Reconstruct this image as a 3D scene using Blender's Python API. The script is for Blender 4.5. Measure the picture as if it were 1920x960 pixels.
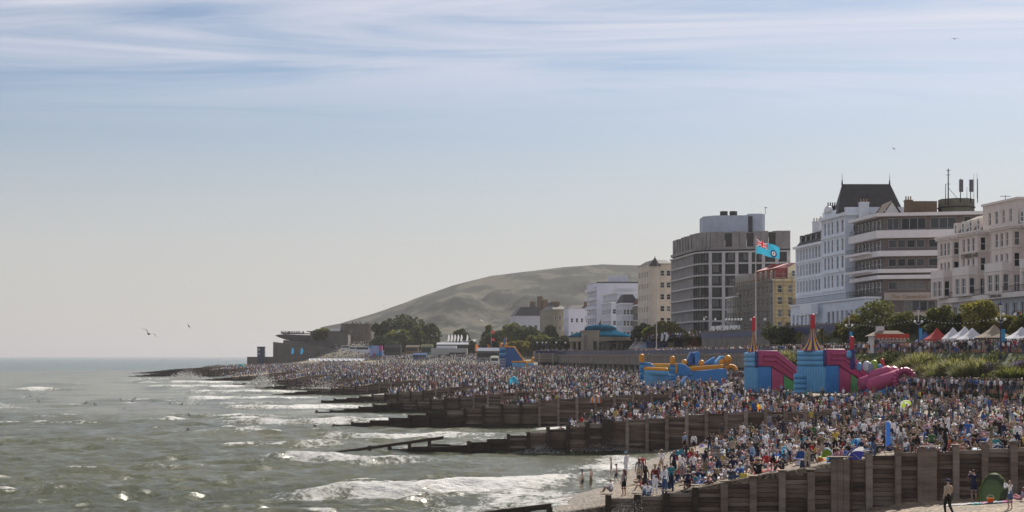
import bpy, bmesh, math, random
import numpy as np
from mathutils import Vector, Matrix, noise as mnoise
random.seed(7); RNG = np.random.default_rng(7)
S = bpy.context.scene
C = S.collection
for o in list(bpy.data.objects): bpy.data.objects.remove(o, do_unlink=True)
R = math.radians
# ------------------------------------------------------------------ camera
CAMZ = 10.0; F = 3000.0; HX = 960.0; HY = 668.0
cam_d = bpy.data.cameras.new('camera'); cam = bpy.data.objects.new('camera', cam_d); C.objects.link(cam)
cam.location = (0, 0, CAMZ); cam.rotation_euler = (R(90), 0, 0)
cam_d.sensor_width = 36; cam_d.lens = F/1920*36; cam_d.shift_y = (HY-480)/1920
cam_d.clip_start = 1; cam_d.clip_end = 60000
S.camera = cam
S.render.resolution_x = 1024; S.render.resolution_y = 512
# ------------------------------------------------------------------ world
SUN_AZ = 26.0; SUN_EL = 38.0        # degrees right of the view, degrees up
w = bpy.data.worlds.new('World'); S.world = w; w.use_nodes = True
nt = w.node_tree; nt.nodes.clear()
def wn(t): return nt.nodes.new(t)
sky = wn('ShaderNodeTexSky'); sky.sky_type = 'NISHITA'; sky.sun_disc = False
sky.sun_elevation = R(SUN_EL); sky.sun_rotation = R(SUN_AZ)
sky.altitude = 0; sky.air_density = 0.9; sky.dust_density = 0.85; sky.ozone_density = 3.5
tc = wn('ShaderNodeTexCoord'); sep = wn('ShaderNodeSeparateXYZ'); nt.links.new(tc.outputs['Generated'], sep.inputs[0])
def wmath(op, a, b=None, clamp=False):
    n = wn('ShaderNodeMath'); n.operation = op; n.use_clamp = clamp
    for i, v in enumerate((a, b)):
        if v is None: continue
        if isinstance(v, (int, float)): n.inputs[i].default_value = v
        else: nt.links.new(v, n.inputs[i])
    return n.outputs[0]
# cirrus: noise on a plane far overhead, stretched along one wind direction
zc = wmath('MAXIMUM', sep.outputs[2], 0.02)
cx = wmath('DIVIDE', sep.outputs[0], wmath('ADD', zc, 0.05)); cy = wmath('DIVIDE', sep.outputs[1], wmath('ADD', zc, 0.05))
comb = wn('ShaderNodeCombineXYZ'); nt.links.new(cx, comb.inputs[0]); nt.links.new(cy, comb.inputs[1])
mp = wn('ShaderNodeMapping'); nt.links.new(comb.outputs[0], mp.inputs[0])
mp.inputs['Rotation'].default_value = (0, 0, R(-5)); mp.inputs['Scale'].default_value = (0.6, 2.2, 1); mp.inputs['Location'].default_value = (11.4, 0.7, 0)
n1 = wn('ShaderNodeTexNoise'); n1.inputs['Scale'].default_value = 0.95; n1.inputs['Detail'].default_value = 8; n1.inputs['Roughness'].default_value = 0.58; n1.inputs['Distortion'].default_value = 1.1
nt.links.new(mp.outputs[0], n1.inputs['Vector'])
cr = wn('ShaderNodeValToRGB'); cr.color_ramp.elements[0].position = 0.36; cr.color_ramp.elements[1].position = 0.60
nt.links.new(n1.outputs['Fac'], cr.inputs[0])
fade = wmath('MULTIPLY', wmath('SUBTRACT', sep.outputs[2], 0.135), 15.0, True)
cloud = wmath('MULTIPLY', wmath('MULTIPLY', cr.outputs[0], fade), 0.72)
mix = wn('ShaderNodeMixRGB'); nt.links.new(cloud, mix.inputs[0]); nt.links.new(sky.outputs[0], mix.inputs[1]); mix.inputs[2].default_value = (10.8, 10.5, 11.3, 1)
# thin milky veil, thickest low down all round the horizon
veil = wmath('MULTIPLY', wmath('MULTIPLY', wmath('SUBTRACT', 0.165, sep.outputs[2]), 10.0, True), 0.74)
mix2 = wn('ShaderNodeMixRGB'); nt.links.new(veil, mix2.inputs[0]); nt.links.new(mix.outputs[0], mix2.inputs[1]); mix2.inputs[2].default_value = (7.9, 7.6, 7.3, 1)
bg = wn('ShaderNodeBackground'); bg.inputs[1].default_value = 0.059
wo = wn('ShaderNodeOutputWorld'); nt.links.new(mix2.outputs[0], bg.inputs[0]); nt.links.new(bg.outputs[0], wo.inputs[0])
# ------------------------------------------------------------------ sun
sl = bpy.data.lights.new('sun', 'SUN'); sl.energy = 5.0; sl.angle = R(0.5); sl.color = (1.0, 0.93, 0.82)
so = bpy.data.objects.new('sun', sl); C.objects.link(so)
SV = Vector((math.sin(R(SUN_AZ))*math.cos(R(SUN_EL)), math.cos(R(SUN_AZ))*math.cos(R(SUN_EL)), math.sin(R(SUN_EL))))
so.rotation_euler = (-SV).to_track_quat('-Z', 'Y').to_euler(); so.location = (60, 100, 120)
S.view_settings.view_transform = 'Standard'; S.view_settings.look = 'None'; S.view_settings.gamma = 1.0
S.view_settings.use_curve_mapping = False
S.view_settings.exposure = 0.4
# ------------------------------------------------------------------ helpers
def at(px, py, Y): return Vector(((px-HX)*Y/F, Y, CAMZ+(HY-py)*Y/F))
def zat(py, Y): return CAMZ+(HY-py)*Y/F
def xat(px, Y): return (px-HX)*Y/F
SL = 0.13                       # the sea front runs along (-SL, 1)
def onc(px, c):                 # point of the line X = c - SL*Y seen at column px
    Y = F*c/(px-HX+SL*F); return Vector((c-SL*Y, Y, 0))
MATS = {}
def mat(name, col, rough=0.75, var=0.25, scale=1.5, bump=0.0, bscale=20.0, metal=0.0, alpha=None, spec=0.4, stretch=None, col2=None, trans=0.0):
    if name in MATS: return MATS[name]
    m = bpy.data.materials.new(name); m.use_nodes = True; t = m.node_tree; b = t.nodes['Principled BSDF']
    b.inputs['Roughness'].default_value = rough; b.inputs['Metallic'].default_value = metal
    b.inputs['Specular IOR Level'].default_value = spec
    tcn = t.nodes.new('ShaderNodeTexCoord'); vec = tcn.outputs['Object']
    if stretch:
        mpn = t.nodes.new('ShaderNodeMapping'); mpn.inputs['Scale'].default_value = stretch
        t.links.new(vec, mpn.inputs[0]); vec = mpn.outputs[0]
    if var > 0 or col2:
        n = t.nodes.new('ShaderNodeTexNoise'); n.inputs['Scale'].default_value = scale; n.inputs['Detail'].default_value = 5; n.inputs['Roughness'].default_value = 0.65
        t.links.new(vec, n.inputs['Vector'])
        r = t.nodes.new('ShaderNodeValToRGB'); r.color_ramp.elements[0].position = 0.3; r.color_ramp.elements[1].position = 0.72
        c2 = col2 or tuple(min(1, x*(1+var)) for x in col)
        c1 = col if col2 else tuple(x*(1-var) for x in col)
        r.color_ramp.elements[0].color = (*c1, 1); r.color_ramp.elements[1].color = (*c2, 1)
        t.links.new(n.outputs['Fac'], r.inputs[0]); t.links.new(r.outputs[0], b.inputs['Base Color'])
    else: b.inputs['Base Color'].default_value = (*col, 1)
    if bump:
        n2 = t.nodes.new('ShaderNodeTexNoise'); n2.inputs['Scale'].default_value = bscale; n2.inputs['Detail'].default_value = 4
        t.links.new(vec, n2.inputs['Vector'])
        bp = t.nodes.new('ShaderNodeBump'); bp.inputs['Strength'].default_value = bump; bp.inputs['Distance'].default_value = 0.1
        t.links.new(n2.outputs['Fac'], bp.inputs['Height']); t.links.new(bp.outputs[0], b.inputs['Normal'])
    if trans:
        tr = t.nodes.new('ShaderNodeBsdfTranslucent'); mx = t.nodes.new('ShaderNodeMixShader'); mx.inputs[0].default_value = trans
        tr.inputs[0].default_value = (*col, 1)
        out = t.nodes['Material Output']
        t.links.new(b.outputs[0], mx.inputs[1]); t.links.new(tr.outputs[0], mx.inputs[2]); t.links.new(mx.outputs[0], out.inputs[0])
    MATS[name] = m; return m
def tag(o, label=None, cat=None, group=None, kind=None):
    if label: o['label'] = label
    if cat: o['category'] = cat
    if group: o['group'] = group
    if kind: o['kind'] = kind
    return o
def empty(name, loc=(0,0,0), rz=0.0):
    o = bpy.data.objects.new(name, None); C.objects.link(o); o.location = loc; o.rotation_euler = (0, 0, rz); o.empty_display_size = 0.2
    return o
def link(name, me, parent=None, loc=None, rot=None):
    o = bpy.data.objects.new(name, me); C.objects.link(o)
    if parent is not None: o.parent = parent
    if loc is not None: o.location = loc
    if rot is not None: o.rotation_euler = rot
    return o
def copy_tree(o, parent=None):
    c = o.copy(); C.objects.link(c); c.parent = parent
    if parent is not None: c.matrix_parent_inverse = o.matrix_parent_inverse
    for ch in list(o.children): copy_tree(ch, c)
    return c
class MB:
    def __init__(s): s.v = []; s.f = []; s.m = []; s.ms = []
    def mi(s, m):
        if m not in s.ms: s.ms.append(m)
        return s.ms.index(m)
    def face(s, pts, m):
        i = len(s.v); s.v += [tuple(p) for p in pts]; s.f.append(tuple(range(i, i+len(pts)))); s.m.append(s.mi(m)); return s
    def raw(s, vs, fs, m):
        i = len(s.v); s.v += [tuple(p) for p in vs]; k = s.mi(m)
        for f in fs: s.f.append(tuple(j+i for j in f)); s.m.append(k)
        return s
    def box(s, x0, x1, y0, y1, z0, z1, m):
        v = [(x, y, z) for z in (z0, z1) for y in (y0, y1) for x in (x0, x1)]
        return s.raw(v, [(0,2,3,1), (4,5,7,6), (0,1,5,4), (2,6,7,3), (0,4,6,2), (1,3,7,5)], m)
    def prism(s, poly, z0, z1, m, top=None, cap=True):
        n = len(poly); tp = top or poly
        v = [(p[0], p[1], z0) for p in poly]+[(p[0], p[1], z1) for p in tp]
        f = [(i, (i+1) % n, n+(i+1) % n, n+i) for i in range(n)]
        if cap: f += [tuple(range(n-1, -1, -1)), tuple(range(n, 2*n))]
        return s.raw(v, f, m)
    def tube(s, a, b, r0, r1=None, m=None, n=6, cap=True):
        a = Vector(a); b = Vector(b); d = (b-a); r1 = r0 if r1 is None else r1
        if d.length < 1e-6: return s
        q = d.to_track_quat('Z', 'Y'); v = []
        for (p, r) in ((a, r0), (b, r1)):
            for k in range(n):
                t = 2*math.pi*k/n; v.append(p+q @ Vector((r*math.cos(t), r*math.sin(t), 0)))
        f = [(k, (k+1) % n, n+(k+1) % n, n+k) for k in range(n)]
        if cap: f += [tuple(range(n-1, -1, -1)), tuple(range(n, 2*n))]
        return s.raw(v, f, m)
    def path(s, pts, rad, m, n=6):
        for i in range(len(pts)-1):
            r0 = rad[i] if isinstance(rad, (list, tuple)) else rad; r1 = rad[i+1] if isinstance(rad, (list, tuple)) else rad
            s.tube(pts[i], pts[i+1], r0, r1, m, n)
        return s
    def lathe(s, prof, m, n=16, o=(0,0,0)):
        v = []; f = []
        for (r, z) in prof:
            for k in range(n):
                t = 2*math.pi*k/n; v.append((o[0]+r*math.cos(t), o[1]+r*math.sin(t), o[2]+z))
        for j in range(len(prof)-1):
            for k in range(n):
                k2 = (k+1) % n; f.append((j*n+k, j*n+k2, (j+1)*n+k2, (j+1)*n+k))
        f.append(tuple(range(n-1, -1, -1))); f.append(tuple((len(prof)-1)*n+k for k in range(n)))
        return s.raw(v, f, m)
    def ball(s, c, r, m, n=8, k=5, sq=(1,1,1)):
        v = [(c[0], c[1], c[2]-r*sq[2])]; f = []
        for j in range(1, k):
            a = -math.pi/2+math.pi*j/k
            for i in range(n):
                t = 2*math.pi*i/n; v.append((c[0]+r*sq[0]*math.cos(a)*math.cos(t), c[1]+r*sq[1]*math.cos(a)*math.sin(t), c[2]+r*sq[2]*math.sin(a)))
        v.append((c[0], c[1], c[2]+r*sq[2])); L = len(v)-1
        for i in range(n):
            f.append((0, 1+(i+1) % n, 1+i)); f.append((L, L-n+i, L-n+(i+1) % n))
        for j in range(k-2):
            for i in range(n):
                a = 1+j*n+i; b = 1+j*n+(i+1) % n; f.append((a, b, b+n, a+n))
        return s.raw(v, f, m)
    def mesh(s, name, smooth=False):
        me = bpy.data.meshes.new(name); me.from_pydata(s.v, [], s.f)
        for m in s.ms: me.materials.append(m)
        me.polygons.foreach_set('material_index', s.m)
        if smooth: me.polygons.foreach_set('use_smooth', [True]*len(s.f))
        me.update(); return me
    def build(s, name, parent=None, loc=None, rot=None, smooth=False):
        return link(name, s.mesh(name, smooth), parent, loc, rot)
def np_mesh(name, v, f, mats, mi=None, smooth=False, attrs=None, n=4):
    me = bpy.data.meshes.new(name); nv = len(v); nf = len(f)
    me.vertices.add(nv); me.vertices.foreach_set('co', np.asarray(v, dtype=np.float32).ravel())
    f = np.asarray(f, dtype=np.int32)
    me.loops.add(f.size); me.loops.foreach_set('vertex_index', f.ravel())
    me.polygons.add(nf); me.polygons.foreach_set('loop_start', np.arange(0, f.size, f.shape[1], dtype=np.int32))
    if mi is not None: me.polygons.foreach_set('material_index', np.asarray(mi, dtype=np.int32))
    if smooth: me.polygons.foreach_set('use_smooth', np.ones(nf, dtype=bool))
    for m in mats: me.materials.append(m)
    for an, (dom, typ, data) in (attrs or {}).items():
        a = me.attributes.new(an, typ, dom)
        a.data.foreach_set('color' if 'COLOR' in typ else 'value', np.asarray(data, dtype=np.float32).ravel())
    me.update(calc_edges=True); me.validate(); return me
def vnoise(x, y, seed=0):            # smooth value noise, vectorised
    xi = np.floor(x).astype(np.int64); yi = np.floor(y).astype(np.int64); fx = x-xi; fy = y-yi
    def h(a, b):
        n = (a*374761393+b*668265263+seed*982451653) & 0x7fffffff
        n = ((n ^ (n >> 13))*1274126177) & 0x7fffffff
        return ((n ^ (n >> 16)) & 0xffff)/65535.0
    fx = fx*fx*(3-2*fx); fy = fy*fy*(3-2*fy)
    return (h(xi, yi)*(1-fx)+h(xi+1, yi)*fx)*(1-fy)+(h(xi, yi+1)*(1-fx)+h(xi+1, yi+1)*fx)*fy
def fbm(x, y, o=4, seed=0):
    s = 0; a = 0.5; t = 0
    for k in range(o): s = s+a*vnoise(x*2**k+17.3*k, y*2**k-9.1*k, seed+k); t += a; a *= 0.5
    return s/t
# ------------------------------------------------------------------ lie of the land
GY = [30, 95, 165, 225, 285, 345, 415, 480, 560, 660, 790, 930, 1080, 1300]     # where the groynes stand
_sy = np.array([0, 60, 100, 165, 227, 290, 350, 415, 480, 560, 660, 790, 930, 1060, 1150, 1400.])
_sx = np.array([7, 7, 7, 6.5, -2, -14, -25, -43, -62, -80, -107, -152, -186, -212, -226, -120.])
_by = np.array([0, 650, 720, 800, 930, 1000, 1100, 1400.])
_bx = np.array([86, 1.5, -22, -60, -112, -149, -150, -60.])
def Xs(Y): return np.interp(Y, _sy, _sx)
def Xb(Y): return np.interp(Y, _by, _bx)
_ps = np.array([-300, -60, -40, -20, 0, 8, 16, 28, 42, 60, 80, 120.]); _pz = np.array([-9, -5, -3.6, -1.9, 0, 1.5, 2.7, 3.4, 3.9, 4.5, 5.2, 5.6])
_as = np.array([-40, -15, -6, 0, 8, 14, 22, 32, 40.]); _aa = np.array([0.4, 1.0, 1.9, 2.6, 3.2, 2.4, 0.8, 0.0, 0.0]); _an = np.array([0.4, 1.0, 1.9, 2.6, 3.0, 2.9, 2.7, 2.1, 1.3])
_gy = np.array(GY, dtype=float)
def beach_z(X, Y):
    X = np.asarray(X, dtype=float); Y = np.asarray(Y, dtype=float)
    s = X-Xs(Y); k = np.clip(np.searchsorted(_gy, Y, side='right')-1, 0, len(GY)-2)
    fr = np.clip((Y-_gy[k])/(_gy[k+1]-_gy[k]), 0, 1)
    return np.interp(s, _ps, _pz)+np.where(Y < 130-0.0*X, np.interp(s, _as, _an), np.interp(s, _as, _aa))*(0.5-fr)+0.25*(fbm(X*0.12, Y*0.12, 3, 5)-0.5)
PROM = 10.5; ROAD = 15.5
def town_z(c, Y):                       # ground behind the beach; c = X + SL*Y for the straight part, distance past the back line beyond
    return np.interp(c, [86, 87, 94, 106, 112, 4000], [5.6, 5.8, PROM, PROM, ROAD, ROAD])
def gz(x, y): return float(beach_z(x, y))
# --- beach
def shingle():
    m = bpy.data.materials.new('shingle'); m.use_nodes = True; t = m.node_tree; b = t.nodes['Principled BSDF']; b.inputs['Roughness'].default_value = 0.85
    tcn = t.nodes.new('ShaderNodeTexCoord')
    v = t.nodes.new('ShaderNodeTexVoronoi'); v.inputs['Scale'].default_value = 5.5; t.links.new(tcn.outputs['Object'], v.inputs['Vector'])
    r = t.nodes.new('ShaderNodeValToRGB'); e = r.color_ramp.elements; e[0].color = (0.06, 0.043, 0.028, 1); e[1].color = (0.36, 0.28, 0.19, 1); e.new(0.5).color = (0.185, 0.135, 0.088, 1)
    sp = t.nodes.new('ShaderNodeSeparateColor'); t.links.new(v.outputs['Color'], sp.inputs[0]); t.links.new(sp.outputs[0], r.inputs[0])
    n = t.nodes.new('ShaderNodeTexNoise'); n.inputs['Scale'].default_value = 0.35; n.inputs['Detail'].default_value = 5; t.links.new(tcn.outputs['Object'], n.inputs['Vector'])
    mr = t.nodes.new('ShaderNodeMapRange'); mr.inputs[1].default_value = 0.3; mr.inputs[2].default_value = 0.7; mr.inputs[3].default_value = 0.5; mr.inputs[4].default_value = 1.25
    t.links.new(n.outputs['Fac'], mr.inputs[0])
    wet = t.nodes.new('ShaderNodeAttribute'); wet.attribute_name = 'wet'
    inv = t.nodes.new('ShaderNodeMath'); inv.operation = 'MULTIPLY_ADD'; inv.inputs[1].default_value = -0.5; inv.inputs[2].default_value = 1.0; t.links.new(wet.outputs['Fac'], inv.inputs[0])
    m2 = t.nodes.new('ShaderNodeMath'); m2.operation = 'MULTIPLY'; t.links.new(mr.outputs[0], m2.inputs[0]); t.links.new(inv.outputs[0], m2.inputs[1])
    vm = t.nodes.new('ShaderNodeVectorMath'); vm.operation = 'SCALE'; t.links.new(r.outputs[0], vm.inputs[0]); t.links.new(m2.outputs[0], vm.inputs['Scale'])
    t.links.new(vm.outputs[0], b.inputs['Base Color'])
    rg = t.nodes.new('ShaderNodeMath'); rg.operation = 'MULTIPLY_ADD'; rg.inputs[1].default_value = -0.4; rg.inputs[2].default_value = 0.85; t.links.new(wet.outputs['Fac'], rg.inputs[0]); t.links.new(rg.outputs[0], b.inputs['Roughness'])
    bp = t.nodes.new('ShaderNodeBump'); bp.inputs['Strength'].default_value = 0.9; bp.inputs['Distance'].default_value = 0.08; t.links.new(v.outputs['Distance'], bp.inputs['Height']); t.links.new(bp.outputs[0], b.inputs['Normal'])
    return m
def build_beach():
    rows = []
    for k in range(len(GY)-1):
        a, b = GY[k], GY[k+1]; n = max(6, int((b-a)/2.5)); rows += list(np.linspace(a+0.03, b-0.03, n))
    rows = np.array(rows); ss = np.concatenate([np.linspace(-60, -14, 8), np.linspace(-12, 60, 73), [64, 70, 78, 90, 110]])
    Yg, Sg = np.meshgrid(rows, ss, indexing='ij'); Xg = np.minimum(Xs(Yg)+Sg, Xb(Yg)+1.0)
    Zg = beach_z(Xg, Yg); Zg = np.where(Sg <= -59, -8, Zg)
    nr, nc = Xg.shape; V = np.stack([Xg, Yg, Zg], -1).reshape(-1, 3)
    i = np.arange(nr-1)[:, None]*nc+np.arange(nc-1)[None, :]; i = i.ravel()
    f = np.stack([i, i+1, i+1+nc, i+nc], -1)
    wet = np.clip(1.0-(Zg-0.1)/1.1, 0, 1).ravel()
    o = link('beach', np_mesh('beach', V, f, [shingle()], smooth=True, attrs={'wet': ('POINT', 'FLOAT', wet)})); tag(o, kind='structure')
build_beach()
# --- sea
def waves(X, Y, res):
    H = np.zeros_like(X); DX = np.zeros_like(X); DY = np.zeros_like(X)
    rg = np.random.default_rng(11)
    wl = np.concatenate([np.geomspace(0.9, 6, 34), np.geomspace(6.5, 30, 10)])
    s = Xs(np.clip(Y, 0, 1150))-X                     # metres off shore
    sh = np.clip(s/18+0.25, 0.12, 1.0)
    sh = np.where(Y > 1150, 1.0, sh)
    for L in wl:
        th = R(-76)+rg.normal(0, 0.42)                # travelling towards the camera and the beach
        kx, ky = 2*math.pi/L*math.cos(th), 2*math.pi/L*math.sin(th)
        A = (0.028*L**0.42 if L < 6 else 0.062)*rg.uniform(0.5, 1.2); ph = rg.uniform(0, 6.28)
        g = np.clip((L/np.maximum(res, 1e-3)-2.0)/3.0, 0, 1)*A
        mod = 0.35+1.3*vnoise(X/(L*4.0)+ph, Y/(L*2.2), int(L*10))
        a = kx*X+ky*Y+ph; H += g*mod*np.cos(a)*sh; DX -= 0.42*g*mod*math.cos(th)*np.sin(a)*sh; DY -= 0.42*g*mod*math.sin(th)*np.sin(a)*sh
    return H, DX, DY, s
BREAK = [(-6, 118, 12, 1.0, 12), (-16, 152, 10, 0.8, -6), (-13, 196, 13, 0.8, 8), (-24, 178, 9, 0.6, 2), (-30, 238, 16, 0.8, 4), (-44, 262, 14, 0.6, 0), (-42, 305, 16, 0.9, 6), (-60, 330, 18, 0.6, 0),
         (-62, 372, 20, 0.9, 0), (-75, 440, 22, 0.9, 0), (-98, 520, 25, 0.9, 0), (-125, 600, 28, 0.9, 0), (-140, 470, 10, 0.9, 0), (-160, 560, 14, 0.6, 0), (-36, 205, 7, 0.5, 2)]
_wr = random.Random(91)
for _k in range(30):
    _y = _wr.uniform(100, 520); _x = _wr.uniform(-0.32*_y, min(-0.06*_y, float(Xs(_y))-14)); BREAK.append((_x, _y, _wr.uniform(0.012, 0.03)*_y, _wr.uniform(0.4, 0.62), _wr.uniform(-4, 4)))
def build_sea():
    ys = [62.0]
    while ys[-1] < 270: ys.append(ys[-1]*1.0030)
    while ys[-1] < 1300: ys.append(ys[-1]*1.0058)
    while ys[-1] < 24000: ys.append(ys[-1]*1.035)
    ys = np.array(ys); tn = np.linspace(-0.39, 0.13, 405)
    Yg = np.repeat(ys[:, None], len(tn), 1); Xg = tn[None, :]*Yg
    res = Yg*np.where(Yg < 270, 0.0030, 0.0058); H, DX, DY, s = waves(Xg, Yg, res)
    foam = np.zeros_like(H)
    # breakers: a steep crest with a foaming front face
    for (bx, by, ln, h, sk) in BREAK:
        u = (Xg-bx); cyl = by+0.02*u*u/ln*4+sk*(u/ln)*0.35+1.3*(vnoise(Xg*0.25, Yg*0+by, 3)-0.5)
        d = Yg-cyl; env = np.exp(-(u/ln)**4)
        front = np.exp(-np.where(d > 0, d/3.4, -d/2.0)**2)
        H += h*0.85*env*front
        run = np.exp(-np.where(d > 0, d/0.7, -d/(5.5 if ln > 8 else 1.6))**2)*env
        foam = np.maximum(foam, run*np.clip(0.66+0.5*vnoise(Xg*0.5, Yg*0.35, 7)+0.1*(u > 0), 0, 1.1)*h)
    crest = np.clip((H-0.24)/0.2, 0, 1)*np.clip((fbm(Xg*0.11, Yg*0.13, 3, 21)-0.56)/0.12, 0, 1)
    foam = np.maximum(foam, crest*0.8)
    # swash in the bays: foam wherever the bed is shallow
    bed = np.where((Yg < 1290), beach_z(Xg, np.clip(Yg, 31, 1290)), -9)
    shallow = np.clip((bed+1.5)/1.3, 0, 1); shallow = np.where(Yg > 700, shallow*0.5, shallow)
    foam = np.maximum(foam, shallow*np.clip(0.30+1.2*(fbm(Xg*0.22, Yg*0.12, 4, 31)-0.3), 0, 1))
    swash = np.clip((bed+0.7)/1.1, 0, 1); swash = np.where(Yg > 900, 0, swash)
    H = H+0.42*swash+0.12*swash*(vnoise(Xg*1.1, Yg*0.8, 41)-0.5)
    V = np.stack([Xg+DX, Yg+DY, H], -1)
    far = Yg > 1500; V[..., 2] = np.where(far, 0.0, V[..., 2])
    nr, nc = Xg.shape; i = (np.arange(nr-1)[:, None]*nc+np.arange(nc-1)[None, :])
    keep = ~((bed[:-1, :-1] > 1.6) & (bed[1:, 1:] > 1.6)); i = i[keep]
    f = np.stack([i, i+1, i+1+nc, i+nc], -1).reshape(-1, 4)
    m = bpy.data.materials.new('sea_water'); m.use_nodes = True; t = m.node_tree; b = t.nodes['Principled BSDF']
    geo = t.nodes.new('ShaderNodeNewGeometry'); at_ = t.nodes.new('ShaderNodeAttribute'); at_.attribute_name = 'foam'
    n = t.nodes.new('ShaderNodeTexNoise'); n.inputs['Scale'].default_value = 1.6; n.inputs['Detail'].default_value = 8; n.inputs['Roughness'].default_value = 0.8
    t.links.new(geo.outputs['Position'], n.inputs['Vector'])
    a = t.nodes.new('ShaderNodeMath'); a.operation = 'MULTIPLY_ADD'; a.inputs[1].default_value = 1.25; t.links.new(at_.outputs['Fac'], a.inputs[0])
    nn = t.nodes.new('ShaderNodeMath'); nn.operation = 'MULTIPLY_ADD'; nn.inputs[1].default_value = 2.6; nn.inputs[2].default_value = -1.95; t.links.new(n.outputs['Fac'], nn.inputs[0]); t.links.new(nn.outputs[0], a.inputs[2])
    # small broken crests everywhere, from a coarser drifting noise
    mpc = t.nodes.new('ShaderNodeMapping'); mpc.inputs['Scale'].default_value = (0.35, 0.8, 1.0); mpc.inputs['Rotation'].default_value = (0, 0, R(12)); t.links.new(geo.outputs['Position'], mpc.inputs[0])
    nc_ = t.nodes.new('ShaderNodeTexNoise'); nc_.inputs['Scale'].default_value = 1.2; nc_.inputs['Detail'].default_value = 6; nc_.inputs['Roughness'].default_value = 0.7; t.links.new(mpc.outputs[0], nc_.inputs['Vector'])
    mc = t.nodes.new('ShaderNodeMath'); mc.operation = 'MULTIPLY_ADD'; mc.use_clamp = True; mc.inputs[1].default_value = 9.0; mc.inputs[2].default_value = -6.3; t.links.new(nc_.outputs['Fac'], mc.inputs[0])
    ax = t.nodes.new('ShaderNodeMath'); ax.operation = 'MAXIMUM'; t.links.new(a.outputs[0], ax.inputs[0]); t.links.new(mc.outputs[0], ax.inputs[1])
    r = t.nodes.new('ShaderNodeValToRGB'); r.color_ramp.elements[0].position = 0.0; r.color_ramp.elements[1].position = 0.45; t.links.new(ax.outputs[0], r.inputs[0])
    mx = t.nodes.new('ShaderNodeMixRGB'); t.links.new(r.outputs[0], mx.inputs[0]); mx.inputs[2].default_value = (0.74, 0.73, 0.70, 1)
    n3 = t.nodes.new('ShaderNodeTexNoise'); n3.inputs['Scale'].default_value = 0.02; n3.inputs['Detail'].default_value = 3; t.links.new(geo.outputs['Position'], n3.inputs['Vector'])
    r3 = t.nodes.new('ShaderNodeValToRGB'); r3.color_ramp.elements[0].position = 0.35; r3.color_ramp.elements[1].position = 0.65
    r3.color_ramp.elements[0].color = (0.066, 0.078, 0.042, 1); r3.color_ramp.elements[1].color = (0.115, 0.118, 0.062, 1); t.links.new(n3.outputs['Fac'], r3.inputs[0])
    # clear green water off shore, sandy and stirred up near the beach
    dep = t.nodes.new('ShaderNodeAttribute'); dep.attribute_name = 'deep'
    md = t.nodes.new('ShaderNodeMixRGB'); t.links.new(dep.outputs['Fac'], md.inputs[0]); t.links.new(r3.outputs[0], md.inputs[1]); md.inputs[2].default_value = (0.025, 0.075, 0.072, 1)
    t.links.new(md.outputs[0], mx.inputs[1]); t.links.new(mx.outputs[0], b.inputs['Base Color'])
    rr = t.nodes.new('ShaderNodeMath'); rr.operation = 'MULTIPLY_ADD'; rr.inputs[1].default_value = 0.6; rr.inputs[2].default_value = 0.15; t.links.new(r.outputs[0], rr.inputs[0]); t.links.new(rr.outputs[0], b.inputs['Roughness'])
    b.inputs['IOR'].default_value = 1.33
    h1 = t.nodes.new('ShaderNodeTexNoise'); h1.inputs['Scale'].default_value = 2.0; h1.inputs['Detail'].default_value = 7; h1.inputs['Roughness'].default_value = 0.68
    mp1 = t.nodes.new('ShaderNodeMapping'); mp1.inputs['Scale'].default_value = (0.55, 1.0, 1.0); mp1.inputs['Rotation'].default_value = (0, 0, R(14)); t.links.new(geo.outputs['Position'], mp1.inputs[0]); t.links.new(mp1.outputs[0], h1.inputs['Vector'])
    bp = t.nodes.new('ShaderNodeBump'); bp.inputs['Strength'].default_value = 1.0; bp.inputs['Distance'].default_value = 0.65; t.links.new(h1.outputs['Fac'], bp.inputs['Height']); t.links.new(bp.outputs[0], b.inputs['Normal'])
    deep = np.clip((np.where(Yg > 1150, 400, s)-60-0.05*Yg)/320+np.clip((Yg-900)/1500, 0, 1), 0, 1)
    o = link('sea', np_mesh('sea', V.reshape(-1, 3), f, [m], smooth=True, attrs={'foam': ('POINT', 'FLOAT', foam.ravel()), 'deep': ('POINT', 'FLOAT', deep.ravel())})); tag(o, kind='structure')
build_sea()
mb = MB(); mb.box(-30000, 30000, -300, 26000, -40, -12, mat('sea_bed', (0.1, 0.1, 0.08), 1, 0.1, 0.01)); tag(mb.build('sea_bed'), kind='structure')
# --- terraces behind the beach: bank, lower promenade, planted slope, road
M_grass = mat('rough_grass', (0.06, 0.075, 0.03), 0.95, 0.4, 0.4, 0.6, 6)
M_pave = mat('promenade_paving', (0.30, 0.26, 0.23), 0.8, 0.2, 0.5, 0.1, 3)
M_road = mat('asphalt', (0.055, 0.055, 0.058), 0.85, 0.2, 0.6)
M_conc = mat('sea_wall_concrete', (0.16, 0.145, 0.13), 0.85, 0.3, 0.35, 0.2, 2)
def strip(name, c0, z0, c1, z1, Y0, Y1, m, thick=None):
    ys = np.linspace(Y0, Y1, int((Y1-Y0)/12)+2); v = []; f = []
    for y in ys: v += [(c0-SL*y, y, z0), (c1-SL*y, y, z1)]
    for i in range(len(ys)-1): f.append((2*i, 2*i+1, 2*i+3, 2*i+2))
    b = MB(); b.raw(v, f, m); return b.build(name)
tag(strip('planted_bank', 85.2, 5.0, 94, PROM, 150, 318, M_grass), kind='structure')
tag(strip('promenade', 93.9, PROM, 106.2, PROM, 150, 655, M_pave), kind='structure')
tag(strip('planted_slope', 106.1, PROM-0.05, 112, ROAD, 150, 345, M_grass), kind='structure')
tag(strip('upper_pavement', 110, ROAD+0.13, 116, ROAD+0.13, 150, 900, M_pave), kind='structure')
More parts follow.
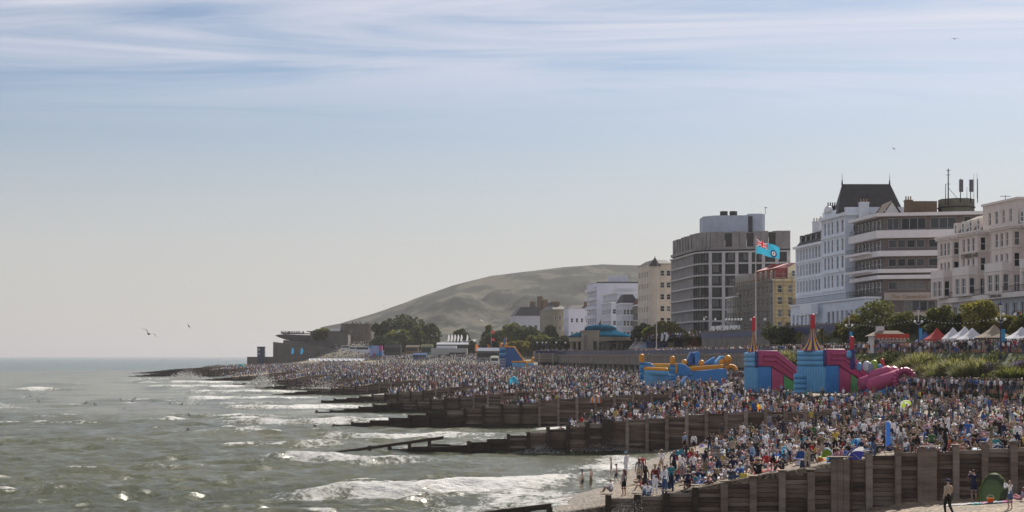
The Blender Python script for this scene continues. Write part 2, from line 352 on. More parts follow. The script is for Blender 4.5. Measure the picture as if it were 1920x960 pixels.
tag(strip('road', 116, ROAD, 124.6, ROAD, 150, 900, M_road), kind='structure')
tag(strip('house_pavement', 124.6, ROAD+0.13, 900, ROAD+0.13, 150, 1100, M_pave), kind='structure')
def cpt0(c_, Y): return (c_-SL*Y, Y, 5.0)
def cbox(b, c0, c1, Y0, Y1, z0, z1, m, n=10):
    ys = np.linspace(Y0, Y1, n+1)
    poly = [(c0-SL*y, y) for y in ys]+[(c1-SL*y, y) for y in ys[::-1]]
    b.prism(poly, z0, z1, m)
sw_ = empty('sea_wall', cpt0(93.2, 318)); tag(sw_, 'long stone sea wall with navy railing holding up the lower promenade', 'wall')
M_swd = mat('sea_wall_recess_shade', (0.055, 0.05, 0.048), 0.95, 0.3, 0.4); M_sws = mat('sea_wall_stone', (0.20, 0.175, 0.15), 0.9, 0.25, 0.4); M_swn = mat('railing_navy', (0.018, 0.03, 0.11), 0.5, 0.15)  # M_swd: shade of the recess under the fascia, put into the lower wall's colour
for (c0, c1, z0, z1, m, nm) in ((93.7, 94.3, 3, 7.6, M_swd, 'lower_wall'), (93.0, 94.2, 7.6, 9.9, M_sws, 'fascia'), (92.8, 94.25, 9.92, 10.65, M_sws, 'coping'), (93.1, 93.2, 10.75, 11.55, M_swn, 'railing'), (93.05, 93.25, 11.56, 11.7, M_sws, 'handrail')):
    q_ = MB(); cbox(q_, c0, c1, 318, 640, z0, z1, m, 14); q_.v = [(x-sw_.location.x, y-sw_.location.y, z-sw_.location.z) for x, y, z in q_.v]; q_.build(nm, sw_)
for k in range(40):
    y_ = 320+k*8.1; q_ = MB(); cbox(q_, 92.9, 93.6, y_-0.4, y_+0.4, 3, 9.9, M_sws, 1); q_.v = [(x-sw_.location.x, y-sw_.location.y, z-sw_.location.z) for x, y, z in q_.v]; q_.build('buttress', sw_)
# ground of the headland and the park beyond the straight front
def build_headland():
    Y = np.linspace(560, 1350, 80)[:, None]*np.ones((1, 60)); tt = np.linspace(0, 1, 60)[None, :]**1.6*np.ones((80, 1))
    X = Xb(Y)-0.5+tt*520; d = X-Xb(Y)
    base = np.interp(d, [0, 6, 30, 80, 160, 520], [5.4, 6.0, 8.0, 10.5, 14.0, 16.0])
    # the mound of the old fort, walled to seaward
    mound = 9.0*np.exp(-(((X+88)/48)**2+((Y-1040)/60)**2)**2)
    Z = base+np.where(d > 4, mound, 0)*np.clip(d/30, 0, 1)
    Z = np.where((Y < 640) & (X > 117-SL*Y-8), 14.0, Z)
    V = np.stack([X, Y, Z], -1).reshape(-1, 3); nr, nc = X.shape
    i = (np.arange(nr-1)[:, None]*nc+np.arange(nc-1)[None, :]).ravel(); f = np.stack([i, i+1, i+1+nc, i+nc], -1)
    keep = (V[f[:, 0], 1] > 640); f = f[keep]
    tag(link('headland_ground', np_mesh('headland_ground', V, f, [mat('park_ground', (0.16, 0.145, 0.10), 0.95, 0.4, 0.05, 0.2, 1)], smooth=True)), kind='structure')
    return X, Y, Z
HXg, HYg, HZg = build_headland()
def head_z(x, y):
    i = np.argmin((HXg-x)**2+(HYg-y)**2); return float(HZg.ravel()[i])
# --- the chalk hill
def build_hill():
    rp = np.array([(560, 668), (590, 640), (606, 613), (640, 606), (700, 588), (760, 568), (850, 535), (920, 517), (1000, 507), (1060, 500), (1130, 495), (1200, 497), (1300, 492), (1500, 500), (1900, 520)], dtype=float)
    Y0 = 3300.0; rx = (rp[:, 0]-960)*Y0/F; rz = 10+(668-rp[:, 1])*Y0/F
    xs = np.linspace(rx[0]-40, rx[-1], 260); us = np.linspace(0, 1, 90)
    U, Xg = np.meshgrid(us, xs, indexing='ij'); Yg = 2000+U*1500
    px = Xg*Y0/Yg if False else Xg
    ridge = np.interp(Xg-np.interp(Yg, [2000, 3300], [215, 0])*np.clip((Y0-Yg)/1300, 0, 1)**0.5*1.0, rx, rz)
    t = np.clip((Yg-2050)/(Y0-2050), 0, 1); shape = (t**0.85)*(0.55+0.45*t)
    nz = (fbm(Xg*0.006+3, Yg*0.0045, 6, 61)-0.5)
    Z = np.where(Yg <= Y0, ridge*shape, ridge*(1-0.25*((Yg-Y0)/200)**2))+nz*150*np.sin(np.pi*np.clip(t, 0, 1))**0.8*np.clip(ridge/150, 0, 1)
    Z = np.maximum(Z, 1.0)
    Z = np.where(ridge < 14, -3, Z)
    V = np.stack([Xg, Yg, Z], -1).reshape(-1, 3); nr, nc = Xg.shape
    i = (np.arange(nr-1)[:, None]*nc+np.arange(nc-1)[None, :]).ravel(); f = np.stack([i, i+1, i+1+nc, i+nc], -1)
    m = bpy.data.materials.new('downland'); m.use_nodes = True; T = m.node_tree; b = T.nodes['Principled BSDF']; b.inputs['Roughness'].default_value = 1.0; b.inputs['Specular IOR Level'].default_value = 0.1
    geo = T.nodes.new('ShaderNodeNewGeometry')
    n = T.nodes.new('ShaderNodeTexNoise'); n.inputs['Scale'].default_value = 0.011; n.inputs['Detail'].default_value = 9; n.inputs['Roughness'].default_value = 0.68; T.links.new(geo.outputs['Position'], n.inputs['Vector'])
    r = T.nodes.new('ShaderNodeValToRGB'); e = r.color_ramp.elements; e[0].position = 0.46; e[1].position = 0.58
    e[0].color = (0.012, 0.016, 0.010, 1); e[1].color = (0.085, 0.08, 0.054, 1); e.new(0.51).color = (0.026, 0.03, 0.019, 1); e.new(0.53).color = (0.06, 0.058, 0.04, 1)
    T.links.new(n.outputs['Fac'], r.inputs[0])
    ds_ = T.nodes.new('ShaderNodeVectorMath'); ds_.operation = 'DISTANCE'; ds_.inputs[1].default_value = (-45, 2320, 48); T.links.new(geo.outputs['Position'], ds_.inputs[0])
    n5 = T.nodes.new('ShaderNodeTexNoise'); n5.inputs['Scale'].default_value = 0.05; n5.inputs['Detail'].default_value = 6; mp5 = T.nodes.new('ShaderNodeMapping'); mp5.inputs['Rotation'].default_value = (0, R(35), 0); mp5.inputs['Scale'].default_value = (1.6, 0.4, 0.5); T.links.new(geo.outputs['Position'], mp5.inputs[0]); T.links.new(mp5.outputs[0], n5.inputs['Vector'])
    ma = T.nodes.new('ShaderNodeMapRange'); ma.inputs[1].default_value = 110; ma.inputs[2].default_value = 30; ma.inputs[3].default_value = -0.45; ma.inputs[4].default_value = 0.05; T.links.new(ds_.outputs['Value'], ma.inputs[0])
    ad = T.nodes.new('ShaderNodeMath'); ad.operation = 'ADD'; T.links.new(ma.outputs[0], ad.inputs[0]); T.links.new(n5.outputs['Fac'], ad.inputs[1]); mu = T.nodes.new('ShaderNodeMath'); mu.operation = 'MULTIPLY_ADD'; mu.use_clamp = True; mu.inputs[1].default_value = 8; mu.inputs[2].default_value = -4.0; T.links.new(ad.outputs[0], mu.inputs[0])
    cm = T.nodes.new('ShaderNodeMixRGB'); T.links.new(mu.outputs[0], cm.inputs[0]); T.links.new(r.outputs[0], cm.inputs[1]); cm.inputs[2].default_value = (0.42, 0.42, 0.43, 1); T.links.new(cm.outputs[0], b.inputs['Base Color'])
    tag(link('hill', np_mesh('hill', V, f, [m], smooth=True)), kind='structure')
build_hill()
tl = MB(); tl.box(-170, 1500, 1300, 2100, -5, 7.5, mat('far_park', (0.05, 0.06, 0.03), 1, 0.4, 0.02)); tag(tl.build('far_park_ground'), kind='structure')
# --- haze
hz = MB(); hm = bpy.data.materials.new('haze'); hm.use_nodes = True; ht = hm.node_tree; ht.nodes.clear()
hv = ht.nodes.new('ShaderNodeVolumePrincipled'); hv.inputs['Color'].default_value = (0.62, 0.62, 0.65, 1); hv.inputs['Density'].default_value = 0.000075; hv.inputs['Anisotropy'].default_value = 0.3
ho = ht.nodes.new('ShaderNodeOutputMaterial'); ht.links.new(hv.outputs[0], ho.inputs['Volume'])
hz.box(-9000, 9000, -500, 26500, -50, 245, hm); tag(hz.build('haze'), kind='stuff')
# ------------------------------------------------------------------ groynes
def wood(name, col, col2):
    return mat(name, col, 0.85, 0, 1.3, 0.5, 9, stretch=(0.35, 1, 2.2), col2=col2)
W_dry = wood('weathered_timber', (0.10, 0.07, 0.05), (0.24, 0.175, 0.13))
W_dry2 = wood('weathered_timber_pale', (0.14, 0.105, 0.08), (0.30, 0.23, 0.18))
W_wet = wood('wet_timber', (0.034, 0.025, 0.019), (0.088, 0.064, 0.048))
W_dark = wood('dark_timber', (0.055, 0.04, 0.03), (0.14, 0.10, 0.075)); W_pale = wood('bleached_timber', (0.19, 0.15, 0.12), (0.36, 0.29, 0.24))
M_rust = mat('rusty_iron', (0.10, 0.05, 0.03), 0.9, 0.4, 5)
def groyne(Y, prof, x0, x1, sp, planks, label, wide=(), cap=True, rail=None, low=None):
    root = empty('groyne', (x0, Y, 0)); tag(root, label, 'groyne', 'timber groynes across the beach')
    xs_ = [p[0] for p in prof]; zs_ = [p[1] for p in prof]
    top = lambda x: max(float(np.interp(x, xs_, zs_)), gz(x, Y+0.4)+0.12 if x > Xs(Y)+12 else -9)
    base = lambda x: min(gz(x, Y-0.3), top(x)-0.4)-0.35
    n = max(2, int(round((x1-x0)/sp))); px = [x0+(x1-x0)*i/n for i in range(n+1)]
    pw = 0.17
    for i, x in enumerate(px):
        z1 = top(x)+random.uniform(0.18, 0.42); z0 = base(x)-0.3; m = W_wet if gz(x, Y-0.3) < -0.5 else (W_dry2 if i % 3 else W_pale)
        ww = pw*(1.0+0.25*random.random()); b = MB(); ly = -0.10
        wd = any(abs(x-q) < sp*0.5 for q in wide)
        for k in (range(3) if wd else (0,)):
            xx = x-x0+(k-1)*0.36*(1 if wd else 0); dz = random.uniform(-0.08, 0.05)
            b.box(xx-ww, xx+ww, ly-0.34-0.02*k, ly-0.035, z0, z1+dz, m)
        po = b.build('post', root)
        if planks and cap:
            c = MB(); e = 0.55 if wd else 0.04
            c.box(x-x0-ww-e-0.03, x-x0+ww+e+0.03, ly-0.44, ly+0.16, z1+0.06, z1+0.12, W_dry2); c.build('cap_plate', po)
        if wd:
            c = MB(); c.box(x-x0+0.62, x-x0+0.70, ly-0.42, ly-0.36, z0, z1-0.1, M_rust); c.build('iron_tie', po)
    ph = 0.27
    for i in range(n):
        xa, xb = px[i], px[i+1]; za, zb = top(xa), top(xb); z0 = min(base(xa), base(xb))
        st = round((za+zb)/2, 2)
        if rail is not None and xb < rail: st -= 0.38
        k = 0; z = st; bb = MB()
        while z > z0:
            d = random.uniform(-0.025, 0.025); m = W_wet if z < 0.35+0.5*random.random() or gz(xa, Y-0.3) < -1.6 else random.choice((W_dry, W_dark, W_dry2, W_dry, W_pale if z > st-0.3 else W_dark))
            b = MB() if planks else bb
            b.box(xa-x0+0.01, xb-x0-0.01, -0.10+d, -0.02+d, max(z-ph+0.028, z0), z, m)
            if planks: b.build('plank', root)
            z -= ph; k += 1
            if k > 14: break
        if not planks: bb.build('plank_panel', root)
        bk = MB(); bk.box(xa-x0, xb-x0, -0.03+0.03, 0.03, z0-0.1, min(st, za, zb)-0.06, W_wet); bk.build('gap_light_block', root)  # dark board added behind the planks so no light leaks through the gaps
    if rail is not None:
        b = MB(); xr0, xr1 = x0-1.5, rail
        b.raw([(xr0-x0, -0.3, top(xr0)-0.2), (xr1-x0, -0.3, top(xr1)+0.1), (xr1-x0, 0.0, top(xr1)+0.1), (xr0-x0, 0.0, top(xr0)-0.2), (xr0-x0, -0.3, top(xr0)+0.1), (xr1-x0, -0.3, top(xr1)+0.42), (xr1-x0, 0.0, top(xr1)+0.42), (xr0-x0, 0.0, top(xr0)+0.1)],
              [(3,2,1,0), (4,5,6,7), (0,1,5,4), (2,3,7,6), (1,2,6,5), (3,0,4,7)], W_wet); b.build('top_rail', root)
    return root
def gp(Y, pts): return [(xat(px, Y), zat(py, Y)) for px, py in pts]
groyne(95, gp(95, [(880, 962), (1030, 944), (1040, 962), (1110, 952), (1140, 936), (1240, 929), (1350, 914), (1410, 902), (1500, 889), (1560, 887), (1600, 883), (1719, 877), (1722, 862), (1800, 857), (1920, 850), (2100, 843)]), xat(1140, 95), xat(2060, 95), 1.72, True,
       'nearest weathered timber groyne, planked wall with capped posts across the foreground shingle', wide=(xat(1571, 95), xat(1738, 95)))
g = groyne(93.6, gp(95, [(860, 968), (1035, 952)]), xat(865, 93.6), xat(1030, 93.6), 1.3, False, 'sloping wet timber tail of a groyne cut by the bottom edge of the photo', rail=xat(1034, 93.6))
groyne(165, gp(165, [(600, 853), (620, 850), (832, 825), (834, 838), (870, 834), (960, 818), (1060, 803), (1150, 789), (1240, 784), (1310, 777), (1420, 772)]), xat(620, 165), xat(1620, 165), 2.05, True,
       'second timber groyne from the camera with a sloping open rail at its seaward end', wide=(xat(1145, 165),), rail=xat(832, 165), cap=False)
farg = [(225, [(556, 805), (620, 799), (700, 790), (800, 776), (900, 765), (1050, 749), (1150, 743), (1250, 738)], 556, 1200, 2.6, 'third groyne from the camera, long dark timbers running far into the surf'),
        (285, [(594, 773), (650, 768), (720, 758), (800, 750), (900, 741), (1000, 735)], 594, 985, 2.6, 'fourth timber groyne from the camera, dark posts beyond the white breaker'),
        (345, [(604, 752), (680, 744), (760, 735), (860, 728), (950, 722)], 604, 930, 2.8, 'fifth timber groyne from the camera, half hidden by bathers at its foot'),
        (415, [(466, 742), (530, 738), (600, 731), (700, 721), (800, 713)], 466, 820, 3.0, 'sixth timber groyne from the camera, low black tail in the waves'),
        (480, [(425, 733), (520, 724), (620, 715), (720, 707)], 425, 740, 3.0, 'seventh timber groyne from the camera, short tail near a burst of spray'),
        (560, [(405, 723), (480, 717), (560, 710), (660, 702)], 405, 690, 3.2, 'eighth timber groyne from the camera beside a tall splash of spray'),
        (660, [(372, 713), (450, 706), (540, 700)], 372, 590, 3.4, 'ninth timber groyne from the camera below the packed far beach'),
        (790, [(228, 707), (300, 700), (380, 694), (470, 690)], 228, 500, 3.6, 'tenth timber groyne, long thin tail reaching out to sea by the headland'),
        (930, [(250, 700), (330, 692), (420, 687)], 250, 460, 4.0, 'farthest timber groyne, a dark thread of posts off the headland')]
for (Y, pts, a, b_, sp, lb) in farg:
    groyne(Y, gp(Y, pts), xat(a, Y), max(xat(b_, Y), float(Xs(Y))+24), sp, False, lb)
# ------------------------------------------------------------------ buildings
G1 = mat('window_glass_dark', (0.018, 0.022, 0.028), 0.12, 0.3, 0.7, spec=0.3)
G2 = mat('window_glass_curtained', (0.16, 0.16, 0.16), 0.2, 0.35, 1.2, spec=0.3)
G3 = mat('window_glass_grey', (0.055, 0.062, 0.07), 0.12, 0.3, 0.9, spec=0.3)
M_wf = mat('window_frame_white', (0.8, 0.8, 0.8), 0.6, 0.06)
M_df = mat('window_frame_dark', (0.03, 0.03, 0.033), 0.6, 0.1)
M_slate = mat('slate', (0.05, 0.045, 0.047), 0.7, 0.3, 0.8, 0.3, 4)
M_iron = mat('black_ironwork', (0.02, 0.02, 0.022), 0.6, 0.1)
M_brick = mat('brick_brown', (0.17, 0.115, 0.075), 0.9, 0.3, 2.0, 0.3, 8)
WC = {}
def win_meshes(w, h, style, fm):
    k = (round(w, 2), round(h, 2), style, fm.name)
    if k in WC: return WC[k]
    f = MB(); t = 0.09; y0, y1 = -0.04, 0.07
    f.box(-w/2, -w/2+t, y0, y1, 0, h, fm); f.box(w/2-t, w/2, y0, y1, 0, h, fm)
    f.box(-w/2+t, w/2-t, y0, y1, h-t, h, fm); f.box(-w/2+t, w/2-t, y0, y1, 0, t, fm)
    if style in ('sash', 'french'): f.box(-w/2+t, w/2-t, y0+0.01, y1-0.01, h*0.5-0.04, h*0.5+0.04, fm)
    if style == 'french' or style == 'pair': f.box(-0.05, 0.05, y0+0.02, y1-0.02, t, h-t, fm)
    if style == 'triple':
        for q in (-w/6, w/6): f.box(q-0.05, q+0.05, y0+0.02, y1-0.02, t, h-t, fm)
    ps = []
    for i, g in enumerate((G1, G2, G3)):
        p = MB(); p.box(-w/2+t, w/2-t, 0.0, 0.03, t, h-t, g); ps.append(p.mesh('pane'))
    WC[k] = (f.mesh('window'), ps); return WC[k]
class House:
    def __init__(s, name, loc, label, cat='building', group=None):
        s.o = Vector((loc[0], loc[1], 0)); s.root = empty(name, (loc[0], loc[1], ROAD)); tag(s.root, label, cat, group); s.oz = ROAD; s.rnd = random.Random(hash(label) & 0xffff if False else len(label)*7)
    def part(s, mb, name, parent=None, smooth=False):
        mb.v = [(x-s.o.x, y-s.o.y, z-s.oz) for x, y, z in mb.v]
        o = mb.build(name, s.root if parent is None else parent, smooth=smooth); return o
    def fr(s, p0, p1):
        p0 = Vector((p0[0], p0[1])); p1 = Vector((p1[0], p1[1])); d = (p1-p0); L = d.length; d = d/L; return p0, d, Vector((d.y, -d.x)), L
    def wall(s, p0, p1, z0, z1, ops, m, name='wall', rev=0.22, style='sash', fm=None, glass=None, sill=None):
        fm = fm or M_wf
        p0, d, n, L = s.fr(p0, p1); b = MB()
        P = lambda a, z, dep=0.0: (p0.x+d.x*a-n.x*dep, p0.y+d.y*a-n.y*dep, z)
        ops = [o for o in ops if o[0] >= 0.02 and o[0]+o[2] <= L-0.02 and o[1] >= z0+0.01 and o[1]+o[3] <= z1-0.01]
        xs_ = sorted(set([0, L]+[round(o[0], 3) for o in ops]+[round(o[0]+o[2], 3) for o in ops])); zs_ = sorted(set([z0, z1]+[round(o[1], 3) for o in ops]+[round(o[1]+o[3], 3) for o in ops]))
        for i in range(len(zs_)-1):
            run = None
            for j in range(len(xs_)-1):
                cx_, cz_ = (xs_[j]+xs_[j+1])/2, (zs_[i]+zs_[i+1])/2
                hole = any(o[0] < cx_ < o[0]+o[2] and o[1] < cz_ < o[1]+o[3] for o in ops)
                if not hole and run is None: run = xs_[j]
                if (hole or j == len(xs_)-2) and run is not None:
                    e = xs_[j] if hole else xs_[j+1]
                    b.face([P(run, zs_[i]), P(e, zs_[i]), P(e, zs_[i+1]), P(run, zs_[i+1])], m); run = None
        for o in ops:
            a, z, w_, h_ = o[:4]
            for (q0, q1) in (((a, z), (a+w_, z)), ((a+w_, z), (a+w_, z+h_)), ((a+w_, z+h_), (a, z+h_)), ((a, z+h_), (a, z))):
                b.face([P(q0[0], q0[1]), P(q0[0], q0[1], rev+0.06), P(q1[0], q1[1], rev+0.06), P(q1[0], q1[1])], m)
        s.part(b, name)
        ang = math.atan2(d.y, d.x)
        for o in ops:
            a, z, w_, h_ = o[:4]; st = o[4] if len(o) > 4 else style
            fmsh, ps = win_meshes(w_, h_, st, fm); q = P(a+w_/2, z, rev)
            wo_ = link('window', fmsh, s.root, (q[0]-s.o.x, q[1]-s.o.y, q[2]-s.oz), (0, 0, ang))
            gi = s.rnd.choices((0, 1, 2), weights=glass or (5, 2, 3))[0]
            link('pane', ps[gi], wo_)
            if sill:
                sb_ = MB(); sb_.box(-w_/2-0.12, w_/2+0.12, -rev-0.15, 0.0, -0.12, -0.01, sill); sb_.build('sill', wo_)
        return P
    def band(s, p0, p1, a0, a1, z0, z1, out, m, name='cornice', inn=0.0):
        p0, d, n, L = s.fr(p0, p1); b = MB()
        q = [p0+d*a0+n*out, p0+d*a1+n*out, p0+d*a1-n*inn, p0+d*a0-n*inn]
        b.prism([(v.x, v.y) for v in q], z0, z1, m); return s.part(b, name)
    def slab(s, poly, z0, z1, m, name, top=None, parent=None):
        b = MB(); b.prism([(p[0], p[1]) for p in poly], z0, z1, m, top=[(p[0], p[1]) for p in top] if top else None); return s.part(b, name, parent)
    def rail(s, p0, p1, z0, h, m=None, name='railing', out=0.0, sp=0.35):
        m = m or M_iron; p0, d, n, L = s.fr(p0, p1); b = MB(); o = n*out
        A = p0+o; B = p0+d*L+o
        b.tube((A.x, A.y, z0+h), (B.x, B.y, z0+h), 0.05, None, m, 4); b.tube((A.x, A.y, z0+0.1), (B.x, B.y, z0+0.1), 0.035, None, m, 4)
        k = int(L/sp)
        for i in range(k+1):
            q = p0+d*(L*i/max(1, k))+o; b.tube((q.x, q.y, z0), (q.x, q.y, z0+h), 0.022, None, m, 4)
        return s.part(b, name)
def cols(a0, a1, n, w_, z, h, st=None):
    r = []
    for i in range(n):
        c_ = a0+(a1-a0)*(i+0.5)/n
        r.append((c_-w_/2, z, w_, h)+((st,) if st else ()))
    return r
def cpt(c_, Y): return (c_-SL*Y, Y)
def text(name, body, parent, p0, p1, a, z, size, m, out=0.06, ext=0.04, o=None, oz=0.0, spacing=1.0):
    cu = bpy.data.curves.new('lettering', 'FONT'); cu.body = body; cu.size = size; cu.extrude = ext; cu.space_character = spacing; cu.align_x = 'CENTER'
    t = bpy.data.objects.new('tmp', cu); C.objects.link(t); dg = bpy.context.evaluated_depsgraph_get(); me = bpy.data.meshes.new_from_object(t.evaluated_get(dg)); bpy.data.objects.remove(t)
    me.materials.clear(); me.materials.append(m)
    d = Vector((p1[0]-p0[0], p1[1]-p0[1])).normalized(); n = Vector((d.y, -d.x)); q = Vector(p0[:2])+d*a+n*out
    return link(name, me, parent, (q.x-o.x, q.y-o.y, z-oz), (R(90), 0, math.atan2(d.y, d.x)))
def chimney(h, x, y, z0, z1, w_, dp, m, pots=3, name='chimney', potm=None):
    b = MB(); b.box(x-w_/2, x+w_/2, y-dp/2, y+dp/2, z0, z1, m); b.box(x-w_/2-0.12, x+w_/2+0.12, y-dp/2-0.12, y+dp/2+0.12, z1-0.35, z1-0.1, m)
    c_ = h.part(b, name)
    for i in range(pots):
        p = MB(); xx = x-w_/2+w_*(i+0.5)/pots; p.lathe([(0.17, 0), (0.14, 0.6), (0.18, 0.7), (0.18, 0.8)], potm or mat('chimney_pot', (0.3, 0.2, 0.13), 0.9), 8, (xx, y, z1)); h.part(p, 'chimney_pot', c_)
# ---- hotel with bays at the right edge
def cumberland():
    M = mat('cream_stucco', (0.70, 0.61, 0.55), 0.8, 0.1, 0.5); T = mat('cream_stucco_trim', (0.76, 0.69, 0.64), 0.75, 0.08, 0.5)
    Ya, Yb = 262, 319; h = House('hotel', cpt(128, Ya), 'cream stucco hotel with bays, mansard attic and CUMBERLAND lettering at the right edge')
    F0 = 17.2; fl = [(20.6, 'g'), (24.6, 'b'), (28.6, '2'), (32.4, '3')]
    top = 33.6
    # bays along the front, near end first; each entry (Y0, Y1, out)
    segs = []; y = Ya
    lay = [(10, 0), (7.5, 1.7), (5.5, 0), (8.5, 1.9), (5.5, 0), (8.5, 2.1), (4.2, 0), (7.3, 1.7)]
    for L, out in lay: segs.append((y, y+L, out)); y += L
    pts = []
    for (y0, y1, out) in segs: pts += [cpt(128-out, y0), cpt(128-out, y1)]
    Yb = y
    for i in range(len(pts)-1, 0, -1):            # walk from far to near so the outside is on the right
        p0, p1 = pts[i], pts[i-1]; L = math.dist(p0, p1)
        if L < 0.05: continue
        ops = []
        if L > 6.5:
            for z in (29.8, 26.0): ops += cols(1.0, L-1.0, 3, 1.15, z, 2.5, 'sash')
            ops += cols(0.8, L-0.8, 3, 1.6, 21.6, 3.0, 'french'); ops += cols(0.8, L-0.8, 3, 1.6, 17.2, 2.6, 'plain')
        elif L > 3:
            for z in (29.8, 26.0): ops += cols(0.4, L-0.4, 2, 1.1, z, 2.5, 'sash')
            ops += cols(0.4, L-0.4, 2, 1.2, 21.6, 3.0, 'french'); ops += cols(0.4, L-0.4, 2, 1.2, 17.2, 2.6, 'plain')
        else:
            for z in (29.8, 26.0): ops += [(L/2-0.5, z, 1.0, 2.5, 'sash')]
            ops += [(L/2-0.55, 21.6, 1.1, 3.0, 'french')]
        h.wall(p0, p1, ROAD, top, ops, M, sill=T if L > 3 else None)
        h.band(p0, p1, -0.3, L+0.3, top-0.75, top-0.4, 0.35, T); h.band(p0, p1, -0.15, L+0.15, top-0.4, top-0.002, 0.6, T)
        h.band(p0, p1, -0.05, L+0.05, 29.5, 29.65, 0.15, T, 'string_course'); h.band(p0, p1, -0.04, L+0.04, 25.2, 25.4, 0.12, T, 'string_course')
    poly = [Vector(p) for p in pts]
    # end wall facing the camera, back and side
    e0, e1 = cpt(128, Ya), cpt(146, Ya); f0, f1 = cpt(128-1.7, Yb), cpt(146, Yb)
    h.wall(e0, e1, ROAD, top, [], M); h.wall(f1, f0, ROAD, top, [], M)
    h.slab([cpt(128, Ya), cpt(146, Ya), cpt(146, Yb), cpt(128, Yb)], top-0.3, top-0.01, T, 'roof')
    # projecting porches with balconies at first floor
    for (y0, y1, out) in segs:
        if out:
            a, b_ = cpt(128-out-1.5, y1-0.5), cpt(128-out-1.5, y0+0.5); c0, d0 = cpt(128-out, y0+0.5), cpt(128-out, y1-0.5)
            h.slab([a, b_, c0, d0], 25.3, 26.9, T, 'bay_parapet'); L = math.dist(a, b_)
            for q in (0.3, L-0.7, L/2-0.2):
                pz = h.band(a, b_, q, q+0.5, 21.3, 25.25, -0.05, M, 'pier', 0.5)
            h.wall(a, b_, 21.35, 25.25, cols(0.9, L-0.9, 2, 2.0, 21.7, 3.0, 'french'), M, 'bay_wall', style='french'); h.wall(b_, c0, 21.35, 25.25, [(0.2, 21.7, 1.0, 3.0, 'sash')], M, 'bay_wall')
    b = MB(); q = [cpt(128-4.4, Ya), cpt(127.9, Ya), cpt(127.9, Yb-1.5), cpt(128-2.2, Yb-1.5)]; b.prism(q, 20.4, 21.3, T); h.part(b, 'balcony')
    h.rail(cpt(128-2.1, Yb-1.5), cpt(128-4.3, Ya), 21.3, 1.1, sp=0.5)
    # ground floor front below the balcony, pale blue glazing bars
    p0, p1 = cpt(128-1.3, Yb-2), cpt(128-3.2, Ya); L = math.dist(p0, p1); h.wall(p0, p1, ROAD, 20.4, cols(1, L-1, 15, 2.2, 17.0, 2.6, 'triple'), mat('pale_blue_paint', (0.5, 0.54, 0.58), 0.7, 0.1), 'ground_floor_wall'); h.wall(cpt(128-3.2, Yb+0.0), cpt(128-3.2, Yb), ROAD, 20.4, [], M) if False else None
    h.wall(cpt(128, Yb-2), cpt(128-1.3, Yb-2), ROAD, 20.4, [], M, 'ground_floor_wall')
    # attic: centre block and mansard wings with dormers
    yc0, yc1 = 289, 304
    h.slab([cpt(129.6, yc0+0.6), cpt(144, yc0+0.6), cpt(144, yc1), cpt(129.6, yc1)], top-0.2, 38.35, M, 'attic_block')
    for (y0, y1) in ((Ya+2, yc0-0.1), (yc1+0.1, Yb-0.5)):
        o4 = [cpt(128.6, y0), cpt(143, y0), cpt(143, y1), cpt(128.6, y1)]; t4 = [cpt(130.6, y0+1.2), cpt(141, y0+1.2), cpt(141, y1-1.2), cpt(130.6, y1-1.2)]
        h.slab(o4, top-0.1, 36.4, mat('slate_blue', (0.06, 0.065, 0.08), 0.6, 0.25), 'mansard_roof', t4)
        h.slab([cpt(130.4, y0+1), cpt(141.2, y0+1), cpt(141.2, y1-1), cpt(130.4, y1-1)], 36.4, 37.6, mat('roof_felt', (0.24, 0.22, 0.18), 0.9, 0.2), 'hipped_roof', [cpt(133, y0+2.5), cpt(138, y0+2.5), cpt(138, y1-2.5), cpt(133, y1-2.5)])
        n = int((y1-y0)/3)
        for i in range(n):
            yy = y0+(y1-y0)*(i+0.5)/n; a, b_ = cpt(128.9, yy+0.75), cpt(128.9, yy-0.75)
            h.wall(a, b_, 34.0, 36.2, [(0.2, 34.2, 1.1, 1.8)], T, 'dormer', 0.1, 'sash'); h.slab([a, b_, cpt(131.5, yy-0.75), cpt(131.5, yy+0.75)], 36.1, 36.35, T, 'dormer_roof')
            h.wall(b_, cpt(131, yy-0.75), 34, 36.1, [], T, 'dormer_cheek')
    p0, p1 = cpt(128.98, yc1), cpt(128.98, yc0); h.wall(p0, p1, top, 38.4, cols(1.5, 13.5, 4, 1.1, 34.6, 2.4), M, 'attic_wall'); h.wall(p1, cpt(143, yc0), top, 38.4, cols(0.5, 8.5, 3, 1.1, 34.6, 2.4), M, 'attic_wall'); h.band(p1, cpt(143, yc0), 0, 14, 38.4, 38.8, 0.3, T)
    h.band(p0, p1, -0.2, 15.2, 38.4, 38.8, 0.3, T)
    p0, p1 = cpt(128, 299.5), cpt(128, 289.5)
    h.slab([cpt(131, Ya-6), cpt(138, Ya-6), cpt(138, Ya+6), cpt(131, Ya+6)], top, 36.4, M, 'attic_block')
    # antenna
    b = MB(); q = onc(1885, 135); b.tube((q.x, q.y, 37), (q.x, q.y, zat(366, q.y)), 0.06, None, M_iron, 5); b.tube((q.x-1, q.y, zat(368, q.y)), (q.x+1, q.y, zat(368, q.y)), 0.05, None, M_iron, 4); h.part(b, 'aerial')
    ML = mat('bronze_letters', (0.10, 0.075, 0.05), 0.5, 0.1)
    pA = None
    for (y0, y1, out) in segs:
        pass
    y0, y1, out = segs[3]; a, b_ = cpt(128-out, y1), cpt(128-out, y0)
    y0, y1, out = segs[5]; a, b_ = cpt(128-out, y1), cpt(128-out, y0); text('lettering', 'CUMBERLAND', h.root, a, b_, math.dist(a, b_)*0.62, 28.55, 1.2, ML, o=h.o, oz=h.oz, out=0.2)
    a, b_ = cpt(128-4.42, 292), cpt(128-4.42, 280); text('lettering', 'CUMBERLAND', h.root, a, b_, 6, 20.5, 0.8, ML, o=h.o, oz=h.oz, out=0.05)
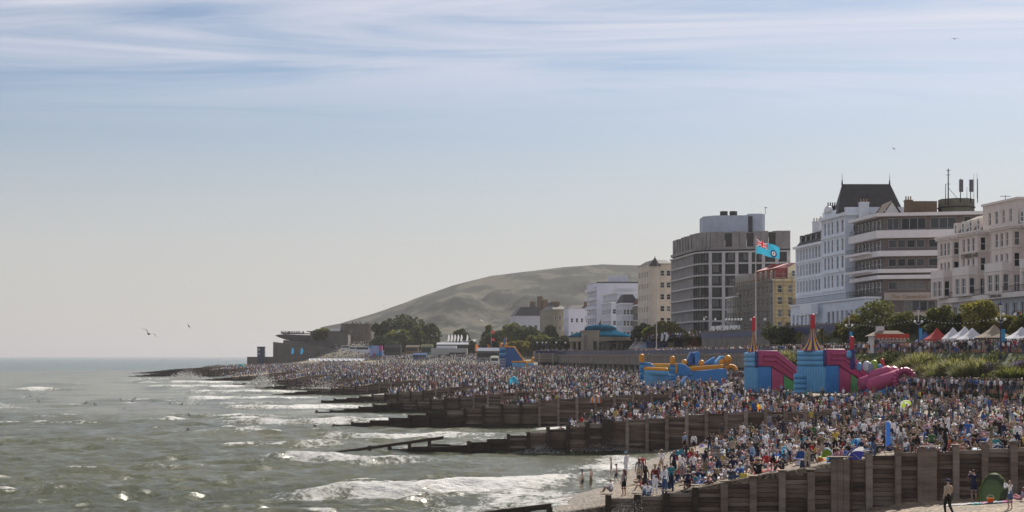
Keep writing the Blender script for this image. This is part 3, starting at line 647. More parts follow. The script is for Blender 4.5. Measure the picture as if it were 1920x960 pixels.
cumberland()
# ---- concrete hotel wing with white balcony bands
def cavendish_wing():
    D = mat('taupe_render', (0.15, 0.125, 0.115), 0.85, 0.15, 0.4); W = mat('white_band', (0.78, 0.74, 0.74), 0.7, 0.08, 0.4); S_ = mat('stone_cladding', (0.46, 0.39, 0.35), 0.8, 0.12, 0.6)
    P0, P1, P2, P3 = Vector((81.8, 353)), Vector((79.6, 371.5)), Vector((112, 375)), Vector((111, 345.3))
    h = House('hotel_wing', P0, 'taupe modern hotel wing with stacked white balcony bands and gold name lettering')
    wins = [(38.2, 2.0), (33.9, 1.7), (29.8, 1.7), (24.7, 1.7)]
    L = (P3-P0).length
    ops = []
    for i, (z, hh) in enumerate(wins):
        if i == 0: ops += [(1.0, z-0.3, 2.4, 2.5, 'pair'), (4.0, z-0.3, 5.2, 2.5, 'triple'), (10.2, z-0.2, 5.4, 2.4, 'triple'), (17.2, z+0.4, 1.6, 1.9, 'plain'), (20.2, z-0.2, 4.2, 2.4, 'pair')]
        else:
            for k in range(4): ops.append((1.2+k*2.0, z, 1.7, hh, 'plain'))
            for k in range(3): ops.append((9.8+k*2.2, z, 1.95, hh, 'plain'))
            ops.append((16.9, z, 1.5, hh, 'plain')); ops.append((20.5, z, 1.6, hh, 'plain')); ops.append((23.0, z, 1.6, hh, 'plain'))
    h.wall(P0, P3, ROAD, 40.8, ops+cols(4.5, 18, 8, 1.6, 19.9, 2.3, 'plain'), D, fm=mat('window_frame_pale', (0.42, 0.40, 0.40), 0.6, 0.05))
    L1 = (P1-P0).length
    ops = []
    for z, hh in wins: ops += cols(0.8, L1-0.8, 7, 2.1, z-0.6, hh+0.7, 'french')
    h.wall(P1, P0, ROAD, 40.8, ops, D, style='pair', glass=(3, 3, 3)); h.wall(P3, P2, ROAD, 40.8, [], D); h.wall(P2, P1, ROAD, 40.8, [], D)
    n1 = Vector((P0.y-P1.y, P1.x-P0.x)).normalized(); d0 = (P3-P0).normalized()
    def ring(z0, z1, oL, oR, m, name, aend=18.5):
        dL = (P0-P1).normalized(); nL = Vector((dL.y, -dL.x)); nR = Vector((d0.y, -d0.x))
        A = P1+nL*oL; B = P0+nL*oL*0.9+nR*oR*0.9-dL*0.0; Cc = P0+d0*aend+nR*oR
        poly = [A, B, Cc, P0+d0*aend-nR*0.05, P0-nR*0.05-nL*0.05, P1-nL*0.05]
        return h.slab(poly, z0, z1, m, name)
    ring(40.8, 41.5, 1.6, 0.9, W, 'roof_slab', 27)
    ring(36.0, 37.7, 1.5, 0.7, W, 'balcony_band'); ring(32.0, 33.2, 1.3, 0.7, W, 'balcony_band'); ring(28.35, 29.2, 1.3, 0.7, W, 'balcony_band'); ring(27.0, 27.85, 1.3, 0.7, W, 'balcony_band')
    for z in (36.0, 32.0, 28.35, 27.0):
        h.band(P0, P3, 20.3, 26.5, z, z+1.1, 0.4, W, 'balcony_band')
    for z in (33.2, 29.2):
        dL = (P0-P1).normalized(); nL = Vector((dL.y, -dL.x)); a = P1+dL*2; b_ = P1+dL*(L1-3)
        h.slab([a+nL*3.0, b_+nL*2.6, b_+nL*1.2, a+nL*1.2], z-0.5, z+0.05, W, 'balcony'); h.rail(a, b_, z, 1.0, None, 'railing', 2.6, 0.6)
    for z in (37.7, 23.9): h.rail(P1, P0, z, 1.0, None, 'railing', 1.25, 0.6)
    h.band(P0, P3, 0.3, 20, 22.3, 24.0, 0.35, S_, 'sign_band'); h.band(P0, P3, 0.3, 20, ROAD, 19.7, 0.3, S_, 'plinth')
    ML = mat('gold_letters', (0.36, 0.24, 0.10), 0.4, 0.1)
    text('lettering', 'The Cavendish Hotel', h.root, P0, P3, 7.3, 22.75, 1.2, ML, o=h.o, oz=h.oz, out=0.42, spacing=1.08)
    # rooftop
    R0 = lambda px, Y: xat(px, Y)
    Y = 362; W2 = mat('white_render', (0.62, 0.60, 0.60), 0.8, 0.1)
    x0, x1 = R0(1653, Y), R0(1692, Y); xm = (x0+x1)/2
    b = MB(); b.raw([(x0, Y, 41.3), (x1, Y, 41.3), (xm, Y, zat(378, Y)), (x0, Y+10, 41.3), (x1, Y+10, 41.3), (xm, Y+10, zat(378, Y))], [(0,1,2), (3,5,4), (0,3,4,1)], W2); h.part(b, 'gable_wall')
    b = MB(); tz = zat(377, Y)
    b.raw([(x0-0.5, Y-0.3, 41.4), (xm, Y-0.3, tz+0.15), (xm, Y+10, tz+0.15), (x0-0.5, Y+10, 41.4), (x1+0.5, Y-0.3, 41.4), (x1+0.5, Y+10, 41.4)], [(0,1,2,3), (1,4,5,2)], mat('roof_tiles_brown', (0.16, 0.12, 0.09), 0.85, 0.2)); h.part(b, 'gable_roof')
    h.slab([(R0(1706, 364), 364), (R0(1757, 364), 364), (R0(1757, 372), 372), (R0(1706, 372), 372)], 41, zat(377, 364), M_brick, 'lift_house')
    chimney(h, R0(1703, 362), 362, 41, zat(375, 362), 1.6, 1.4, M_brick, 3)
    # mast tower: eight-sided brick tank with aerials
    Y = 366; xc = R0(1802, Y); rr = 4.1; pl = [(xc+rr*math.cos(R(22.5+45*k)), Y+4+rr*math.sin(R(22.5+45*k))) for k in range(8)]
    h.slab(pl, 40, zat(371, Y), mat('brick_grey', (0.17, 0.15, 0.11), 0.9, 0.3, 1.5), 'tank_tower')
    b = MB(); q = zat(388, Y); pl2 = [(xc+(rr+0.2)*math.cos(R(22.5+45*k)), Y+4+(rr+0.2)*math.sin(R(22.5+45*k))) for k in range(8)]; b.prism(pl2, q, q+0.3, M_iron); h.part(b, 'pipe_band')
    for (px, y0, y1, r_) in ((1778, 385, 316, 0.16), (1773, 385, 345, 0.10), (1801, 380, 335, 0.12), (1820, 380, 338, 0.12), (1833, 380, 335, 0.1), (1826, 372, 326, 0.05), (1832, 372, 325, 0.05), (1813, 372, 350, 0.06)):
        b = MB(); b.tube((R0(px, Y), Y, zat(y0, Y)), (R0(px, Y), Y, zat(y1, Y)), r_, r_*0.7, M_iron, 5)
        if px == 1778:
            for yy in (320, 328, 345): b.tube((R0(px-4, Y), Y, zat(yy, Y)), (R0(px+4, Y), Y, zat(yy, Y)), 0.06, None, M_iron, 4)
            b.tube((R0(1778, Y), Y, zat(352, Y)), (R0(1797, Y), Y, zat(374, Y)), 0.05, None, M_iron, 4)
        if px in (1801, 1820): b.box(R0(px-3, Y), R0(px+4, Y), Y-0.5, Y-0.1, zat(360, Y), zat(337, Y), mat('antenna_panel', (0.12, 0.12, 0.13), 0.6))
        h.part(b, 'aerial')
cavendish_wing()
# ---- white Victorian hotel with the great slate pavilion roof
def cavendish_old():
    M = mat('blue_white_stucco', (0.70, 0.75, 0.83), 0.8, 0.1, 0.4); T = mat('blue_white_trim', (0.78, 0.81, 0.86), 0.75, 0.08)
    Ya, Yb = 372.0, 416.5; Yt = 391.0; h = House('grand_hotel', cpt(128, Ya), 'white Victorian hotel with steep slate pavilion roof and rows of sash windows')
    fl = [22.0, 26.4, 30.6, 34.6]; top = 38.4
    # wing
    p0, p1 = cpt(128, Yb), cpt(128, Yt); L = math.dist(p0, p1); ops = []
    for z in fl[1:]: ops += cols(0.6, L-0.6, 10, 1.5, z, 2.9, 'sash')
    h.wall(p0, p1, ROAD, top, ops+cols(0.6, L-0.6, 8, 1.9, 17.5, 3.0, 'french'), M, sill=None)
    for z in (25.6, 29.9, 34.0): h.band(p0, p1, -0.1, L, z, z+0.3, 0.25, T, 'string_course')
    h.band(p0, p1, -0.5, L, top-0.6, top-0.002, 0.7, T)
    n = 11
    for i in range(n):
        a = 0.4+(L-0.8)*i/(n-1); h.band(p0, p1, a-0.2, a+0.2, 26.0, top-0.6, 0.12, T, 'pilaster')
    h.wall(cpt(146, Yb), cpt(128, Yb), ROAD, top, [], M)
    o4 = [cpt(128.1, Yt), cpt(146, Yt), cpt(146, Yb+0.3), cpt(128.1, Yb+0.3)]; t4 = [cpt(130.2, Yt), cpt(143, Yt), cpt(143, Yb-1.2), cpt(130.2, Yb-1.2)]
    h.slab(o4, top, top+3.0, M_slate, 'mansard_roof', t4)
    h.slab([cpt(130, Yt), cpt(143, Yt), cpt(143, Yb-1), cpt(130, Yb-1)], top+3.0, top+5.2, mat('roof_tiles_brown', (0.16, 0.12, 0.09)), 'hipped_roof', [cpt(136, Yt), cpt(138, Yt), cpt(138, Yb-6), cpt(136, Yb-6)])
    for i in range(6):
        yy = Yt+3+(Yb-Yt-5)*i/5; a, b_ = cpt(128.7, yy+0.9), cpt(128.7, yy-0.9)
        h.wall(a, b_, top+0.4, top+2.6, [(0.35, top+0.6, 1.1, 1.7)], M_slate, 'dormer', 0.1); h.slab([a, b_, cpt(131, yy-0.9), cpt(131, yy+0.9)], top+2.6, top+2.8, M_slate, 'dormer_roof'); h.wall(b_, cpt(131, yy-0.9), top+0.4, top+2.6, [], M_slate, 'dormer_cheek')
    for px, c_, Y in ((1534, 134, 410), (1547, 134, 398)):
        chimney(h, xat(px, Y), Y, top+3, zat(415 if px < 1540 else 412, Y), 2.8, 1.2, T, 4)
    # tower
    tp = 43.6; p0, p1 = cpt(126.6, Yt), cpt(126.6, Ya+2); L = math.dist(p0, p1); ops = []
    for z in (26.4, 30.8, 34.9, 39.2): ops += cols(0.8, L*0.52, 3, 1.3, z, 3.0, 'sash')+cols(L*0.56, L-0.5, 2, 1.5, z, 2.9, 'sash')
    h.wall(p0, p1, ROAD, tp, ops+cols(0.8, L-0.8, 5, 1.8, 17.5, 3.0, 'french'), M); h.wall(cpt(128.2, Yt), p0, ROAD, tp, [(0.3, 30.8, 0.9, 2.6), (0.3, 35, 0.9, 2.6)], M); h.wall(p1, cpt(141, Ya+2), ROAD, tp, cols(1, 13, 4, 1.3, 39.2, 3.0), M); h.wall(cpt(141, Yt), cpt(128.2, Yt), top, tp, [], M)
    for z in (25.6, 29.9, 34.1, 38.4): h.band(p0, p1, -0.1, L+0.1, z, z+0.35, 0.3, T, 'string_course')
    for a in (0.25, L*0.54, L-0.3): h.band(p0, p1, a-0.25, a+0.25, 26.0, tp-0.6, 0.16, T, 'pilaster')
    h.band(p0, p1, -0.6, L+0.6, tp-0.7, tp, 0.8, T); h.band(p1, cpt(141, Ya+2), 0, 14, tp-0.7, tp, 0.6, T)
    h.band(p0, p1, -0.1, L+0.1, tp, tp+1.3, -0.1, T, 'parapet', 0.5); h.band(p1, cpt(141, Ya+2), 0.6, 14, tp, tp+1.3, -0.1, T, 'parapet', 0.5)
    b = MB(); q0 = Vector(p0); d = (Vector(p1)-q0).normalized(); nn = Vector((d.y, -d.x))
    pts = [q0+d*(L*0.27+2.6*math.cos(t)) for t in np.linspace(0, math.pi, 9)]; zz = [tp+1.2+1.5*math.sin(t) for t in np.linspace(0, math.pi, 9)]
    b.raw([(p.x+nn.x*0.3, p.y+nn.y*0.3, z) for p, z in zip(pts, zz)]+[(p.x-nn.x*0.3, p.y-nn.y*0.3, z) for p, z in zip(pts, zz)], [tuple(range(9)), tuple(range(17, 8, -1))]+[(i, i+9, i+10, i+1) for i in range(8)], T); h.part(b, 'segmental_pediment')
    Y = 379; zb, zt = tp+0.3, zat(346, Y)
    lo = [(xat(1560, 392), 392), (xat(1571, Ya+3), Ya+3), (xat(1694, Ya+3), Ya+3), (xat(1694, 392), 392)]; hi = [(xat(1577, 386), 386), (xat(1579, 378), 378), (xat(1669, 378), 378), (xat(1669, 386), 386)]
    h.slab(lo, zb, zt, M_slate, 'pavilion_roof', hi)
    for px in (1579, 1668):
        b = MB(); b.tube((xat(px, 379), 379, zt-0.2), (xat(px, 379), 379, zat(338, 379)), 0.22, 0.12, M_iron, 6); b.tube((xat(px, 379), 379, zat(338, 379)), (xat(px, 379), 379, zat(325, 379)), 0.07, 0.03, M_iron, 5); h.part(b, 'finial')
    chimney(h, xat(1559, 390), 390, tp-2, zat(386, 390), 2.2, 1.2, M_slate, 4, potm=M_iron)
    chimney(h, xat(1624, 370), 372.5, tp-3, zat(378, 371), 2.1, 1.6, T, 3)
    # ground floor projection, balcony and portico
    p0, p1 = cpt(126.2, Yb-1.5), cpt(124.2, Ya-18); L = math.dist(p0, p1)
    h.wall(p0, p1, ROAD, 22.8, cols(1, L*0.38, 6, 1.9, 17.4, 3.2, 'french')+cols(L*0.52, L-1, 8, 2.3, 17.4, 3.2, 'triple'), M, 'ground_floor_wall', glass=(2, 3, 2)); h.wall(p1, cpt(128, Ya-18), ROAD, 22.8, [], M, 'ground_floor_wall'); h.wall(cpt(128, Yb-1.5), p0, ROAD, 22.8, [], M, 'ground_floor_wall')
    h.slab([cpt(125.8, Yb-1.3), cpt(123.8, Ya-18.4), cpt(128, Ya-18.4), cpt(128, Yb-1.3)], 22.8, 23.2, T, 'terrace'); h.rail(p0, p1, 23.2, 1.4, None, 'railing', 0.2, 0.45)
    q0, q1 = cpt(122.6, Yt+4.5), cpt(122.6, Yt-4.5)
    h.slab([q0, q1, cpt(124.1, Yt-4.5), cpt(124.1, Yt+4.5)], 20.2, 22.6, T, 'portico')
    for k in range(4):
        a = Yt+4-8*k/3; b = MB(); b.lathe([(0.42, 0), (0.36, 0.4), (0.32, 4.2), (0.42, 4.6)], T, 10, (*cpt(122.9, a), ROAD+0.05)); h.part(b, 'column')
cavendish_old()
# ---- cream house behind scaffolding
def scaffolded():
    M = mat('ochre_stucco', (0.55, 0.43, 0.22), 0.85, 0.15, 0.5); T = mat('ochre_trim', (0.62, 0.53, 0.35), 0.8, 0.1); Gm = mat('grey_stucco', (0.36, 0.34, 0.32), 0.85, 0.15, 0.5)
    P0 = onc(1450, 128).to_2d(); P1 = onc(1384, 128).to_2d(); P3 = P0+Vector((9.5, 1.2)); P2 = P1+Vector((14, 1.8)); top = 30.6
    h = House('scaffolded_hotel', P0, 'ochre stucco hotel wrapped in scaffolding with red attic dormers')
    L = (P1-P0).length; ops = []
    for z in (17.3, 20.7, 24.1, 27.4): ops += cols(0.5, L-0.5, 9, 1.5, z, 2.2, 'sash')
    h.wall(P1, P0, ROAD, top, ops, Gm); Lr = (P3-P0).length; ops = []
    for z in (17.3, 20.7, 24.1, 27.4): ops += cols(0.4, Lr-0.4, 3, 1.3, z, 2.2, 'sash')
    h.wall(P0, P3, ROAD, top, ops, M); h.wall(P3, P2, ROAD, top, [], M); h.wall(P2, P1, ROAD, top, [], Gm)
    h.band(P1, P0, -0.4, L+0.4, top, top+0.5, 0.6, Gm); h.band(P0, P3, -0.4, Lr, top, top+0.5, 0.6, T)
    red = mat('red_attic', (0.26, 0.045, 0.045), 0.8, 0.2); pink = mat('pink_tarpaulin', (0.5, 0.25, 0.24), 0.7, 0.3, 0.4)
    d = (P1-P0).normalized(); nI = Vector((-d.y, d.x)) if Vector((-d.y, d.x)).x > 0 else Vector((d.y, -d.x))
    a0, a1 = P0+d*1, P0+d*L*0.62
    h.slab([a0+nI*0.5, a0+nI*8, a1+nI*8, a1+nI*0.5], top+0.5, top+3.6, red, 'attic', [a0+nI*1.5, a0+nI*7, a1+nI*7, a1+nI*1.5])
    h.slab([a0+nI*1, a0+nI*8, a1+nI*8, a1+nI*1], top+3.6, top+5.0, pink, 'attic_roof', [a0+nI*5, a0+nI*7.5, a1+nI*7.5, a1+nI*5])
    for k in range(4):
        q = a0+(a1-a0)*((k+0.5)/4); h.wall(q+d*0.8+nI*0.55, q-d*0.8+nI*0.55, top+0.6, top+3.2, [(0.2, top+0.9, 1.2, 1.9)], T, 'dormer', 0.08)
    # gabled cream attic on the end wall
    g0 = P0+(P3-P0)*0.42; g1 = P3; b = MB(); mid = (g0+g1)/2; bk = Vector((0.5, 6)); n_ = Vector(((P3-P0).y, -(P3-P0).x)).normalized()*0.15
    zt = top+5.2
    V = [(*(g0+n_), top+0.5), (*(g1+n_), top+0.5), (*(g1+n_), top+3.6), (*(mid+n_), zt), (*(g0+n_), top+3.6)]; V2 = [(v[0]+bk.x, v[1]+bk.y, v[2]) for v in V]
    b.raw(V+V2, [(0,1,2,3,4), (1,6,7,2), (5,0,4,9)], T); h.part(b, 'gable_wall')
    b = MB(); b.raw([V[4], V[3], V2[3], V2[4], V[2], V2[2]], [(0,1,2,3), (1,4,5,2)], M_slate); h.part(b, 'gable_roof')
    Lg = (g1-g0).length; 
    for k in (0.28, 0.62):
        fm_, ps = win_meshes(1.0, 1.7, 'sash', M_wf); dd = (g1-g0).normalized(); q = g0+dd*(Lg*k)+n_*1.4; wo_ = link('window', fm_, h.root, (q.x-h.o.x, q.y-h.o.y, top+1.2-h.oz), (0, 0, math.atan2(dd.y, dd.x))); link('pane', ps[0], wo_)
    h.slab([P0+Vector((1, 8)), P0+Vector((14, 9)), P0+Vector((14, 18)), P0+Vector((1, 17))], top, 35.6, red, 'rear_attic')
    # scaffold: standards, ledgers and boarded lifts, each lift a part
    sm = mat('scaffold_tube', (0.25, 0.23, 0.2), 0.5, 0.2, metal=0.3); bm = mat('scaffold_board', (0.27, 0.2, 0.11), 0.9, 0.25)
    nS = -nI; nE = Vector(((P3-P0).y, -(P3-P0).x)).normalized(); dE = (P3-P0).normalized()
    for (A, dd, nn, LL) in ((P0, d, nS, L+2), (P0, dE, nE, Lr)):
        k = int(LL/2.0)
        for off in (0.9, 1.9):
            for i in range(k+1):
                q = A+dd*(LL*i/k)+nn*off; b = MB(); b.tube((q.x, q.y, ROAD), (q.x, q.y, top+2.5), 0.055, None, sm, 4, False); h.part(b, 'scaffold_standard')
        for z in (18.2, 20.4, 22.6, 24.8, 27.0, 29.2, 31.4):
            b = MB()
            for off in (0.9, 1.9):
                for dz in (0, 1.0): b.tube((*(A+nn*off), z+dz), (*(A+dd*LL+nn*off), z+dz), 0.045, None, sm, 4, False)
            q = [A+nn*0.95, A+dd*LL+nn*0.95, A+dd*LL+nn*1.85, A+nn*1.85]; b.prism([(v.x, v.y) for v in q], z-0.12, z-0.05, bm); h.part(b, 'scaffold_lift')
        b = MB(); 
        for i in range(0, k-3, 4):
            q0 = A+dd*(LL*i/k)+nn*1.98; q1 = A+dd*(LL*(i+4)/k)+nn*1.98; b.tube((*q0, ROAD+1), (*q1, top), 0.05, None, sm, 4, False)
        h.part(b, 'scaffold_brace')
    # lower neighbour at its far end
    Q0 = onc(1386, 127.5).to_2d(); Q1 = onc(1362, 127.5).to_2d(); L = (Q1-Q0).length
    k = House('terrace_house', Q0, 'grey bay-fronted house with slate attic beyond the scaffolding')
    nI = Vector((1, 0.13)).normalized(); ops = []
    for z in (17.0, 20.6, 24.2): ops += cols(0.3, L-0.3, 5, 1.6, z, 2.5, 'sash')
    k.wall(Q1, Q0, ROAD, 27.4, ops, Gm); k.wall(Q0, Q0+nI*10, ROAD, 27.4, [], Gm); k.wall(Q0+nI*10, Q1+nI*10, ROAD, 27.4, [], Gm); k.wall(Q1+nI*10, Q1, ROAD, 27.4, [], Gm)
    k.band(Q1, Q0, -0.2, L, 27.4, 27.8, 0.4, M_wf)
    k.slab([Q0, Q0+nI*10, Q1+nI*10, Q1], 27.4, 31, M_slate, 'mansard_roof', [Q0+nI*2, Q0+nI*8, Q1+nI*8, Q1+nI*2])
    k.slab([Q0+nI*3, Q0+nI*12, Q1+nI*12, Q1+nI*3], 31, 34.2, Gm, 'stair_tower')
scaffolded()
# ---- big grey concrete block
def concrete_block():
    Cn = mat('grey_concrete', (0.26, 0.24, 0.235), 0.9, 0.25, 0.25, 0.2, 2); Cd = mat('dark_panel', (0.045, 0.04, 0.04), 0.7, 0.2, 0.4); Cl = mat('pale_concrete', (0.50, 0.48, 0.48), 0.85, 0.15, 0.3); Bl = mat('blue_grey_render', (0.42, 0.46, 0.54), 0.85, 0.15, 0.3)
    Y0 = 519.; P0 = Vector((xat(1312, Y0), Y0)); P1 = Vector((xat(1261, 562), 562)); P3 = Vector((xat(1482, 512), 512)); P2 = P3+Vector((-4, 42))
    h = House('tower_block', P0, 'big grey concrete block with rounded front, balcony grid and blue-grey roof house')
    # rounded corner
    pts = [P1]
    for t in np.linspace(0, 1, 7): 
        A = P0+(P1-P0)*0.22; B = P0+(P3-P0)*0.12; pts.append(A*(1-t)**2+P0*2*t*(1-t)+B*t*t)
    pts.append(P3)
    top = 45.2; low_top = 44.0
    for i in range(len(pts)-1):
        a, b_ = pts[i], pts[i+1]; L = (b_-a).length; ops = []
        if L > 15:
            for k in range(7):
                z = 18.6+k*3.72
                n = max(2, int(L/2.5)); ops += cols(0.4, L-0.4, n, L/n-0.5, z, 2.6, 'pair')
        else:
            for k in range(7): ops += cols(0.1, L-0.1, max(1, int(L/2)), min(1.6, L-0.4), 18.6+k*3.72, 2.6, 'plain')
        h.wall(a, b_, ROAD, top, ops, Cd, fm=M_df, glass=(6, 2, 3))
        for k in range(8):
            z = 17.4+k*3.72
            if z < top: h.band(a, b_, -0.05, L+0.05, z, z+0.5, 1.0, Cl, 'floor_slab')
        if L > 15:
            left = i == 0; n = int(L/2.6) if left else 6
            for k in range(n+1):
                q = L*k/n
                if not left and k == 6: q -= 0.6
                h.band(a, b_, q-0.18 if left else q-0.45, q+0.18 if left else q+0.55, ROAD, top-1.5, 0.5 if left else 1.1, Cl, 'fin')
    h.wall(P3, P2, ROAD, top, [], Cn); h.wall(P2, P1, ROAD, top, [], Cn)
    # crown of ribbed panels
    ins = [pts[0]*0.92+pts[1]*0.08]+pts[1:]
    cz0, cz1 = top, 50.2
    for i in range(len(ins)-1):
        a, b_ = ins[i], ins[i+1]; L = (b_-a).length
        h.band(a, b_, -0.02, L+0.02, cz0-0.8, cz0+0.1, 1.2, Cn, 'crown_ledge')
        n = max(1, int(L/2.2))
        for k in range(n):
            gap = (k % 3 == 2) and L > 8
            if gap: h.band(a, b_, L*k/n+0.05, L*(k+1)/n-0.05, cz0+0.1, cz1-0.2, -0.1, Cd, 'crown_window', 0.2)
            else: h.band(a, b_, L*k/n+0.04, L*(k+1)/n-0.04, cz0+0.1, cz1, 0.5+0.35*(k % 2), Cn, 'crown_panel', 0.3)
    h.slab(list(ins)+[P3+Vector((-3, 20)), P1+Vector((8, -4))], cz1-0.5, cz1-0.3, Cn, 'roof')
    Y = 530; x0, x1, x2 = xat(1321, Y), xat(1400, Y), xat(1436, Y)
    h.slab([(x0, Y+4), (xat(1338, Y), Y), (xat(1402, Y), Y-1), (xat(1404, Y), Y+14), (x0, Y+14)], cz1-0.4, zat(404, Y), Bl, 'roof_house')
    h.slab([(xat(1402, Y)+0.02, Y-0.5), (x2-1.5, Y-1), (x2, Y+2), (x2, Y+14), (xat(1404, Y)+0.02, Y+14)], cz1-0.4, zat(401, Y), Bl, 'stair_house')
    b = MB(); b.box(xat(1402, Y), xat(1410, Y), Y-1.2, Y-0.6, cz1, zat(406, Y), Cd); h.part(b, 'vertical_window')
    for px in (1361, 1379):
        b = MB(); b.lathe([(1.3, 0), (1.3, 1.8), (1.1, 1.8)], M_iron, 10, (xat(px, Y), Y+5, zat(404, Y))); h.part(b, 'roof_fan')
    b = MB(); b.tube((xat(1435, Y), Y, zat(402, Y)), (xat(1435, Y), Y, zat(388, Y)), 0.07, None, M_iron, 4); b.box(xat(1433, Y), xat(1439, Y), Y, Y+0.1, zat(390, Y), zat(389, Y), M_iron); h.part(b, 'aerial')
    h.slab([(xat(1448, 516), 516), (xat(1475, 516), 516), (xat(1475, 530), 530), (xat(1448, 530), 530)], cz1-0.4, zat(433, 516), Cn, 'lift_house')
concrete_block()
# ---- simple houses further along
def block(name, label, px0, px1, Y, depth, ytop, m, rows, ncol, z0=ROAD-3, roof=None, side=None, ww=1.3, wh=2.0, rz=2.5, trim=None, c_=None, st='sash', nside=5):
    """box house: camera-facing end wall from px0 to px1 at depth Y, sea-facing flank running back"""
    P0 = Vector((xat(px0, Y), Y)); P3 = Vector((xat(px1, Y), Y)); d = Vector((-SL, 1)).normalized(); P1 = P0+d*depth; P2 = P3+d*depth; top = zat(ytop, Y)
    h = House(name, P0, label); L = (P3-P0).length; ops = []; sp = (top-z0-1.0)/rows
    for r in range(rows): ops += cols(0.5, L-0.5, ncol, min(ww, (L-1)/ncol-0.3), z0+0.8+r*sp, min(wh, sp-0.8), st) if ncol else []
    h.wall(P0, P3, z0, top, ops, m); ops = []
    for r in range(rows): ops += cols(0.6, depth-0.6, nside, min(ww*1.2, depth/nside-0.5), z0+0.8+r*sp, min(wh, sp-0.8), st)
    h.wall(P1, P0, z0, top, ops, m); h.wall(P3, P2, z0, top, [], m); h.wall(P2, P1, z0, top, [], m)
    t = trim or m
    if t is not m:
        h.band(P1, P0, -0.3, depth+0.3, top-0.5, top-0.003, 0.45, t); h.band(P0, P3, -0.3, L+0.3, top-0.55, top-0.003, 0.45, t)
        for r in range(1, rows): h.band(P1, P0, 0, depth, z0+r*sp+0.25, z0+r*sp+0.5, 0.18, t, 'string_course'); h.band(P0, P3, 0, L, z0+r*sp+0.25, z0+r*sp+0.5, 0.18, t, 'string_course')
    if roof:
        o4 = [P0, P3, P2, P1]; cc = (P0+P2)/2; hi = [cc+(p-cc)*0.55 for p in o4]; h.slab([cc+(p-cc)*1.04 for p in o4], top, top+rz, roof, 'roof', hi)
    else: h.slab([P0, P3, P2, P1], top-0.4, top-0.2, M_slate, 'roof')
    return h
cream = mat('turret_cream', (0.60, 0.53, 0.44), 0.85, 0.12, 0.4); pw = mat('pale_lilac_render', (0.66, 0.66, 0.73), 0.85, 0.08, 0.2); pb = mat('pale_blue_grey_stucco', (0.58, 0.60, 0.66), 0.85, 0.1, 0.3); br = mat('brown_stucco', (0.21, 0.165, 0.15), 0.85, 0.15); wt = mat('white_trim', (0.75, 0.75, 0.77), 0.8, 0.06); olive = mat('olive_stucco', (0.25, 0.22, 0.16), 0.9, 0.2, 0.3)
h = block('turret_hotel', 'tall cream hotel with pointed corner turret beside the concrete block', 1222, 1262, 575, 24, 494, cream, 7, 3, roof=M_slate, rz=1.6, trim=cream, ww=1.5)
b = MB(); Y = 575.5; xc = xat(1228, Y); b.lathe([(1.75, zat(640, Y)), (1.75, zat(499, Y)), (2.2, zat(498, Y)), (0.15, zat(484, Y)), (0.05, zat(481, Y))], cream, 10, (xc, Y, 0)); b.m = [0]*len(b.m); h.part(b, 'turret')
b = MB(); b.lathe([(2.35, zat(499, Y)), (0.18, zat(483.5, Y)), (0.05, zat(480, Y))], M_slate, 10, (xc, Y, 0)); h.part(b, 'turret_roof')
h = block('apartment_slab', 'tall plain white apartment slab standing behind the lower terraces', 1119, 1219, 735, 26, 529, pw, 8, 0, trim=None, ww=2.2, nside=4)
Y = 745; h.slab([(xat(1142, Y), Y), (xat(1178, Y), Y), (xat(1178, Y), Y+10), (xat(1142, Y), Y+10)], zat(530, Y), zat(517, Y), pw, 'penthouse'); h.band((xat(1119, 735), 735), (xat(1219, 735), 735), 0, 26, zat(530, 735), zat(528.5, 735), 0.3, M_slate, 'parapet')
for k in range(5):
    zz = zat(540+k*17, 737); dd = Vector((-SL, 1)).normalized(); P = Vector((xat(1119, 735), 735)); h.band(P+dd*24, P, 1, 23, zz-1.5, zz, 1.6, pw, 'balcony')
h = block('terrace_hotel', 'pale blue-grey stucco terrace with a parapet in front of the white slab', 1158, 1200, 690, 34, 548, pb, 5, 4, trim=wt, ww=1.6, nside=9)
Y = 700; h.slab([(xat(1150, Y), Y), (xat(1215, Y), Y), (xat(1215, Y), Y+12), (xat(1150, Y), Y+12)], zat(550, Y), zat(540, Y), wt, 'roof_terrace')
h = block('terrace_hotel', 'pale stucco terrace hotel with long rows of small windows above the bandstand', 1146, 1166, 668, 22, 566, pb, 4, 2, trim=wt, ww=1.4, nside=8)
h = block('terrace_house', 'pale stucco house with two pitched slate roofs left of the brown one', 1166, 1196, 640, 12, 568, pb, 4, 4, trim=wt, roof=M_slate, rz=3.5, ww=1.3, nside=4)
h = block('brown_house', 'brown stucco house with white framed windows below the turret hotel', 1196, 1223, 630, 14, 571, br, 3, 2, trim=wt, roof=mat('red_tiles', (0.16, 0.07, 0.05), 0.85, 0.2), rz=2.6, ww=1.7, wh=2.4)
h = block('white_house', 'plain white stucco house with small dark windows left of the slab', 1066, 1107, 830, 16, 578, mat('lilac_white', (0.72, 0.71, 0.78), 0.85, 0.08), 3, 4, roof=M_slate, rz=1.8, ww=1.2, wh=2.2)
chimney(h, xat(1102, 832), 832, zat(578, 832), zat(566, 832), 4.0, 1.5, M_brick, 5)
h = block('terrace_row', 'olive stucco terrace seen along its front, many narrow windows', 1036, 1064, 850, 46, 580, olive, 4, 3, trim=olive, ww=1.2, nside=10, roof=M_slate, rz=2.2)
chimney(h, xat(1044, 860), 860, zat(580, 860), zat(566, 860), 3, 1.5, M_brick, 4)
h = block('villa', 'white villa with a broad dark hipped roof half hidden by trees', 966, 1022, 980, 22, 592, mat('villa_white', (0.5, 0.5, 0.55), 0.85, 0.08), 3, 5, z0=10, roof=M_slate, rz=5.5, ww=2.0, wh=2.4)
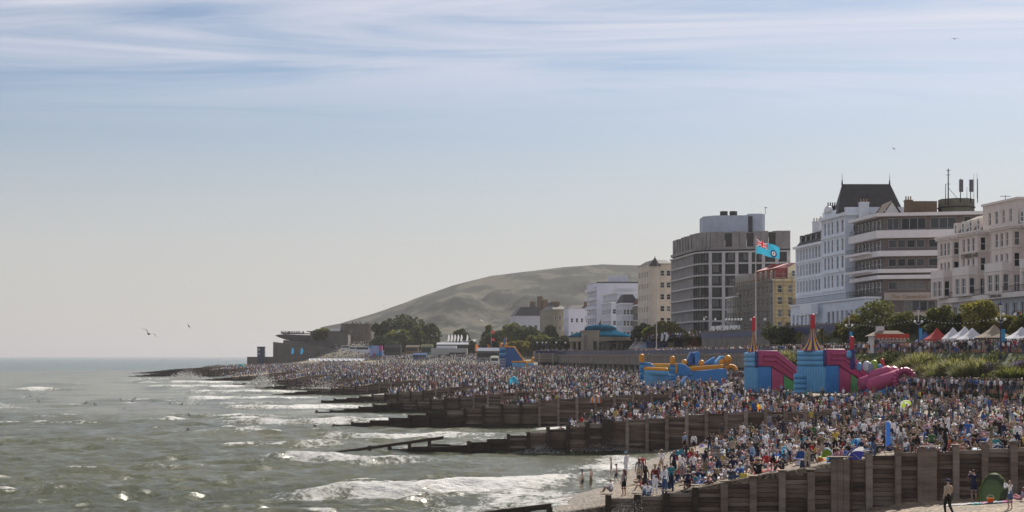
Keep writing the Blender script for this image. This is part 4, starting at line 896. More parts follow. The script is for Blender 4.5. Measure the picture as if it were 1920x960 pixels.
for px, yt in ((999, 566), (1012, 556), (1020, 563)): chimney(h, xat(px, 995), 995, zat(590, 995), zat(yt, 995), 3.4, 2.2, M_brick, 3)
h = block('far_house', 'dark roofed house among chimneys behind the olive terrace', 1004, 1050, 1040, 20, 578, olive, 3, 4, z0=12, roof=M_slate, rz=4)
for px, yt in ((1022, 562), (1038, 566)): chimney(h, xat(px, 1045), 1045, zat(575, 1045), zat(yt, 1045), 3.4, 2.2, M_brick, 4)
# ------------------------------------------------------------------ planting
def leafmat(name, c1, c2, tr=0.3):
    m = bpy.data.materials.new(name); m.use_nodes = True; t = m.node_tree; b = t.nodes['Principled BSDF']; b.inputs['Roughness'].default_value = 0.7; b.inputs['Specular IOR Level'].default_value = 0.25
    a = t.nodes.new('ShaderNodeAttribute'); a.attribute_name = 'tone'
    mx = t.nodes.new('ShaderNodeMixRGB'); mx.inputs[1].default_value = (*c1, 1); mx.inputs[2].default_value = (*c2, 1); t.links.new(a.outputs['Fac'], mx.inputs[0]); t.links.new(mx.outputs[0], b.inputs['Base Color'])
    tl_ = t.nodes.new('ShaderNodeBsdfTranslucent'); t.links.new(mx.outputs[0], tl_.inputs[0]); ms = t.nodes.new('ShaderNodeMixShader'); ms.inputs[0].default_value = tr
    t.links.new(b.outputs[0], ms.inputs[1]); t.links.new(tl_.outputs[0], ms.inputs[2]); t.links.new(ms.outputs[0], t.nodes['Material Output'].inputs[0]); return m
L_dark = leafmat('foliage_dark', (0.022, 0.032, 0.011), (0.085, 0.098, 0.030), 0.4); L_oliv = leafmat('foliage_olive', (0.05, 0.06, 0.014), (0.30, 0.26, 0.05), 0.55); L_mid = leafmat('foliage_mid', (0.035, 0.05, 0.014), (0.20, 0.20, 0.045), 0.5)
L_grass = leafmat('foliage_pampas', (0.10, 0.115, 0.035), (0.34, 0.32, 0.13), 0.45); L_lil = leafmat('foliage_lavender', (0.10, 0.08, 0.11), (0.26, 0.20, 0.30), 0.3)
M_bark = mat('bark', (0.06, 0.045, 0.035), 0.95, 0.3, 3)
def crown_mesh(blobs, n, leaf, m, seed):
    rg = np.random.default_rng(seed); P = []; T = []
    tot = sum(b[3]**2 for b in blobs)
    for (x, y, z, r) in blobs:
        k = int(n*r*r/tot); d = rg.normal(size=(k, 3)); d /= np.linalg.norm(d, axis=1)[:, None]
        lump = 0.78+0.5*fbm(d[:, 0]*2.3+x+d[:, 2]*1.7, d[:, 1]*2.3+y+z, 3, seed)
        rr = r*lump*rg.uniform(0.62, 1.03, k)**0.5; p = d*rr[:, None]*np.array([1, 1, 0.86])+np.array([x, y, z]); P.append(p)
        T.append(np.clip(0.25+0.4*rg.random(k)+0.5*(fbm(p[:, 0]*0.9/max(r, .5)*2, p[:, 2]*0.9/max(r, .5)*2, 2, seed+9)-0.5), 0, 1))
    P = np.concatenate(P); T = np.concatenate(T); k = len(P)
    u = rg.normal(size=(k, 3)); u /= np.linalg.norm(u, axis=1)[:, None]; v = np.cross(u, rg.normal(size=(k, 3))); v /= np.linalg.norm(v, axis=1)[:, None]
    s = leaf*rg.uniform(0.55, 1.25, k)[:, None]
    V = np.stack([P-u*s, P-v*s*0.55, P+u*s, P+v*s*0.55], 1).reshape(-1, 3); f = np.arange(4*k).reshape(-1, 4)
    return np_mesh('crown', V, f, [m], attrs={'tone': ('FACE', 'FLOAT', T)})
TREE_N = [0]
def tree(px, py_top, Y, width, m, label, z0=None, base_py=None, n=2600, leaf=0.42, name='tree', cat='tree', group=None, seed=None, tall=0.62):
    TREE_N[0] += 1; seed = TREE_N[0]*13; rg = random.Random(seed)
    x = xat(px, Y); z0 = z0 if z0 is not None else zat(base_py, Y); H = zat(py_top, Y)-z0; W_ = width*Y/F/2
    root = empty(name, (x, Y, z0)); tag(root, label, cat, group)
    bl = [(0, 0, H*0.62, min(W_*0.72, H*0.4))]
    for k in range(9):
        a = rg.uniform(0, 6.28); q = rg.uniform(0.35, 0.78)*W_; zz = H*rg.uniform(0.36, 0.86); r_ = rg.uniform(0.28, 0.46)*min(W_, H*tall); zz = min(zz, H-r_*0.9); zz = max(zz, r_*0.7)
        bl.append((q*math.cos(a), q*math.sin(a), zz, r_))
    bl.append((0.1*W_, 0, H-0.36*W_*0.9, min(0.36*W_, H*0.3)))
    link('crown', crown_mesh(bl, n, leaf, m, seed), root)
    b = MB(); tr = max(0.1, H*0.028); b.path([(0, 0, -0.3), (0.1, 0, H*0.25), (-0.1, 0.1, H*0.55)], [tr*1.3, tr, tr*0.6], M_bark, 7)
    for q in bl[1:8]: b.tube((0, 0, H*0.25), (q[0]*0.9, q[1]*0.9, q[2]), tr*0.5, tr*0.15, M_bark, 5)
    b.build('trunk', root); return root
def palm(px, py_top, Y, label, z0, width=34):
    TREE_N[0] += 1; x = xat(px, Y); H = zat(py_top, Y)-z0; root = empty('palm', (x, Y, z0)); tag(root, label, 'palm', 'cabbage palms on the slope'); rg = np.random.default_rng(TREE_N[0])
    b = MB(); b.path([(0, 0, -0.3), (0.1, 0, H*0.55)], [0.16, 0.12], M_bark, 7); b.build('trunk', root)
    V = []; f = []; T = []; R_ = width*Y/F/2
    for k in range(70):
        a = rg.uniform(0, 6.28); e = rg.uniform(-0.5, 1.5); L = R_*rg.uniform(0.8, 1.1); c0 = np.array([0, 0, H*0.55]); d = np.array([math.cos(a)*math.cos(e), math.sin(a)*math.cos(e), math.sin(e)])
        sd = np.array([-math.sin(a), math.cos(a), 0])*0.10; mid = c0+d*L*0.6; end = c0+d*L-np.array([0, 0, L*0.35]); i = len(V)
        V += [c0-sd*0.4, c0+sd*0.4, mid-sd, mid+sd, end-sd*0.1, end+sd*0.1]; f += [(i, i+1, i+3, i+2), (i+2, i+3, i+5, i+4)]; T += [rg.random()]*2
    link('fronds', np_mesh('fronds', np.array(V), f, [L_oliv], attrs={'tone': ('FACE', 'FLOAT', T)}), root)
def shrub(px, Y, z0, w_, hgt, m, label, name='shrub', blades=True, n=700, group='shrubs on the planted bank'):
    TREE_N[0] += 1; rg = np.random.default_rng(TREE_N[0]); root = empty(name, (xat(px, Y), Y, z0)); tag(root, label, 'shrub', group)
    if blades:
        a = rg.uniform(0, 6.28, n); rr = w_*0.35*np.sqrt(rg.random(n)); b0 = np.stack([rr*np.cos(a), rr*np.sin(a), np.zeros(n)], 1)
        lean = rg.uniform(0.1, 1.0, n); L = hgt*rg.uniform(0.6, 1.1, n); d = np.stack([np.cos(a)*lean*0.7, np.sin(a)*lean*0.7, np.ones(n)*0.9], 1); d /= np.linalg.norm(d, axis=1)[:, None]
        tip = b0+d*L[:, None]-np.stack([0*a, 0*a, L*0.3*lean], 1)+np.stack([np.cos(a)*L*0.25*lean, np.sin(a)*L*0.25*lean, 0*a], 1); mid = b0+d*(L*0.6)[:, None]
        s = np.stack([-np.sin(a), np.cos(a), 0*a], 1)*0.05
        V = np.stack([b0-s, b0+s, mid+s*1.4, mid-s*1.4, tip+s*0.3, tip-s*0.3], 1).reshape(-1, 3); i = np.arange(n)*6
        f = np.concatenate([np.stack([i, i+1, i+2, i+3], 1), np.stack([i+3, i+2, i+4, i+5], 1)]); T = np.tile(rg.random(n), 2)
        link('blades', np_mesh('blades', V, f, [m], attrs={'tone': ('FACE', 'FLOAT', T)}), root)
    bl = [(rg.uniform(-.3, .3)*w_, rg.uniform(-.3, .3)*w_, hgt*rg.uniform(0.25, 0.5), hgt*rg.uniform(0.25, 0.42)) for k in range(6)]
    link('foliage', crown_mesh(bl, 500 if blades else 1100, 0.17, m if not blades else L_mid, TREE_N[0]), root)
PT = 'trees on the slope below the road'
for i, (px, yt, w_, m, c_, lb) in enumerate([
    (1643, 561, 82, L_mid, 109, 'broad rounded green tree in front of the modern hotel wing'), (1597, 588, 48, L_oliv, 109, 'yellow-green bushy tree left of the broad rounded tree'),
    (1690, 584, 60, L_mid, 109, 'dusky green tree right of the broad rounded tree, below the hotel name'), (1722, 592, 50, L_dark, 109.5, 'dark low tree behind the lantern post near the kiosk'),
    (1770, 572, 58, L_mid, 109, 'leafy tree left of the cream hotel balconies'), (1836, 562, 88, L_oliv, 108.5, 'tall ragged olive tree below the cream hotel bays'), (1800, 588, 46, L_dark, 109.5, 'dark tree between the ragged olive tree and the leafy one'),
    (1885, 592, 50, L_oliv, 109, 'yellowish tree right of the lantern post at the right edge'), (1915, 590, 44, L_mid, 109, 'green tree cut by the right edge of the photo'),
    (1622, 610, 60, L_dark, 107.5, 'dark bushy tree low behind the kiosk roof'), (1745, 606, 60, L_dark, 107.5, 'dark bushy tree low behind the red gazebo'), (1580, 606, 40, L_mid, 108.5, 'small green tree beside the blue hoarding and palms')]):
    q = onc(px, c_); tree(px, yt, q.y, w_, m, lb, z0=float(np.interp(c_, [106, 112], [PROM, ROAD]))-0.3, n=3000, leaf=0.27, group=PT)
palm(1500, 612, onc(1500, 107.5).y, 'spiky cabbage palm with bright tips right of the inflatable tower flag', 11, 40); palm(1540, 606, onc(1540, 108).y, 'cabbage palm with drooping fronds behind the striped spire', 11.5, 44)
tree(1464, 612, onc(1464, 107).y, 66, L_dark, 'dark round bush-like tree between the two inflatable spires', z0=10.6, n=2600, leaf=0.3, group=PT)
palm(1440, 598, onc(1440, 114).y, 'small palm at the foot of the scaffolding', ROAD, 26); palm(1476, 600, onc(1476, 114).y, 'small palm right of the scaffolding foot', ROAD, 22)
# trees behind the bandstand and along the front
for (px, yt, w_, Y, z0, m, lb) in [(1257, 603, 62, 520, 11, L_oliv, 'rounded olive tree right of the slender white mast'), (1225, 612, 48, 545, 11, L_mid, 'dark green tree behind the white tents'), (1300, 618, 40, 500, 12, L_oliv, 'low yellowish tree beside the end of the blue parapet'),
    (1205, 606, 40, 570, 11, L_dark, 'dark tree right of the bandstand dome'), (1062, 630, 70, 690, 10.5, L_dark, 'dark dense tree left of the bandstand'), (1080, 624, 34, 700, 10.5, L_mid, 'green tree tight against the bandstand tower'),
    (990, 612, 72, 800, 10, L_dark, 'dark tree below the white villa'), (960, 606, 60, 830, 10, L_mid, 'green tree left below the white villa'), (1014, 628, 60, 760, 10, L_mid, 'bushy tree behind the promenade lamps'), (930, 620, 52, 860, 9.5, L_dark, 'dark tree behind the red flags'),
    (1030, 610, 40, 840, 11, L_dark, 'dark tree in front of the olive terrace'), (975, 640, 44, 745, 9.5, L_oliv, 'low olive bush behind the tall blue slide'), (915, 610, 30, 900, 9.5, L_mid, 'small tree right of the chalk scar'), (865, 617, 30, 950, 9.5, L_dark, 'small dark tree among the feather flags'),
    (755, 589, 88, 1010, 12, L_dark, 'tall dark rounded tree crowning the headland park'), (719, 603, 46, 1010, 12, L_dark, 'dark tree left of the tall rounded one on the headland'), (806, 606, 58, 1000, 12, L_dark, 'dark flat-topped tree right of the tall rounded one'), (752, 618, 60, 985, 10, L_mid, 'greener tree in front of the tall dark headland tree'),
    (780, 610, 40, 990, 11, L_mid, 'small rounded green tree between the two big dark ones'), (712, 630, 46, 975, 9, L_dark, 'grey-green tree at the foot of the crowded mound'), (808, 638, 28, 980, 9, L_dark, 'low dark bush beside the show stalls'), (730, 640, 40, 970, 8, L_dark, 'low dark tree above the coloured hoarding'),
    (604, 616, 36, 1010, 17, L_mid, 'round yellow-green tree on the mound by the curved cafe'), (883, 640, 20, 900, 8, L_dark, 'clipped dark bush behind the white showground front')]:
    tree(px, yt, Y, w_, m, lb, z0=z0, n=2300, leaf=0.0011*Y, group='trees along the far promenade and headland')
# shrubs of the bank
for k, (px, c_, w_, hg, m, bl, lb) in enumerate([
    (1690, 87.5, 4.5, 3.0, L_grass, True, 'pale pampas clump at the left end of the planted bank'), (1715, 89, 4.5, 3.2, L_grass, True, 'silvery pampas clump below the lantern post'), (1743, 88, 4.2, 2.8, L_grass, True, 'yellow feathery grass clump on the bank'), (1762, 86.9, 4.5, 2.8, L_grass, True, 'low golden grass clump in front of the yellow one'),
    (1790, 88.4, 5, 3.2, L_grass, True, 'soft green grass clump midway along the bank'), (1815, 87.4, 4.5, 3.0, L_grass, True, 'large soft grass clump below the white gazebos'), (1840, 88.6, 4.8, 3.2, L_grass, True, 'tall grass clump below the black gazebo'), (1730, 90.6, 4, 2.6, L_grass, True, 'upper pampas tuft behind the silvery clump'),
    (1655, 89.5, 5, 3.4, L_dark, False, 'dark glossy shrub in front of the kiosk'), (1680, 91, 4, 3.0, L_dark, False, 'dark shrub right of the kiosk front'), (1668, 90.5, 2.5, 2.6, L_oliv, False, 'bright yellow-green shrub in front of the kiosk'), (1870, 87.5, 4, 2.2, L_mid, False, 'leafy shrub near the right lantern post'), (1862, 89.5, 3.5, 2.4, L_lil, False, 'lilac flowering shrub beside the right lantern post'),
    (1900, 88, 5, 2.4, L_mid, True, 'rough grass clump near the right edge of the photo'), (1912, 90, 4, 2.4, L_lil, False, 'mauve flowering shrub at the right edge of the photo'), (1800, 91.2, 5, 2.4, L_dark, False, 'dark shrub behind the grasses below the gazebos'), (1850, 91.4, 4, 2.0, L_dark, False, 'dark shrub at the top of the bank near the black gazebo'), (1635, 87.6, 5, 3.0, L_dark, False, 'dark shrub at the left foot of the bank'),
    (1470, 91, 4.5, 3.0, L_grass, True, 'pale grass clump between the two inflatable towers'), (1492, 90, 4, 2.6, L_grass, True, 'yellowish grass clump left of the striped spire'), (1508, 92, 3.5, 2.4, L_mid, True, 'green tuft tight against the striped spire tower'), (1560, 92, 4, 2.4, L_grass, True, 'grass tuft right of the striped spire')]):
    q = onc(px, c_); z0 = float(np.interp(c_, [85.2, 94], [5.0, PROM])); shrub(px, q.y, z0-0.2, w_, hg, m, lb, 'grass_clump' if bl else 'shrub', bl)
def bank_cover():
    rg = np.random.default_rng(8); bl = []
    for k in range(260):
        Y = rg.uniform(196, 318); c_ = rg.uniform(86.5, 93.3); r_ = rg.uniform(0.5, 1.15); bl.append((c_-SL*Y, Y, float(np.interp(c_, [85.2, 94], [5.0, PROM]))+0.15, r_))
    for k in range(150):
        Y = rg.uniform(225, 345); c_ = rg.uniform(106.4, 111.5); r_ = rg.uniform(0.5, 1.2); bl.append((c_-SL*Y, Y, float(np.interp(c_, [106.1, 112], [PROM, ROAD]))+0.15, r_))
    o = link('ground_cover', crown_mesh(bl, 26000, 0.16, L_mid, 5)); tag(o, 'low green planting covering the promenade banks', 'planting', kind='stuff')
bank_cover()
# ------------------------------------------------------------------ promenade furniture
M_blue = mat('navy_paint', (0.018, 0.03, 0.11), 0.5, 0.15); M_globe = mat('opal_globe', (0.8, 0.8, 0.78), 0.3, 0.0); M_wpost = mat('cream_post', (0.55, 0.52, 0.46), 0.6, 0.1); M_ban = mat('cyan_banner', (0.04, 0.28, 0.5), 0.7, 0.1)
def lamp(px, py_top, c_, z0, kind, label):
    q = onc(px, c_); H = zat(py_top, q.y)-z0; root = empty('street_lamp', (q.x, q.y, z0)); tag(root, label, 'street lamp', 'lamp posts along the promenade')
    b = MB(); m = M_wpost if kind == 'lantern' else M_blue
    b.lathe([(0.22, -0.2), (0.22, 0.5), (0.13, 0.9), (0.09, 1.1), (0.07, H*0.86)], M_blue if kind == 'lantern' else m, 8); b.build('post', root)
    if kind == 'lantern':
        b = MB(); b.lathe([(0.075, 1.6), (0.075, H-0.9)], M_wpost, 8); b.build('shaft', root)
        b = MB(); b.lathe([(0.12, H-0.95), (0.28, H-0.45), (0.26, H-0.42)], mat('lantern_glass', (0.6, 0.58, 0.5), 0.2), 8); b.build('lantern', root)
        b = MB(); b.lathe([(0.36, H-0.42), (0.2, H-0.18), (0.06, H-0.05), (0.03, H+0.15)], M_blue, 8); b.build('lantern_cap', root)
        for k in range(4):
            a = k*math.pi/2+0.5; hz_ = H*0.66; b = MB(); b.tube((0, 0, hz_-0.3), (0.7*math.cos(a), 0.7*math.sin(a), hz_), 0.04, None, M_wpost, 5); ar = b.build('arm', root)
            g_ = MB(); g_.ball((0.75*math.cos(a), 0.75*math.sin(a), hz_+0.18), 0.2, M_globe); g_.build('globe', ar, smooth=True)
        b = MB(); b.box(0.1, 0.6, -0.02, 0.02, 2.2, 3.8, M_ban); b.build('banner', root)
    else:
        n = 3 if kind == 'triple' else 1
        for k in range(n):
            xx = (k-(n-1)/2)*0.75; b = MB(); b.tube((0, 0, H*0.8), (xx, 0, H-0.5), 0.04, None, m, 5); ar = b.build('arm', root); g_ = MB(); g_.ball((xx, 0, H-0.28), 0.3, M_globe); g_.build('globe', ar, smooth=True)
            g_ = MB(); g_.lathe([(0.14, H-0.05), (0.03, H+0.16)], M_blue, 6, (xx, 0, 0)); g_.build('cap', ar)
lamp(1722, 576, 95, PROM, 'lantern', 'tall blue-topped lantern post with globes right of the kiosk'); lamp(1876, 566, 92.6, 9.8, 'lantern', 'tall blue-topped lantern post with a cyan banner at the right edge'); lamp(1592, 586, 95, PROM, 'lantern', 'lantern post with globes left of the kiosk')
for i, (px, kd) in enumerate([(1320, 's'), (1341, 's'), (1367, 'triple'), (1384, 'triple'), (1408, 's'), (1434, 's')]):
    lamp(px, 597, 110.5, ROAD-0.4, kd, '%s globe lamp post from the left along the navy road parapet' % ('first', 'second', 'third', 'fourth', 'fifth', 'sixth')[i])
lamp(1503, 588, 111, ROAD, 'triple', 'globe lamp post in front of the white hotel wing'); lamp(1617, 584, 122, ROAD, 's', 'small lamp by the hotel terrace glazing')
for i, px in enumerate((1007, 1017, 1024, 1043, 1060)): lamp(px, 641, 92, PROM+0.4, 's', '%s small globe lamp from the left on the bandstand deck' % ('first', 'second', 'third', 'fourth', 'fifth')[i])
# road parapet with navy banner and lower hoardings
def cwall(name, label, cat, px0, px1, c_, z0, z1, m, t=0.35, extra=None):
    a, b_ = onc(px0, c_), onc(px1, c_); root = empty(name, (a.x, a.y, z0)); tag(root, label, cat); d = (b_-a).to_2d(); L = d.length; ang = math.atan2(d.y, d.x); root.rotation_euler = (0, 0, ang)
    b = MB(); b.box(0, L, -t, 0, 0, z1-z0, m); b.build('panel', root); return root, L
r_, L = cwall('road_parapet', 'navy banner parapet along the upper road below the grey tower', 'wall', 1318, 1478, 110, PROM-0.3, 16.6, M_conc)
b = MB(); b.box(0.3, -0.3, 0, 0, 0, 0, M_blue)
b = MB(); b.box(0, L, -0.47, -0.353, 4.7, 6.0, M_blue); b.build('banner', r_); b = MB(); b.box(-0.2, L+0.2, -0.6, 0.3, 6.42, 6.6, M_conc); b.build('coping', r_)
r_, L = cwall('road_parapet', 'navy parapet below the white Victorian hotel', 'wall', 1480, 1575, 110.5, PROM-0.3, 16.9, M_conc); b = MB(); b.box(0, L, -0.47, -0.353, 4.6, 6.3, M_blue); b.build('banner', r_)
# painted hoardings by the bandstand arena
ye = mat('sand_panel', (0.40, 0.31, 0.16), 0.8, 0.15); pt = mat('poster_blue', (0.10, 0.25, 0.42), 0.7, 0.4, 0.8)
for i, (p0, p1, y0, y1, m, lb) in enumerate([(1212, 1252, 641, 662, M_blue, 'navy hoarding panel left of the sand coloured gate'), (1252, 1264, 642, 665, ye, 'sand coloured gate panel with a sign'), (1264, 1281, 642, 662, M_blue, 'short navy hoarding panel between sand panels'), (1281, 1326, 641, 665, ye, 'long sand coloured hoarding panel'),
        (1328, 1361, 638, 683, M_blue, 'tall navy hoarding panel beside the orange flag'), (1361, 1376, 638, 664, pt, 'blue poster panel on the hoarding'), (1376, 1418, 638, 660, M_blue, 'navy hoarding panel behind the promenade crowd')]):
    Y = 470 if i > 3 else 500; b = MB(); b.box(xat(p0, Y)+0.05, xat(p1, Y)-0.05, Y, Y+0.3, zat(y1, Y)-(0 if i == 4 else 0.3), zat(y0, Y), m)
    nn = int((xat(p1, Y)-xat(p0, Y))/1.8)
    for k in range(1, nn): xx = xat(p0, Y)+k*1.8; b.box(xx-0.05, xx+0.05, Y-0.06, Y-0.003, zat(y1, Y)-(0 if i == 4 else 0.3), zat(y0, Y)+0.1, M_conc)
    tag(b.build('hoarding'), lb, 'hoarding', 'hoardings around the bandstand arena')
# festoon lights
def festoon(pts, label):
    root = empty('festoon_lights', pts[0]); tag(root, label, 'lights'); o = Vector(pts[0]); b = MB(); g_ = MB()
    for i in range(len(pts)-1):
        A, B = Vector(pts[i]), Vector(pts[i+1]); n = 22; prev = A-o
        for k in range(1, n+1):
            t = k/n; q = A.lerp(B, t)-o-Vector((0, 0, 4*0.9*t*(1-t))); b.tube(prev, q, 0.03, None, M_iron, 3, False); g_.ball(q-Vector((0, 0, 0.14)), 0.06, M_globe, 5, 4); prev = q
    b.build('cable', root); g_.build('bulbs', root)
A = onc(1722, 95); B = onc(1592, 95); D_ = onc(1876, 92.6); festoon([(B.x, B.y, zat(604, B.y)), (A.x, A.y, zat(594, A.y)), (D_.x, D_.y, zat(592, D_.y))], 'string of festoon bulbs hung between the lantern posts')
# flag pole with the light blue ensign
def flagpole():
    q = onc(1417, 93.0); Y = q.y; x = xat(1417, Y); z1 = zat(447, Y); root = empty('flag_pole', (x, Y, PROM)); tag(root, 'tall white flag pole flying a light blue ensign', 'flag pole')
    b = MB(); b.tube((0, 0, -0.5), (0, 0, z1-PROM), 0.2, 0.09, M_wpost, 8); b.ball((0, 0, z1-PROM+0.1), 0.16, M_wpost); b.build('pole', root)
    cols_ = {'sky': (0.05, 0.42, 0.62), 'navy': (0.012, 0.02, 0.10), 'red': (0.55, 0.03, 0.04), 'white': (0.75, 0.75, 0.75)}; ms = {k: mat('flag_'+k, c, 0.8, 0.05, trans=0.35) for k, c in cols_.items()}
    b = MB(); nu, nv = 72, 40; Wd, Hd = 5.6, 3.0
    def col(u, v):
        if u < 0.5 and v > 0.5:
            a, c = (u/0.5-0.5)*2, (v-0.5)/0.5*2-1
            if abs(a) < 0.14 or abs(c) < 0.2: return 'red'
            if abs(a) < 0.24 or abs(c) < 0.34: return 'white'
            d = abs(abs(a)-abs(c))
            return 'red' if d < 0.09 else ('white' if d < 0.24 else 'navy')
        r = math.hypot((u-0.75)*Wd, (v-0.30)*Hd)
        return 'red' if r < 0.25 else ('white' if r < 0.5 else ('navy' if r < 0.8 else 'sky'))
    def P(u, v):
        w_ = math.sin(u*9+v*1.5)*0.28*u**0.5+math.sin(u*17-v*2)*0.1*u
        return (0.12+u*Wd*0.84, -0.5*u+w_, z1-PROM-0.2-Hd*(1-v)*(1.0-0.18*u)-1.75*u**1.25+0.12*math.sin(u*9+v))
    G = [[P(i/nu, j/nv) for j in range(nv+1)] for i in range(nu+1)]
    idx = len(b.v); b.v += [p for r in G for p in r]
    for i in range(nu):
        for j in range(nv):
            k = b.mi(ms[col((i+0.5)/nu, (j+0.5)/nv)]); a = idx+i*(nv+1)+j; b.f.append((a, a+nv+1, a+nv+2, a+1)); b.m.append(k)
    b.build('flag', root, smooth=True)
flagpole()
b = MB(); q = onc(1231, 97); b.tube((0, 0, 0), (0, 0, zat(500, q.y)-PROM), 0.16, 0.07, M_wpost, 6); tag(b.build('mast', None, (xat(1231, q.y), q.y, PROM)), 'slender bare white mast right of the bandstand', 'mast')
# ------------------------------------------------------------------ bandstand and its deck
def bandstand():
    Y = 600; st = mat('bandstand_stone', (0.32, 0.275, 0.21), 0.85, 0.2, 0.5); stz = mat('bandstand_base_stone', (0.20, 0.175, 0.15), 0.9, 0.25, 0.4); dome = mat('blue_dome_tiles', (0.008, 0.085, 0.15), 1.0, 0.4, 0.6, spec=0.0)
    xc = xat(1126, Y+8); r = empty('bandstand', (xc, Y+8, 5)); tag(r, 'stone bandstand with a two-tier blue tiled dome and corner tower', 'bandstand')
    o = (0, 0, 0); z = lambda y: zat(y, Y)-5
    b = MB(); b.lathe([(12.4, z(632)), (12.4, z(630.5)), (10.5, z(626)), (6.5, z(620)), (6.4, z(618))], dome, 32); b.build('lower_dome', r, smooth=True)
    b = MB(); b.lathe([(5.4, z(619)), (6.1, z(617.5)), (6.1, z(614)), (4.6, z(610)), (2, z(608.3)), (0.9, z(608))], dome, 28); b.build('upper_dome', r, smooth=True)
    b = MB(); b.lathe([(0.9, z(608.2)), (0.85, z(606)), (0.5, z(604)), (0.12, z(601)), (0.05, z(597))], mat('dome_finial', (0.10, 0.07, 0.05), 0.5), 10); b.build('finial', r)
    b = MB(); b.lathe([(12.0, z(640)), (12.0, z(632.2))], st, 24); b.lathe([(12.3, z(633.4)), (12.3, z(632.1))], st, 24); b.build('entablature', r)
    for k in range(12):
        a = k*math.pi/6+0.1; b = MB(); b.lathe([(0.55, z(661)), (0.45, z(659.5)), (0.42, z(641)), (0.55, z(640.1))], st, 8, (11.2*math.cos(a), 11.2*math.sin(a), 0)); b.build('column', r)
    b = MB(); x0, x1 = xat(1090, Y)-xc, xat(1122, Y)-xc; b.box(x0, x1, -12.5, -4, z(664), z(622), st); b.box(x0-0.4, x1+0.4, -12.9, -3.6, z(622)+0.002, z(620), st); b.box(x0+0.8, x0+1.8, -12.8, -12.52, z(662), z(628), stz); b.box(x1-2.2, x1-0.9, -12.8, -12.52, z(660), z(640), M_iron); b.build('corner_tower', r)
    # deck with balustrade, cantilevered over the beach
    d = empty('bandstand_deck', (xat(1005, 585), 585, 5)); tag(d, 'long stone deck with navy railing carrying the bandstand over the beach', 'deck'); W_ = xat(1345, 585)-xat(1005, 585); zt = PROM-5+0.5
    b = MB(); b.box(0, W_, 0, 60, zt-0.7, zt, stz); b.build('deck', d)
    b = MB(); b.box(0, W_, -0.02, 0.35, zt-3.2, zt-0.72, stz); b.box(0.1, W_, -0.12, -0.03, zt-1.9, zt-1.7, st); b.build('fascia', d)
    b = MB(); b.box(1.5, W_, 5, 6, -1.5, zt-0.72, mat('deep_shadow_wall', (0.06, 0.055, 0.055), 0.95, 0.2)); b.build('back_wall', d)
    for k in range(14):
        b = MB(); xx = 1.2+k*(W_-2)/13; b.box(xx-0.35, xx+0.35, 0.5, 1.2, -1.5, zt-3.2, stz); b.build('pier', d)
        b = MB(); b.box(xx-0.3, xx+0.3, -0.1, 0.5, zt-3.3, zt+0.15, st); b.build('pilaster', d)
    b = MB(); b.box(0, W_, 0.05, 0.12, zt+0.25, zt+1.05, M_blue); b.box(0, W_, 0.0, 0.2, zt+1.06, zt+1.2, st); b.build('railing', d)
    b = MB(); b.box(-0.3, 0.0, 0, 60, zt-3.2, zt+1.0, stz); b.build('side_wall', d)
bandstand()
# ------------------------------------------------------------------ kiosk, gazebos
def kiosk():
    q = onc(1668, 96.5); Y = q.y; x0, x1 = xat(1638, Y), xat(1700, Y); r = empty('kiosk', (x0, Y, PROM)); tag(r, 'white seafront kiosk with a red scalloped awning', 'kiosk'); W_ = x1-x0; H = zat(630, Y)-PROM
    wh = mat('kiosk_white', (0.6, 0.58, 0.56), 0.7, 0.1); rd = mat('awning_red', (0.45, 0.06, 0.03), 0.7, 0.15)
    b = MB(); b.box(0, W_, 0, 4, 0, H, wh); b.build('wall', r)
    b = MB(); b.box(0.12, 0.9, -0.04, -0.003, 0.9, 2.2, G3); b.build('window', r)
    b = MB(); b.prism([(-0.5, -0.8), (W_+0.3, -0.8), (W_+0.3, 4.5), (-0.5, 4.5)], H, H+0.9, mat('kiosk_roof', (0.2, 0.16, 0.13), 0.9), top=[(1.2, 1), (W_-1.2, 1), (W_-1.2, 3), (1.2, 3)]); b.build('roof', r)
    b = MB(); b.box(0.2, W_+0.2, -0.9, -0.82, H-0.35, H+0.35, rd); b.build('awning', r)
    n = 18
    for k in range(n):
        b = MB(); xx = 0.2+W_*(k+0.5)/n; b.lathe([(0.02, H-0.6), (0.13, H-0.45), (0.13, H-0.36)], M_globe if k % 2 else rd, 6, (xx, -0.86, 0)); b.build('scallop', r)
    b = MB(); b.box(0.9, 2.0, 1, 2.4, H+0.5, H+1.6, wh); b.build('roof_box', r)
kiosk()
